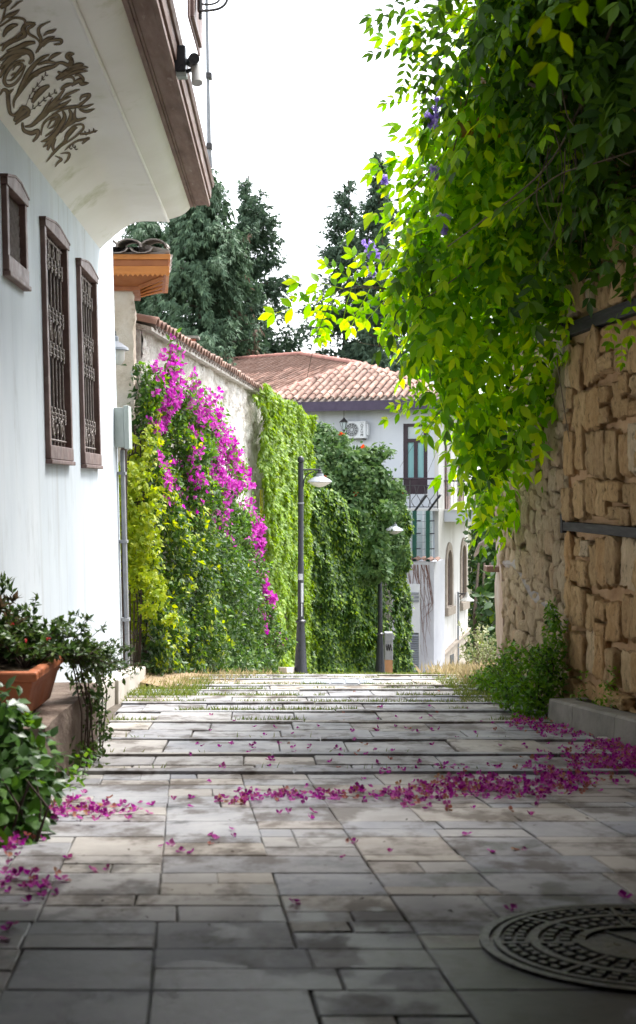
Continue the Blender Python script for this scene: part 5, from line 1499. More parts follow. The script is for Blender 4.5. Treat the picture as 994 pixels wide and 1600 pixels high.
lm_shrub = leafmat('shrub_leaf', [(.06,.17,.012),(.10,.25,.018),(.17,.33,.024)], .4, .4)
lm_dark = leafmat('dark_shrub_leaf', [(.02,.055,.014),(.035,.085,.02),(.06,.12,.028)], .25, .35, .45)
lm_pot = leafmat('potted_leaf', [(.03,.07,.016),(.055,.11,.022),(.10,.15,.035)], .25, .4, .4)
lm_brown = leafmat('bronze_leaf', [(.06,.045,.025),(.10,.07,.04),(.05,.07,.03)], .25, .5)
lm_grass = leafmat('grass_blade', [(.08,.14,.02),(.14,.20,.035),(.24,.25,.07)], .3, .6, .2)
lm_straw = leafmat('dry_grass', [(.22,.20,.09),(.34,.28,.15),(.44,.37,.22)], .3, .7, .2)
lm_violet = leafmat('wisteria_flower', [(.34,.20,.58),(.48,.34,.72),(.60,.48,.80)], .45, .55, .2)
lm_red = leafmat('red_young_leaf', [(.20,.09,.02),(.28,.12,.03),(.24,.18,.03)], .45, .5)
PIN = [T_pinnate(4, .40, .36, .35), T_pinnate(5, .38, .33, .45), T_pinnate(4, .42, .37, .2), T_pinnate(3, .42, .42, .5)]

def wall_foliage(y0, y1, zt, zb, thick, n, wallfn, nrm, lump=.9, seed=0, inner=.25):
    """points on a lumpy mantle in front of a wall; thick(y,t) metres outward, t 0 at the ground 1 at top"""
    Y = rng.uniform(y0, y1, n); t = rng.random(n)
    ztv = np.array([zt(a) for a in Y]); zbv = np.array([zb(a) for a in Y])
    Z = zbv + (ztv-zbv)*t
    lumpv = np.array([noise.noise(Vector((a*lump+seed, b*lump, seed*1.7))) + .5*noise.noise(Vector((a*lump*2.6, b*lump*2.6+seed, 5))) for a, b in zip(Y, Z)])
    th = np.array([thick(a, b) for a, b in zip(Y, t)])
    D = th*(1 + .8*lumpv) * (1 - inner*rng.random(n)**1.5)
    pos = np.array([(*wallfn(a, d), z) for a, d, z in zip(Y, D, Z)])
    nr = np.tile(np.array(nrm, float), (n, 1)); nr[:, 2] += .35 + lumpv*.5; nr[:, 1] += lumpv*.6
    return pos, nr, t, lumpv, Z, Y

# ---- bougainvillea on the garden wall
bg_ = thing('bougainvillea', 'bougainvillea with magenta bracts cascading down the garden wall', 'climbing plant', (*GW(17.5, .4), gz(17.5)))
def bz(Y): return np.interp(Y, [13.6, 14.6, 15.5, 17, 18, 19.5, 20.7, 22.4, 23.4], [1.35, 1.25, 1.1, .72, .34, -.2, -.75, -1.95, -2.9])
def bth(Y, t): return np.interp(Y, [13.6, 14.6, 16, 18, 23.4], [.25, .38, .58, .72, .62])*(1.15 - .55*t) + .06
pos, nr, t, lu, Z, Y = wall_foliage(13.9, 23.3, bz, lambda a: gz(a)+.02, bth, 46000, GW, (1, -.1, 0), 1.1, 3, .4)
keep = (lu > -.55) | (rng.random(len(t)) < .4)
leaves('leaf_mass', [LEAF, LEAF6], pos[keep], nr[keep], .068, lm_bou, bg_, .5)
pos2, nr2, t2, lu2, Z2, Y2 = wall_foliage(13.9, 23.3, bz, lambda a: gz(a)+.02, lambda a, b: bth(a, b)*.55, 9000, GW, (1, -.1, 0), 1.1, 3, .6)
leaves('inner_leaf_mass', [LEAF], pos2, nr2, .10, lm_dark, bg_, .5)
# young light leaves near the top
q = rng.random(len(t)) < np.clip((t-.5)*1.6, 0.02, .7)
leaves('young_leaf_mass', [LEAF], pos[q][:8000] + nr[q][:8000]*.03, nr[q][:8000], .065, lm_shrub, bg_, .2)
q = (rng.random(len(t)) < np.interp(Y, [13.9, 15.0, 16.2, 17.5], [.30, .16, .05, 0])*np.clip(.5+lu, 0, 1)) & (Z < .9)
leaves('yellow_leaves', [T_palmate(3, .45), LEAF6], pos[q] + nr[q]*.04, nr[q], .06, lm_yel, bg_, .5)
# bracts: dense along the upper slope, in sprays
def bract_density(Y, Z):
    tp = bz(Y); d = tp - Z           # metres under the crest
    w = np.interp(Y, [13.9, 15, 17, 19, 21, 22.6], [1.3, 1.2, 1.0, .7, .5, .6])
    return w*(.50*np.exp(-((d-.34)/(.45))**2) + .30*np.exp(-((d-.85)/.6)**2))
pb, nb_, tb, lb, Zb, Yb2 = wall_foliage(13.9, 22.8, lambda a: bz(a)+.06, lambda a: bz(a)-1.5, lambda a, b: bth(a, .8)*1.12+.03, 26000, GW, (1, -.1, 0), 1.1, 3, .12)
clump = np.array([noise.noise(Vector((a*2.3, b*2.3, 4.4))) + .6*noise.noise(Vector((a*5.3, b*5.3, 1.4))) for a, b in zip(Yb2, Zb)])
q = rng.random(len(tb)) < bract_density(Yb2, Zb)*np.clip(clump*2.4+.34, .0, 1)
q &= rng.random(len(q)) < .36
leaves('bract_mass', [BRACT], pb[q], nb_[q], .038, lm_bract, bg_, -.1, .5)
# a trailing tassel lower right and a few sprays over the bare render
def tassel(c, r, n):
    p = rnd_unit(n)*rng.random((n, 1))**.5*np.array(r) + c
    return p
tl = np.vstack([tassel(P(407, 918, 21.0), (.10, .1, .30), 150), tassel(P(414, 934, 21.0), (.20, .1, .09), 130), tassel(P(398, 830, 20.3), (.16, .1, .16), 90), tassel(P(404, 850, 20.6), (.10,.1,.2), 60), tassel(P(412, 985, 21), (.05,.1,.3), 16)])
leaves('bract_tassel', [BRACT], tl, np.tile((.5, -1., .2), (len(tl), 1)), .06, lm_bract, bg_, .2, .6)
st = MB(); spl = []; spb = []
for k in range(46):
    Yq = random.uniform(14.4, 20.5); z0 = bz(Yq) - .15; d0 = bth(Yq, .9)
    L = random.uniform(.35, 1.0); az = random.uniform(-.5, 1.0); pts = []
    for i in range(7):
        s = i/6; pts.append(np.array((*GW(Yq + L*az*s, d0 + .1*s - .0*s), z0 + L*(.95*s - .65*s*s*(abs(az)+.3)))))
    st.tube(pts, [.008*(1-.7*i/6) for i in range(7)], 4)
    for i in range(1, 7):
        for _ in range(3): spl.append(pts[i] + rng.normal(0, .035, 3))
        if random.random() < .45: spb += [pts[i] + rng.normal(0, .05, 3) for _ in range(3)]
for k in range(9):
    Yq = 15.2 + k*.8; pts = [np.array((*GW(Yq + .3*math.sin(i*1.3+k), .1+.1*i/5), gz(Yq) + (bz(Yq)-gz(Yq))*i/5)) for i in range(6)]
    st.tube(pts, [.035*(1-.12*i) for i in range(6)], 5)
st.build('stem', stem_m, bg_)
leaves('spray_leaves', [LEAF], np.array(spl), np.tile((1, -.4, .3), (len(spl), 1)), .075, lm_shrub, bg_, .2)
leaves('spray_bracts', [BRACT], np.array(spb), np.tile((1, -.4, .3), (len(spb), 1)), .055, lm_bract, bg_, 0)
# ---- yellow green creeper on the corner posts
yc = thing('yellow_creeper', 'yellow green creeper hanging beside the grey conduit at the house corner', 'climbing plant', P(215, 1000, 14.0))
pp = []
for k in range(62):
    c = P(random.triangular(191, 246, 200), random.choice((random.uniform(690, 990), random.uniform(740, 900))), random.uniform(13.55, 14.2)); n = int(random.uniform(24, 56))
    pp.append(tassel(c, (.16, .16, .22), n))
for px, py, n, r in ((248, 925, 40, .10), (262, 968, 26, .08), (240, 905, 40, .10), (232, 955, 26, .08), (238, 770, 30, .08), (200, 690, 20, .10)):
    pp.append(tassel(P(px, py, 13.7), (r, r, r*.8), n))
pp = np.vstack(pp)
leaves('leaf_mass', [T_palmate(3, .45), LEAF6, T_palmate(5, .4)], pp, np.tile((.6, -.8, .5), (len(pp), 1)), .062, lm_yel, yc, .7)
st = MB()
for k in range(7):
    x = 193 + 5*k; st.tube([P(x+random.uniform(-4, 4), 1040 - 75*i, 13.9) for i in range(6)], .008, 4)
st.tube([P(195.5, 1045, 13.45), P(193.5, 640, 13.45)], .035, 6); st.tube([P(226, 1030, 14.6), P(227, 860, 14.6)], .03, 6)
st.build('post_and_stems', thin_stem, yc)
# ---- ivy on the far end of the garden wall (light) and the cross wall (darker)
il = thing('light_ivy', 'bright green ivy sheet over the far end of the garden wall', 'ivy', (*GW(29, .2), gz(29)))
def ivleft(z): return np.interp(z, [-4.6, -3, -1, .5, 1.8], [27.5, 26.2, 25.0, 24.3, 24.0])
pos, nr, t, lu, Z, Y = wall_foliage(23.8, 34.6, lambda a: 1.88 - .06*math.sin(a), gz, lambda a, b: .33, 56000, GW, (1, -.35, 0), 1.3, 11, .3)
edge = ivleft(Z) + .5*np.array([noise.noise(Vector((1, z*2.2, 7))) for z in Z])
keep = Y > edge
bald = np.array([noise.noise(Vector((y*.55, z*.8, 21))) for y, z in zip(Y, Z)])
keep &= ~((Z < -1.6) & (Y < 28.8) & (bald > -.05) & (rng.random(len(Y)) < .85))
leaves('leaf_mass', [IVY], pos[keep], nr[keep], .088, lm_ivy_l, il, 1.3, .45)
ew = rng.random((5200, 2)); p_end = np.array([(*GW(34.45 + .1*noise.noise(Vector((a*5, b*9, 2))), .25 - .8*a), -5.0 + 6.8*b) for a, b in ew])
leaves('end_leaf_mass', [IVY], p_end, np.tile((.2, -1, .3), (len(p_end), 1)), .09, lm_ivy_l, il, 1.3, .5)
iv_tan = leafmat('dry_ivy_leaf', [(.20,.18,.08),(.30,.25,.11),(.22,.24,.07)], .25, .7)
p_dry = np.array([(*GW(23.6 + 3.4*a + .5*rng.normal(), .10), -3.5 + 2.6*b) for a, b in rng.random((900, 2))])
leaves('dry_leaf_mass', [LEAF], p_dry, np.tile((1, -.4, .3), (len(p_dry), 1)), .07, iv_tan, il, 1.)
# cross wall
c0 = np.array([-.62, 34.2]); c1_ = np.array([2.25, 38.8]); cd = (c1_-c0)/np.linalg.norm(c1_-c0); cn = np.array([cd[1], -cd[0]])
CL = np.linalg.norm(c1_-c0)
cw = thing('cross_wall', 'ivy carrying wall across the head of the garden behind the lamps', 'wall', (1., 37, gz(37)))
m = MB(); q0 = c0 - cn*.4; q1 = c1_ - cn*.4
m.add([(*c0,-7),(*c1_,-7),(*c1_,-1.2),(*c0,-.6),(*q0,-7),(*q1,-7),(*q1,-1.2),(*q0,-.6)], [(0,1,2,3),(7,6,5,4),(0,4,5,1),(1,5,6,2),(2,6,7,3),(3,7,4,0)]); m.build('wall_face', render_old, cw)
idk = thing('dark_ivy', 'deep green ivy mantle over the cross wall behind the street lamps', 'ivy', (1., 36.8, gz(37)))
def CW(s, d): return (c0[0] + cd[0]*s + cn[0]*d, c0[1] + cd[1]*s + cn[1]*d)
pos, nr, t, lu, Z, S_ = wall_foliage(-.2, CL+.35, lambda s: -.35 - .25*s/CL + .3*math.sin(s*1.7), lambda s: gz(34.3+s*.84) - .1, lambda a, b: .40, 52000, CW, (cn[0], cn[1], 0), 1.0, 31, .35)
keep = ~((S_ > 4.2) & (S_ < 4.75) & (Z < -2.6) & (rng.random(len(S_)) < .85))
leaves('leaf_mass', [IVY], pos[keep], nr[keep], .105, lm_ivy_d, idk, 1.5, .42)
q = keep & (rng.random(len(S_)) < .10)
leaves('bright_leaf_mass', [IVY], pos[q] + np.array((cn[0]*.06, cn[1]*.06, .02)), nr[q], .10, lm_ivy_l, idk, 1.2, .4)

# ---- trumpet vine (tree-like) over the cross wall
def blob_pts(blobs, dens, shell=.55):
    P_, N_ = [], []
    for c, r, w in blobs:
        r = np.array(r, float); n = int(dens*w*(r[0]*r[1]*r[2])**(2/3))
        u = rnd_unit(n); rad = 1 - shell*rng.random(n)**1.6
        lum = np.array([1 + .28*noise.noise(Vector(tuple(a*1.9)) + Vector(tuple(np.array(c)*1.3))) + .14*noise.noise(Vector(tuple(a*5.2)) + Vector(tuple(np.array(c)))) for a in u])
        P_.append(np.array(c) + u*r*(rad*lum)[:, None]); N_.append(u/r*r.mean())
    return np.vstack(P_), np.vstack(N_)
tv = thing('trumpet_vine', 'bushy trumpet vine with a few orange flowers over the ivy wall', 'climbing shrub', (1.0, 38.3, gz(38)))
bl_ = [(P(x, y, Yq), (rx, .8, rz), w) for x, y, Yq, rx, rz, w in
       ((497, 712, 37.6, .50, .62, 1), (530, 740, 37.4, .7, .75, 1), (570, 762, 37.6, .78, .72, 1), (595, 800, 37.8, .62, .75, 1), (545, 810, 37.0, .8, .85, 1), (505, 780, 36.8, .6, .85, 1), (488, 740, 36.9, .42, .7, 1), (588, 860, 37.6, .7, .75, 1), (560, 870, 37, .65, .65, 1), (615, 850, 38.0, .35, .6, 1), (572, 715, 38.2, .45, .35, .5), (505, 680, 38.2, .36, .32, .6), (616, 775, 38.3, .26, .42, .7), (478, 700, 37.4, .24, .45, .8), (600, 705, 38.2, .22, .12, .3), (530, 690, 38, .3, .25, .5), (590, 850, 33.0, .22, .55, .8), (606, 800, 33.0, .16, .25, .7), (575, 890, 33.2, .22, .3, .8), (598, 890, 33.1, .15, .2, .7))]
pos, nr = blob_pts(bl_, 3700)
leaves('crown', [T_pinnate(2, .5, .46, .25), LEAF6, T_palmate(3, .5)], pos, nr, .19, lm_trump, tv, .5, .6)
fl = []
for k in range(9):
    c, r, _ = random.choice(bl_[:16]); u = rnd_unit(1)[0]; u[1] = -abs(u[1]); u[2] = abs(u[2])*.9
    fl.append(np.array(c) + u*np.array(r)*1.02)
fl = np.vstack([tassel(f, (.04, .04, .04), 3) for f in fl])
leaves('flower_mass', [BRACT], fl, np.tile((0, -1, .4), (len(fl), 1)), .075, lm_orange, tv, .1)
m = MB()
for k in range(5): m.tube(crom([(.4+.3*k, 38.3, gz(38)-.2), (.5+.25*k, 38.1, -3), (.3+.32*k, 37.7, -1.2), (.1+.4*k, 37.6, .3)], 4), [.09 - .004*i for i in range(13)], 6)
m.build('trunk', bark, tv)

# ---- conifers beyond the roofs
def cypress(name, label, base, height, prof, n_br, sprays, mat, droop=.5, spread=1., seed=1, dead=0, side=None, size=.34):
    rs = np.random.default_rng(seed); random.seed(seed)
    t = thing(name, label, 'tree', base, 'dark conifers behind the roofs')
    base = np.array(base, float)
    m = MB(); m.tube([base + np.array((.15*math.sin(i*1.1+seed), .1*math.cos(i), height*i/10)) for i in range(11)], [max(.03, .34*(1-i/10.5)) for i in range(11)], 8); m.build('trunk', bark, t)
    pos, ydir, zdir, sc = [], [], [], []
    limb = MB()
    for k in range(n_br):
        h = rs.random()**.85*.98 + .01
        az = rs.random()*2*math.pi
        rmax = np.interp(h, *prof)*spread
        if side is not None: rmax *= 1 + .3*math.cos(az-side)
        L = rmax*(.55 + .55*rs.random()); z0 = height*h
        rise = .55*(1-h*.4)
        d = np.array([math.cos(az), math.sin(az), 0])
        o = base + np.array((0, 0, z0 - L*rise*.45)); 
        n = max(6, int(sprays*L/2))
        s = rs.random(n)**.7
        pts = o + d*(L*s)[:, None] + np.array((0, 0, 1.))*(L*rise*(s - .55*s*s))[:, None]
        pts = pts + rs.normal(0, .09 + .06*L/2, (n, 3))*np.array((1, 1, 1.3))
        pos.append(pts)
        yd = d*.55 + np.array((0, 0, -droop)) + rs.normal(0, .45, (n, 3)); ydir.append(yd)
        zdir.append(d + rs.normal(0, .4, (n, 3)) + np.array((0, 0, .5)))
        sc.append(np.full(n, 1.))
        if L > 1.2 and rs.random() < .3: limb.tube([o + d*(L*q) + np.array((0, 0, L*rise*(q-.55*q*q))) for q in (0, .5, .9)], [.06, .04, .015], 5)
    if limb.v: limb.build('limbs', bark, t, kind='stuff')
    pos = np.vstack(pos); ydir = np.vstack(ydir); zdir = np.vstack(zdir)
    scs = size*(.7 + .6*rs.random(len(pos)))
    V, T = scatter(SPRAY, pos, ydir, zdir, scs)
    o = link('crown', npmesh('crown', V, T), mat, t); o['kind'] = 'stuff'
    if dead:
        q = (pos[:, 2] - base[2] > height*.4) & (pos[:, 0] > base[0] + .9) & (fnoise(pos, .9, seed) > .38)
        if q.any():
            V, T = scatter(SPRAY, pos[q] + np.array((.05, -.1, .0)), ydir[q], zdir[q], scs[q]*1.02)
            o = link('dead_twigs', npmesh('dead_twigs', V, T), leafmat('dead_conifer_twig', [(.16,.10,.075),(.24,.15,.12)], .1, .8), t); o['kind'] = 'stuff'
    return t
PR1 = ([0, .12, .35, .6, .8, .93, 1], [1.6, 2.3, 2.6, 2.4, 1.9, 1.1, .25])
PR2 = ([0, .1, .4, .7, .88, 1], [1.4, 1.9, 1.7, 1.2, .7, .1])
Yt = 56.
def tb_(px, Yq, z=-7.): return (float((px-CX)/F*Yq), Yq, z)
def th_(py, Yq, z=-7.): return float((HZ-py)/F*Yq - z)
cypress('cypress_tree', 'broad dense conifer left behind the garden wall, tallest on that side', tb_(318, 54), th_(262, 54), ([0,.12,.35,.6,.8,.93,1],[1.6,2.2,2.5,2.3,1.9,1.1,.3]), 520, 84, lm_cyp, .9, 1.1, 3, 1, size=.34)
cypress('cypress_tree', 'dark conifer partly hidden by the white house and gate pier', tb_(232, 57), th_(318, 57), PR1, 280, 80, lm_cyp, .9, 1.1, 5)
cypress('cypress_tree', 'open branched conifer with sky gaps right of the dense one', tb_(388, 58), th_(275, 58), ([0,.15,.3,.5,.7,.85,.95,1],[1.8,2.3,2.1,2.4,2.0,1.3,.7,.2]), 220, 96, lm_cyp2, .15, .95, 8, 0, 0.)
cypress('cypress_tree', 'conifer with spire top right of the gap, partly behind wisteria', tb_(592, 60), th_(236, 60), PR2, 380, 90, lm_cyp2, .3, 1.1, 12)
cypress('cypress_tree', 'spiky dark conifer with upswept left branches, left of the spire', tb_(543, 62), th_(282, 62), ([0,.15,.35,.55,.75,.9,1],[1.4,2.0,1.9,1.8,1.3,.8,.2]), 240, 90, lm_cyp2, .1, 1.05, 17, 0, math.pi)
cypress('cypress_tree', 'dark conifer mostly hidden behind the wisteria', tb_(655, 64), th_(330, 64), PR2, 200, 70, lm_cyp2, .2, 1.4, 21)
cypress('low_conifer', 'low conifer crown just above the tiled roof, right of left group', tb_(418, 60), th_(500, 60), ([0,.3,.6,.9,1],[1.0,1.2,1.1,.8,.3]), 90, 60, lm_cyp, .3, 1., 25)
random.seed(5)
# ---- dark bushes between the house and the right wall
db = thing('background_bush', 'dark broadleaf bushes filling the gap between the blue house and right wall', 'bush', P(755, 1040, 30))
bl_ = [(P(x, y, Yq), (rx, .9, rz), 1) for x, y, Yq, rx, rz in ((795, 870, 33, .75, 1.), (790, 960, 31, .7, 1.1), (815, 950, 29, .9, 1.2), (800, 1030, 28, .75, .9), (766, 835, 40, .6, .9), (805, 800, 36, .9, 1.2), (766, 910, 38, .5, 1.), (763, 1010, 34, .4, .9), (850, 900, 30, 1., 1.6), (800, 760, 42, 1., 1.2), (870, 760, 38, 1.5, 1.6), (750, 880, 52, .5, 1.2), (752, 970, 50, .5, 1.4))]
pos, nr = blob_pts(bl_, 1500)
leaves('crown', [LEAF6], pos, nr, .22, lm_dark, db, .8, .6)
q = rng.random(len(pos)) < .12; leaves('bright_leaves', [LEAF6], pos[q], nr[q], .2, lm_ivy_l, db, .8, .6)
m = MB()
for k in range(6): m.tube([P(745+10*k, 1060, 31), P(742+12*k, 960, 31.2), P(748+9*k, 880, 32)], [.06, .05, .03], 5)
m.build('trunk', bark, db)

# ---------------------------------------------------------------- wisteria over the right wall
wi = thing('wisteria', 'huge wisteria with yellow green leaves tumbling over the right stone wall', 'climbing plant', (2.1, 10, gz(10)))
WBL = [(706,440,10.6,.32,.55,.40,1), (738,330,10.3,.30,.55,.44,1), (762,240,10,.28,.55,.40,1), (770,150,9.6,.26,.5,.34,.8), (790,60,9.2,.26,.5,.32,.8),
 (714,520,11,.24,.5,.28,.9), (740,575,11,.34,.6,.36,1), (770,640,11.4,.22,.6,.34,.9), (772,715,12,.17,.5,.38,.8), (790,790,12.5,.08,.3,.30,.8), (815,740,12.6,.10,.3,.30,.6),
 (745,450,10.3,.58,.6,.66,1), (745,320,10,.56,.6,.66,1), (785,205,9.6,.50,.6,.50,1), (835,80,9,.48,.6,.50,1), (815,560,10.6,.38,.5,.42,1), (835,400,9.9,.38,.5,.44,1),
 (845,300,9.5,.46,.5,.56,1), (865,160,9,.46,.6,.56,1), (885,20,8.6,.5,.6,.5,1), (925,310,9.0,.40,.35,.30,1), (950,220,8.7,.36,.45,.46,1), (975,90,8.3,.4,.5,.46,1),
 (1010,310,8.3,.3,.35,.3,1), (800,650,11.2,.26,.4,.34,.8), (640,462,10.8,.18,.25,.11,.7), (845,600,10.6,.10,.2,.18,.5), (985,-40,8,.6,.6,.5,1), (860,-30,8.8,.5,.6,.5,1), (880,-120,8.5,.8,.8,.5,1), (1080,-60,8.6,.6,.9,.5,1), (1150,60,9.5,.5,.9,.6,1)]
blobs = [(P(x, y, Yq), (rx, ry, rz), w) for x, y, Yq, rx, ry, rz, w in WBL]
blobs += [(np.array(c), (.8, 1.0, .3), 1.8) for c in ((2.95,8.5,3.5),(3.3,7.1,3.5),(2.1,8.2,3.75),(2.5,7.2,3.4))]   # unseen vine mass added overhead to shade the right side of the vine
pos, nr = blob_pts(blobs, 370, .55)
n = len(pos)
out = nr/np.linalg.norm(nr, axis=1, keepdims=True)
yd = out*.55 + np.array((-.35, -.05, -.55)) + rnd_unit(n)*.5
zd = out*.6 + np.array((-.1, -.1, .75)) + rnd_unit(n)*.45
sz = rng.uniform(.25, .46, n)
pxs = CX + F*pos[:, 0]/pos[:, 1]; pys = HZ - F*pos[:, 2]/pos[:, 1]
inview = (pxs > 400) & (pxs < 1010) & (pys > -20) & (pys < 900)
front = np.where(inview, sz/pos[:, 1] + .012*(out[:, 1] < -.2) + .004*rng.random(n), -1)
order = np.argsort(-front)
pick = order[:205]; rest = np.setdiff1d(np.arange(n), pick)
which = rng.integers(0, 4, n)
# leaves deeper in hang behind; the mass is one part
old_shade_p = np.clip((pxs-810)/150, 0, .82) * np.clip((620-pys)/250, 0, 1) + .12 + np.clip((pxs-690)/120, 0, 1)*np.clip((140-pys)/100, 0, .5)  # older leaves set right and top; their dark green also paints in shade
old_shade = rng.random(n) < old_shade_p
for nm_, sel, mt_ in (('leaf_mass', ~old_shade, lm_wist), ('shaded_old_leaf_mass', old_shade, lm_wist_old_shade)):
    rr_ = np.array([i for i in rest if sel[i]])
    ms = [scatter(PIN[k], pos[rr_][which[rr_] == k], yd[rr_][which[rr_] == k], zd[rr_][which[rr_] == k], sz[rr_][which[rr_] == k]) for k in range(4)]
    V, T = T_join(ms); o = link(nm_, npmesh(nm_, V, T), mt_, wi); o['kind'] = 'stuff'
pin_me = []
for k in range(4):
    me = npmesh('leaf', *PIN[k]); me.materials.append(lm_wist); pin_me.append(me)
for k in range(4):
    me = npmesh('leaf', *PIN[k]); me.materials.append(lm_wist_old_shade); pin_me.append(me)
def put_leaf(p, y, z, s, k, mes=pin_me, name='leaf', par=wi):
    B = basis(np.array([y]), np.array([z]))[0]*s
    o = bpy.data.objects.new(name, mes[k]); COL.objects.link(o); o.parent = par
    o.matrix_parent_inverse = mat_world(par).inverted()
    o.matrix_basis = Matrix(((*B[0], p[0]), (*B[1], p[1]), (*B[2], p[2]), (0, 0, 0, 1)))
    return o
for i in pick: put_leaf(pos[i], yd[i], zd[i], float(sz[i]), int(which[i]) + 4*int(old_shade[i]))
# sprays reaching out left against the sky, and two close leaves at the top right
shoots = MB()
def shoot(pts, nl, size, kinds=(0, 1, 2, 3)):
    c = crom([P(*p) for p in pts], 6); m_ = len(c)
    shoots.tube(c, [.006*(1-.75*i/(m_-1)) for i in range(m_)], 5)
    for j in range(nl):
        t = (.15 + .85*(j+.5)/nl)*(m_-1); i = min(m_-2, int(t)); q = c[i] + (c[i+1]-c[i])*(t-i)
        d = c[i+1]-c[i]; d = d/np.linalg.norm(d); side = np.cross(d, np.array((0, -1., 0))); sg = 1 if j % 2 else -1
        y = d*.6 + side*sg*.8 + np.array((0, -.15, -.35)); put_leaf(q, y, np.array((0, -.9, .35)) + rnd_unit(1)[0]*.3, size*random.uniform(.75, 1.15), random.choice(kinds))
shoot([(655,470,10.5),(600,450,10.5),(550,448,10.5),(510,462,10.5),(490,478,10.5)], 11, .34)
shoot([(770,40,9.0),(720,45,9.0),(670,62,9.0),(635,80,9.0)], 9, .30, (4, 5, 0, 6))
shoot([(760,110,9.1),(710,110,9.1),(675,128,9.1),(650,150,9.1)], 7, .28, (4, 0, 1, 6))
shoot([(745,-20,9.0),(690,-5,9.0),(650,5,9.0),(632,22,9.0)], 8, .28, (4, 5, 0, 6))
shoot([(720,230,10),(680,228,10),(650,245,10),(632,262,10)], 7, .30)
shoot([(710,300,10.1),(670,290,10.1),(645,300,10.1),(625,325,10.1)], 7, .30)
shoot([(685,390,10.3),(650,380,10.3),(622,392,10.3),(605,415,10.3)], 7, .30)
shoot([(715,600,10.8),(685,612,10.8),(662,625,10.8),(645,640,10.8)], 6, .24)
shoot([(770,760,12.2),(745,770,12.2),(740,800,12.2)], 5, .26)
shoots.build('shoots', stem_m, wi, kind='stuff')
for px, py, Yq, s, dx, dz in ((905,-8,4.6,.25,-.45,-.7),(960,-15,4.4,.26,-.9,-.25),(890,470,9.0,.2,-.1,-1),(970,530,8.2,.16,.1,-1),(965,490,8.3,.2,-.3,-1),(985,470,8.1,.22,.2,-1)):
    put_leaf(P(px, py, Yq), (dx, -.15, dz), (0.1, -.7, .7), s, random.randrange(4))
# young bronze leaves
bp = np.vstack([tassel(P(x, y, 9.2), (.10, .1, .10), 5) for x, y in ((795,110),(830,125),(850,110),(740,110),(745,195),(720,180),(830,165))])
o = leaves('bronze_leaves', [PIN[3], LEAF6], bp, np.tile((-.2, -1, .2), (len(bp), 1)), .14, lm_red, wi, .6)
# flower racemes
def raceme(px, py, Yq, L, r, dx=0.):
    c = P(px, py, Yq); n = int(900*L*r/.02*.06)+40
    s = rng.random(n); rad = r*(1-.75*s)*(.6+.4*rng.random(n)); a = rng.random(n)*2*math.pi
    p = c + np.stack([rad*np.cos(a) + dx*s*L, rad*np.sin(a), -L*s], 1)
    o_ = leaves('flower_raceme', [BRACT], p, np.stack([np.cos(a), np.sin(a)-.4, np.zeros(n)], 1), .022, lm_violet, wi, .2, .4, kind=None)
for q in ((686,138,9.2,.13,.04),(680,168,9.2,.16,.055,-.1),(668,175,9.2,.10,.045),(747,142,9.3,.10,.03),(694,335,9.6,.15,.05),(572,378,10.6,.12,.05,.9),(580,392,10.6,.06,.04),(576,420,10.6,.05,.04,.8),(680,262,9.6,.08,.04),(601,275,10.4,.06,.035)): raceme(*q)
# woody stems and tendrils
st = MB()
def vine(pts, r, r2=None, n=6):
    c = crom([P(*p) for p in pts], n); m_ = len(c); st.tube(c, [r + ((r2 if r2 is not None else r*.4)-r)*i/(m_-1) for i in range(m_)], 5)
vine([(960,30,8.0),(905,170,8.3),(850,265,8.6),(760,340,9.0),(700,385,9.3)], .010, .004)
vine([(994,235,8.0),(930,255,8.1),(870,275,8.3),(800,330,8.6)], .007, .003)
vine([(870,60,8.2),(880,150,8.2),(900,200,8.2),(985,260,8.0)], .007, .003)
vine([(875,130,8.4),(880,180,8.4),(930,230,8.4),(965,255,8.3)], .006, .003)
vine([(750,20,9),(735,130,9),(710,230,9.3),(690,300,9.5)], .009, .004)
vine([(790,170,9.2),(800,330,9.4),(815,400,9.5)], .007, .003)
vine([(765,395,9.5),(690,450,9.8),(640,480,10.1)], .008, .003)
vine([(690,245,9.6),(640,300,10),(600,320,10.2)], .007, .003)
vine([(690,90,9),(660,150,9),(600,162,9),(560,163,9),(550,178,9),(565,205,9),(573,225,9)], .0035, .0015)
vine([(630,215,9.3),(605,190,9.3),(590,150,9.3),(575,125,9.3)], .0025, .001)
vine([(760,40,8.9),(700,20,8.9),(650,12,8.9),(628,25,8.9)], .006, .002)
vine([(630,455,10.5),(560,450,10.5),(520,470,10.5),(495,525,10.5),(480,590,10.5)], .006, .002)
vine([(650,545,10.5),(590,540,10.5),(555,530,10.5),(545,495,10.5),(570,490,10.5)], .003, .0015)
vine([(870,560,9.4),(882,640,9.0),(890,690,8.9)], .005, .002)
vine([(690,640,10.5),(650,690,10.5),(625,730,10.5)], .003, .001); vine([(720,640,10.5),(690,690,10.5),(668,740,10.5)], .003, .001)
for k in range(26):
    x0 = random.uniform(850, 990); y0 = random.uniform(60, 250); Yq = random.uniform(8.3, 8.9)
    vine([(x0, y0, Yq), (x0+random.uniform(-30,30), y0+90, Yq), (x0+random.uniform(-60,40), y0+random.uniform(150,210), Yq)], .005, .002)
for k in range(8):
    x0 = 1.95 + .1*random.random(); y0 = 8.4 + .5*k
    st.tube(crom([(x0+.1, y0, -1.2 if k > 5 else 1.6), (x0+.05, y0+.1, 1.7), (x0-.2, y0, 2.4), (x0-.6, y0+.2, 2.7)], 5), [.04 - .0015*i for i in range(16)], 6)
st.build('woody_stems', stem_m, wi)

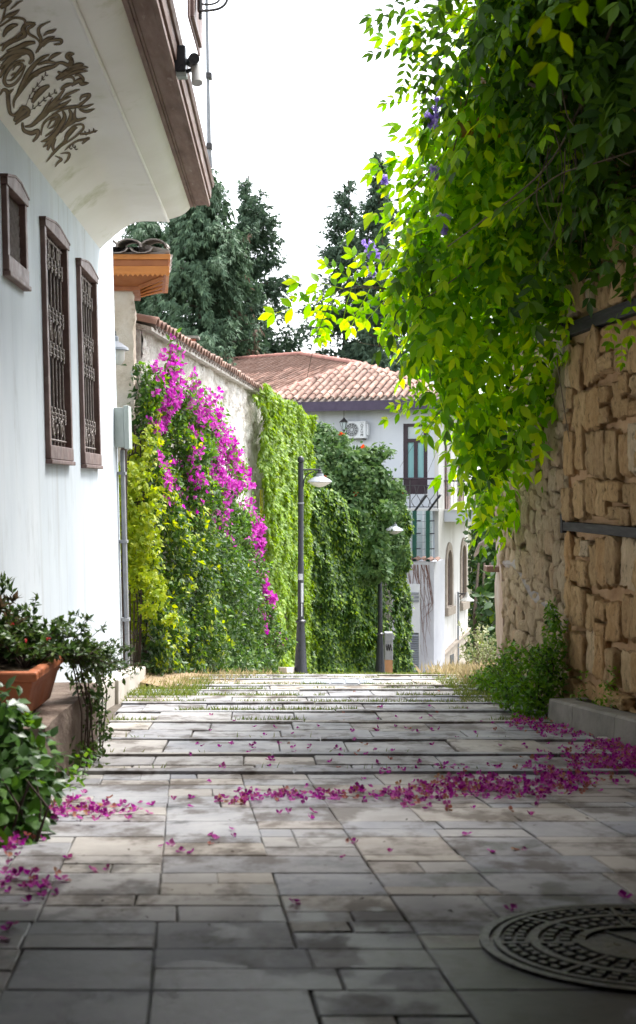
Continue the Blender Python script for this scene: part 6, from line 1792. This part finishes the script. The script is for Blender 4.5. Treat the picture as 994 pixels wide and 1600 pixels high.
# ---------------------------------------------------------------- planted ledge on the left
ld = thing('stone_ledge', 'low brown stone ledge under the terracotta trough on the left', 'ledge', (-1.6, 6.6, gz(6.6)))
m = MB(); rough_box(m, -1.95, -1.275, 5.95, 6.62, gz(6.7)-.1, -1.135, 8, 8, 6, .018, 6); m.build('ledge_block', surf('ledge_stone', [(.10,.07,.055),(.17,.125,.10),(.24,.19,.15)], 6, .9, .8, 20, bdist=.03), ld, smooth=True)
m = MB(); rough_box(m, -1.95, -1.29, 6.63, 7.5, gz(7.4)-.1, -1.16, 8, 8, 6, .018, 6); m.build('ledge_block', MATS['ledge_stone'], ld, smooth=True)
tp = thing('terracotta_trough', 'rectangular terracotta plant trough with thick rim on the stone ledge', 'planter', (-1.6, 6.4, -1.13))
def rect(x0, x1, y0, y1, z): return [(x0,y0,z),(x1,y0,z),(x1,y1,z),(x0,y1,z)]
def stack(rs):
    v = [p for r in rs for p in r]; f = [(3,2,1,0)]
    for i in range(len(rs)-1):
        for k in range(4): f.append((4*i+k, 4*i+(k+1) % 4, 4*i+4+(k+1) % 4, 4*i+4+k))
    n = 4*(len(rs)-1); f.append((n, n+1, n+2, n+3)); return v, f
m = MB(); m.add(*stack([rect(-1.88,-1.41,6.16,6.74,-1.128), rect(-1.93,-1.375,6.12,6.78,-.985), rect(-1.935,-1.370,6.115,6.785,-.98), rect(-1.95,-1.36,6.10,6.80,-.94)])); m.build('trough_body', terracotta, tp, bevel=.012)
m = MB()
for (x0,x1,y0,y1) in ((-1.98,-1.335,6.07,6.13),(-1.98,-1.335,6.77,6.83),(-1.395,-1.335,6.13,6.77),(-1.98,-1.92,6.13,6.77)): m.box(x0, x1, y0, y1, -.939, -.892)
m.build('rim', terracotta, tp, bevel=.012)
m = MB(); m.box(-1.92, -1.396, 6.131, 6.769, -.938, -.915); m.build('soil', soil, tp)
def shrub_blobs(lst): return [(P(x, y, Yq), (rx, ry, rz), w) for x, y, Yq, rx, ry, rz, w in lst]
def twig_plant(par, roots, mat_l, tpls, size, L, n, up=(0, 0, 1), spread=.5, nl=16, stemr=.004, name='foliage', smat=None, tipn=0):
    """arching twigs carrying leaves along their length"""
    s_ = MB(); P_, Yd, Zd = [], [], []
    for r in roots:
        for k in range(n):
            d = np.array(up, float) + rnd_unit(1)[0]*spread; d /= np.linalg.norm(d); l = L*random.uniform(.5, 1.15)
            pts = [np.array(r) + d*l*i/6 + np.array((0, 0, -.35*l*(i/6)**2)) + rng.normal(0, .008, 3)*i/2 for i in range(7)]
            s_.tube(pts, [stemr*(1-.12*i) for i in range(7)], 4)
            for j in range(nl + tipn):
                t = (random.uniform(.25, 1) if j < nl else random.uniform(.9, 1.02))*6; i = min(5, int(t)); q = pts[i] + (pts[i+1]-pts[i])*(t-i)
                a = rnd_unit(1)[0]
                P_.append(q); Yd.append(a + d*.7); Zd.append(np.array((0, 0, 1.)) + rnd_unit(1)[0]*.6)
    s_.build('stems', smat or thin_stem, par, kind='stuff')
    n_ = len(P_); P_ = np.array(P_); Yd = np.array(Yd); Zd = np.array(Zd); sc = size*rng.uniform(.65, 1.3, n_); wh = rng.integers(0, len(tpls), n_)
    V, T = T_join([scatter(t, P_[wh == k], Yd[wh == k], Zd[wh == k], sc[wh == k]) for k, t in enumerate(tpls) if (wh == k).any()])
    o = link(name, npmesh(name, V, T), mat_l, par); o['kind'] = 'stuff'
pt1 = thing('potted_plant', 'small leaved shrub sprawling out of the terracotta trough', 'plant', (-1.6, 6.4, -.92))
twig_plant(pt1, [(x, y, -.925) for x in (-1.85,-1.65,-1.47) for y in (6.4,6.55,6.7)], lm_pot, [LEAF, LEAF6], .038, .46, 16, (0.15, .15, .9), .7, 38)
twig_plant(pt1, [(-1.40, 6.74, -.93), (-1.40, 6.68, -.93), (-1.42, 6.85, -.95)], lm_pot, [LEAF, LEAF6], .034, .40, 12, (.9, .55, .45), .4, 34, name='trailing_foliage')
pt2 = thing('oleander_seedling', 'dark narrow leaved plant with upright rosettes standing in the trough', 'plant', (-1.7, 6.5, -.92))
twig_plant(pt2, [(-1.78,6.35,-.93),(-1.62,6.6,-.93),(-1.88,6.6,-.93)], lm_brown, [LEAFN, T_leaf(.2, .05, .2)], .07, .50, 5, (.1, 0, 1), .4, 10, .006, tipn=16)
twig_plant(pt2, [(-1.82,6.3,-.93),(-1.72,6.55,-.93),(-1.76,6.4,-.93)], lm_pot, [LEAFN], .06, .68, 6, (-.02, 0, 1), .25, 22, .006, name='green_foliage', tipn=14)
fp = np.array([P(41, 1002, 6.3), P(75, 998, 6.3), P(20, 975, 6.3)])
leaves('red_buds', [BRACT], np.repeat(fp, 3, 0) + rng.normal(0, .004, (9, 3)), np.tile((0, -1, .3), (9, 1)), .008, leafmat('red_bud', [(.5,.03,.03),(.6,.05,.04)], .2), pt1, 0)
tr = thing('trailing_creeper', 'trailing leafy creeper hanging over the ledge end beside the trough', 'plant', (-1.28, 7.1, gz(7.1)))
bl_ = shrub_blobs([(140,1070,7.1,.10,.14,.20,1),(150,1130,7.1,.08,.13,.20,1),(128,1040,6.9,.12,.14,.10,1),(138,1185,6.9,.09,.13,.10,1),(165,1060,7.6,.05,.1,.08,.8),(120,1190,6.6,.06,.1,.10,1)])
pos, nr = blob_pts(bl_, 9000, .5); leaves('foliage', [LEAF, LEAF6], pos, nr, .036, lm_pot, tr, .5, .7)
q = rng.random(len(pos)) < .12; leaves('dry_foliage', [LEAF], pos[q], nr[q], .034, lm_brown, tr, .6)
m = MB()
for k in range(9):
    x = -1.26 + .03*random.random(); y = 6.7 + .09*k; m.tube([(x, y, gz(y)), (x+.03*math.sin(k), y, -1.2), (x-.05, y+.03, -.95)], .004, 4)
m.build('stems', thin_stem, tr, kind='stuff')
twig_plant(tr, [(-1.30, 7.0, -1.0), (-1.3, 7.3, -1.05)], lm_pot, [LEAF], .030, .34, 9, (.8, .35, .5), .4, 20, name='side_shoots')
fb = thing('leafy_shrub', 'glossy leafy shrub at the lower left edge of the lane', 'shrub', (-1.25, 5.1, gz(5.1)))
bl_ = shrub_blobs([(12,1185,5.2,.12,.2,.13,1),(62,1165,5.5,.06,.12,.05,.8),(0,1110,5.2,.09,.15,.12,.9),(30,1140,5.3,.07,.12,.07,.9),(15,1240,5.0,.16,.2,.17,1),(30,1300,4.85,.11,.15,.11,1),(70,1195,5.5,.08,.13,.09,1),(-40,1150,5.3,.2,.2,.2,1),(60,1235,5.2,.08,.12,.12,1),(-30,1250,5,.2,.2,.2,1),(10,1330,4.7,.09,.12,.06,.8)])
pos, nr = blob_pts(bl_, 7600, .75)
n = len(pos); o_ = nr/np.linalg.norm(nr, axis=1, keepdims=True)
yd = o_*.5 + rnd_unit(n)*.6 + np.array((.1, 0, -.35)); zd = o_*.8 + np.array((0, -.2, .6)) + rnd_unit(n)*.35; sz = rng.uniform(.045, .078, n)
px_ = CX + F*pos[:, 0]/pos[:, 1]
fr = np.where(px_ > -6, o_[:, 0]*.4 - o_[:, 1] + .3*o_[:, 2] + .4*rng.random(n), -9); od = np.argsort(-fr); pick = od[:240]; rest = od[240:]
V, T = scatter(LEAF6, pos[rest], yd[rest], zd[rest], sz[rest]); o = link('leaf_mass', npmesh('leaf_mass', V, T), lm_dark, fb); o['kind'] = 'stuff'
lme = npmesh('leaf', *T_leaf6(.6, .12, .16)); lme.materials.append(leafmat('glossy_shrub_leaf', [(.025,.07,.012),(.05,.13,.018),(.09,.20,.022)], .35, .55, .18))
for i in pick: put_leaf(pos[i], yd[i], zd[i], float(sz[i]), 0, [lme], 'leaf', fb)
m = MB()
for k in range(14):
    b = P(random.uniform(-40, 60), 1325, 4.75 + .5*random.random()); b[2] = gz(b[1]); m.tube([b, b + np.array((random.uniform(-.05,.05), .03, .12)), b + np.array((random.uniform(-.08,.08), .05, .22))], [.007, .005, .003], 5)
m.build('stems', thin_stem, fb, kind='stuff')
gc = thing('ground_creeper', 'small bright green leaves at the foot of the stone ledge', 'plant', (-1.15, 6.2, gz(6.2)))
bl_ = shrub_blobs([(110,1215,6.2,.07,.1,.05,1),(135,1190,6.5,.05,.1,.05,1),(100,1235,6.0,.05,.08,.04,.8)])
pos, nr = blob_pts(bl_, 5000, .6); leaves('foliage', [LEAF6], pos, nr + np.array((0, 0, .6)), .04, lm_shrub, gc, .1, .5)
# tufts at the plinth of the house
for px, py, Yq, lab, r in ((185,1085,12.2,'leafy weed tuft at the foot of the white house plinth',.12), (165,1100,11.2,'low weed beside the white house plinth, nearer one',.10)):
    w = thing('weed_tuft', lab, 'weed', P(px, py, Yq), 'weeds along the house plinth')
    pos, nr = blob_pts([(P(px, py-6, Yq), (r, r, r*.8), 1)], 5000, .6); leaves('foliage', [LEAF, LEAFN], pos, nr + np.array((0, 0, .5)), .045, lm_shrub, w, -.2, .6)

# ---------------------------------------------------------------- growth along the right wall
gs_ = thing('green_shrub', 'bright green feathery shrub growing against the rubble wall corner', 'shrub', (1.72, 9.8, gz(9.8)))
bl_ = shrub_blobs([(838,1080,9.75,.17,.22,.17,1),(800,1080,10.2,.16,.25,.15,1),(860,1050,9.75,.12,.16,.22,1),(866,1000,9.75,.085,.12,.20,1),(862,960,9.75,.05,.08,.12,.8),(785,1055,11.2,.14,.25,.16,1),(765,1062,12.4,.14,.3,.12,.8),(748,1062,13.4,.12,.3,.08,.6),(825,1110,9.6,.12,.14,.07,1),(800,1030,11.5,.12,.2,.16,.8),(835,1030,10,.10,.15,.12,.8)])
pos, nr = blob_pts(bl_, 20000, .6); leaves('foliage', [LEAFN, LEAF], pos, nr, .045, lm_shrub, gs_, .2, .7)
pos, nr = blob_pts(bl_, 1500, .95); leaves('inner_foliage', [LEAF], pos*np.array((1, 1, 1)), nr, .05, lm_dark, gs_, .4, .7)
twig_plant(gs_, [P(840,1100,9.75), P(862,1060,9.75), P(800,1100,10.3)], lm_shrub, [LEAFN], .036, .5, 12, (-.2, -.1, 1), .5, 26, .005, name='shoots')
for px, py, Yq, r, lab in ((952,1085,8.75,.085,'small green weed at the foot of the ochre stone wall'), (935,1100,8.9,.05,'tiny weed left of the small weed at the ochre wall'), (905,1085,9.25,.06,'weed in the corner where kerb meets the ochre wall')):
    w = thing('wall_weed', lab, 'weed', P(px, py+20, Yq), 'weeds at the ochre wall')
    pos, nr = blob_pts([(P(px, py, Yq), (r, r, r*1.1), 1), (P(px+6, py-30, Yq), (r*.5, r*.5, r*.8), 1)], 9000, .6); leaves('foliage', [LEAFN, LEAF], pos, nr, .03, lm_shrub, w, .1, .7)
tw = thing('tall_weeds', 'tall pale flowering weeds in front of the dark bushes', 'weed', P(745, 1060, 16))
twig_plant(tw, [P(735+8*k, 1065, 16+.4*k) for k in range(7)], leafmat('pale_weed_leaf', [(.12,.17,.05),(.20,.24,.09),(.40,.40,.28)], .3, .6), [LEAFN, LEAF], .05, 1.05, 6, (0, 0, 1), .22, 30, .006, smat=stem_m, tipn=6)

# grasses
def blades(name, pts, L, mat, par=None, lean=.5, w=.035):
    n = len(pts); t = (np.array([(-w,0,0),(w,0,0),(w*.6,.6,.06),(0,1,.22)], float), np.array([(0,1,2),(0,2,3)]))
    y = rnd_unit(n)*lean + np.array((0, 0, 1.)); z = rnd_unit(n)
    V, T = scatter(t, pts, y, z, L*rng.uniform(.5, 1.3, n)); o = link(name, npmesh(name, V, T), mat, par); o['kind'] = 'stuff'; return o
gpnts = []
for i, s in enumerate(STEPS + [15.9, 16.8, 17.7]):
    xl, xr = lane_edges(s); n = 4200 if s > 9 else 120
    x = rng.uniform(xl, xr, n); k = np.array([noise.noise(Vector((a*1.7, s*3.1, 2))) for a in x])
    edgebias = np.interp(x, [xl, xl+1.3, xr-1.2, xr], [.34, .12, -.02, .2]) + (.12 if s > 9.9 else -.12)
    q = k + edgebias > .08
    yy = s + .03 + np.abs(rng.normal(0, .05 if s > 9.9 else .015, n))
    gpnts.append(np.stack([x[q], yy[q], np.array([gz(a) for a in yy[q]]) - .012], 1))
gpnts = np.vstack(gpnts)
o = blades('joint_grass', gpnts, .06, lm_grass, None, 1.1, .06); tag(o, 'short green grass growing in the joints between the lane steps', 'grass')
def patch(pxr, pyr, n, jitter=0):
    r = []
    for _ in range(n):
        px = random.uniform(*pxr); py = random.uniform(*pyr); Yq = .9/((py-HZ)/F-.09); r.append(((px-CX)/F*Yq, Yq, gz(Yq)-.01))
    return np.array(r)
dry = []
for _ in range(2300):
    Yq = random.uniform(12.6, 17.0); a = random.random(); x = -1.95 + 1.05*a*a*np.interp(Yq, [12.6, 14, 17], [.6, 1.1, 1.5]); dry.append((x, Yq, gz(Yq)-.01 + .14*max(0, 1-a*2)))
o = blades('dry_grass', np.array(dry), .11, lm_straw, None, 1.0, .025); tag(o, 'dry straw coloured grass at the lane edge below the bougainvillea', 'grass')
dry = [(1.55 + 1.0*random.random() + .1*rng.normal(), Yq, gz(Yq)-.01) for Yq in rng.uniform(13.2, 18.5, 1900)]
o = blades('dry_grass', np.array(dry), .19, lm_straw, None, .8, .02); tag(o, 'dry straw coloured grass on the right below the tall weeds', 'grass')
gg = [(-1.9 + .75*random.random(), Yq, gz(Yq)-.01) for Yq in rng.uniform(11.6, 14.2, 2600)] + [(1.3 + .7*random.random(), Yq, gz(Yq)-.01) for Yq in rng.uniform(11, 14.5, 2600)]
o = blades('verge_grass', np.array(gg), .08, lm_grass, None, 1.0, .04); tag(o, 'green grass tufts along both edges of the steps', 'grass')
mound = MB()
vv = []
for i in range(15):
    Yq = 12.9 + 11*i/14
    for j in range(6):
        a = j/5; vv.append((*GW(Yq, .05 + 1.15*a), gz(Yq) - .02 + .16*(1-a)**1.5 + .03*noise.noise(Vector((Yq*2, a*4, 0)))))
mound.add(vv, [(i*6+j, (i+1)*6+j, (i+1)*6+j+1, i*6+j+1) for i in range(14) for j in range(5)])
o = mound.build('earth_verge', surf('dry_earth', [(.20,.14,.08),(.32,.24,.15)], 5, 1, .6, 20, bdist=.02), None, smooth=True); o['kind'] = 'structure'

# ---------------------------------------------------------------- fallen bracts
def gp3(px, py):
    Yq = .9/((py-HZ)/F - .09); return (px-CX)/F*Yq, Yq
bmes = []
for k in range(5):
    t = T_bract(); V0 = t[0].copy(); V0[:, 2] = V0[:, 2]*rng.uniform(.35, 1.3) + rng.normal(0, .06, len(V0)); V0[:, :2] *= rng.uniform(.8, 1.15)
    me = npmesh('fallen_bract', V0, t[1]); bmes.append(me)
bmes_m = [lm_fall, lm_fall, lm_fall, lm_fall, lm_dry]
for me, mt in zip(bmes, bmes_m): me.materials.append(mt)
bract_objs = 0
def drop(px, py, lab, grp, s=None, k=None, lift=0):
    global bract_objs
    x, y = gp3(px, py)
    o = bpy.data.objects.new('fallen_bract', bmes[k if k is not None else random.choices(range(5), (4, 4, 4, 4, 1.2))[0]])
    COL.objects.link(o); s = s or random.uniform(.016, .025)
    o.location = (x, y, gz(y) + .004 + lift); o.scale = (s, s, s*random.uniform(.8, 1.5)); o.rotation_euler = (random.gauss(0, .35), random.gauss(0, .35), random.uniform(0, 6.28))
    tag(o, lab, 'fallen bract', grp); bract_objs += 1
single = [(461,1413),(805,1329),(798,1424),(975,1405),(168,1360),(106,1343),(220,1256),(237,1259),(271,1250),(298,1248),(297,1262),(330,1306),(335,1312),(362,1298),(365,1308),(252,1324),(267,1322),(283,1332),(298,1334),(329,1320),(437,1272),(450,1270),(489,1270),(486,1280),(545,1316),(610,1332),(535,1342),(666,1266),(602,1238),(768,1333),(729,1306),(740,1264),(745,1243),(770,1333),(145,1362),(232,1272),(830,1275),(820,1330),(555,1318),(10,1455),(3,1470),(18,1448)]
for px, py in single: drop(px, py, 'magenta bougainvillea bract lying apart from the drifts on the near paving', 'single bracts on the near paving', s=random.uniform(.022, .032) if py > 1400 else None)
def along(poly, n, sp, lab, grp, stack=.03):
    poly = np.array(poly, float); L = np.r_[0, np.cumsum(np.hypot(*np.diff(poly, axis=0).T))]
    for _ in range(n):
        t = random.random()*L[-1]; px = np.interp(t, L, poly[:, 0]) + random.gauss(0, sp[0]); py = np.interp(t, L, poly[:, 1]) + random.gauss(0, sp[1]); drop(px, py, lab, grp, lift=random.random()**2*stack)
along([(345,1252),(440,1245),(540,1244),(640,1243),(720,1242),(800,1240),(870,1234)], 95, (8, 5), 'magenta bract in the drift lying across the lane', 'drift of bracts across the lane')
along([(70,1285),(110,1262),(160,1268),(205,1268),(120,1275)], 42, (10, 7), 'magenta bract in the patch beside the glossy leafy shrub', 'bracts by the near shrub')
along([(-10,1385),(30,1375),(70,1385),(110,1388)], 34, (8, 9), 'magenta bract in the patch at the left picture edge', 'bracts at the left edge')
along([(595,1208),(700,1204),(790,1206),(850,1205)], 36, (10, 3), 'magenta bract lying along the first step edge', 'bracts along the first step')
along([(390,1160),(450,1180),(520,1165),(600,1150),(680,1140),(720,1180),(500,1190),(330,1160),(420,1200)], 46, (60, 16), 'magenta bract scattered singly over the steps', 'bracts scattered on the steps')
bm_p, bm_n = [], []
def pile(poly, n, sp, h=.04):
    poly = np.array(poly, float); L = np.r_[0, np.cumsum(np.hypot(*np.diff(poly, axis=0).T))]
    for _ in range(n):
        t = random.random()*L[-1]; px = np.interp(t, L, poly[:, 0]) + random.gauss(0, sp[0]); py = np.interp(t, L, poly[:, 1]) + random.gauss(0, sp[1])
        if py < 1062: continue
        x, y = gp3(px, py)
        if x > KX(y) - .02: continue
        if noise.noise(Vector((x*3.1, y*3.1, 4.4))) < random.uniform(-.45, .15): continue
        bm_p.append((x, y, gz(y) + .006 + h*random.random()**2))
pile([(640,1243),(720,1240),(800,1236),(870,1226),(930,1214),(990,1200),(1040,1190)], 860, (16, 11))
pile([(800,1128),(860,1140),(920,1158),(990,1178),(1040,1195)], 480, (9, 6))
pile([(860,1215),(920,1190),(990,1185),(1030,1205)], 600, (30, 15))
pile([(340,1252),(450,1246),(640,1244)], 130, (8, 5), .03); pile([(70,1280),(120,1262),(205,1270)], 70, (10, 7), .03); pile([(0,1340),(20,1320),(50,1310)], 40, (10, 6), .03)
pile([(430,1140),(640,1130),(800,1120)], 60, (120, 25), .005)
bm_p = np.array(bm_p); n = len(bm_p)
dryq = rng.random(n) < .22
zd = rnd_unit(n)*.6 + np.array((0, 0, 1.)); yd = rnd_unit(n)
V, T = scatter(bmes and T_bract(), bm_p[~dryq], yd[~dryq], zd[~dryq], rng.uniform(.015, .024, (~dryq).sum()))
o = link('bract_drift', npmesh('bract_drift', V, T), lm_fall); tag(o, 'magenta heap of fallen bougainvillea bracts gathered toward the right kerb', 'fallen bracts', kind='stuff')
V, T = scatter(T_bract(), bm_p[dryq], yd[dryq], zd[dryq], rng.uniform(.014, .022, dryq.sum()))
o = link('dried_bract_drift', npmesh('dried_bract_drift', V, T), lm_dry); tag(o, 'faded brown bracts mixed through the magenta heap by the kerb', 'fallen bracts', kind='stuff')
# leaf litter specks
lp = np.array([(*gp3(random.uniform(0, 990), random.uniform(1215, 1480)), 0) for _ in range(70)]); lp[:, 2] = [gz(y)+.004 for y in lp[:, 1]]
V, T = scatter(LEAF, lp, rnd_unit(70)*np.array((1, 1, .1)), np.tile((0, 0, 1.), (70, 1)) + rnd_unit(70)*.2, rng.uniform(.008, .022, 70))
o = link('leaf_litter', npmesh('leaf_litter', V, T), leafmat('dark_litter', [(.03,.02,.015),(.07,.045,.03)], .1, .8)); tag(o, 'tiny dark bits of leaf litter on the near paving', 'leaf litter', kind='stuff')
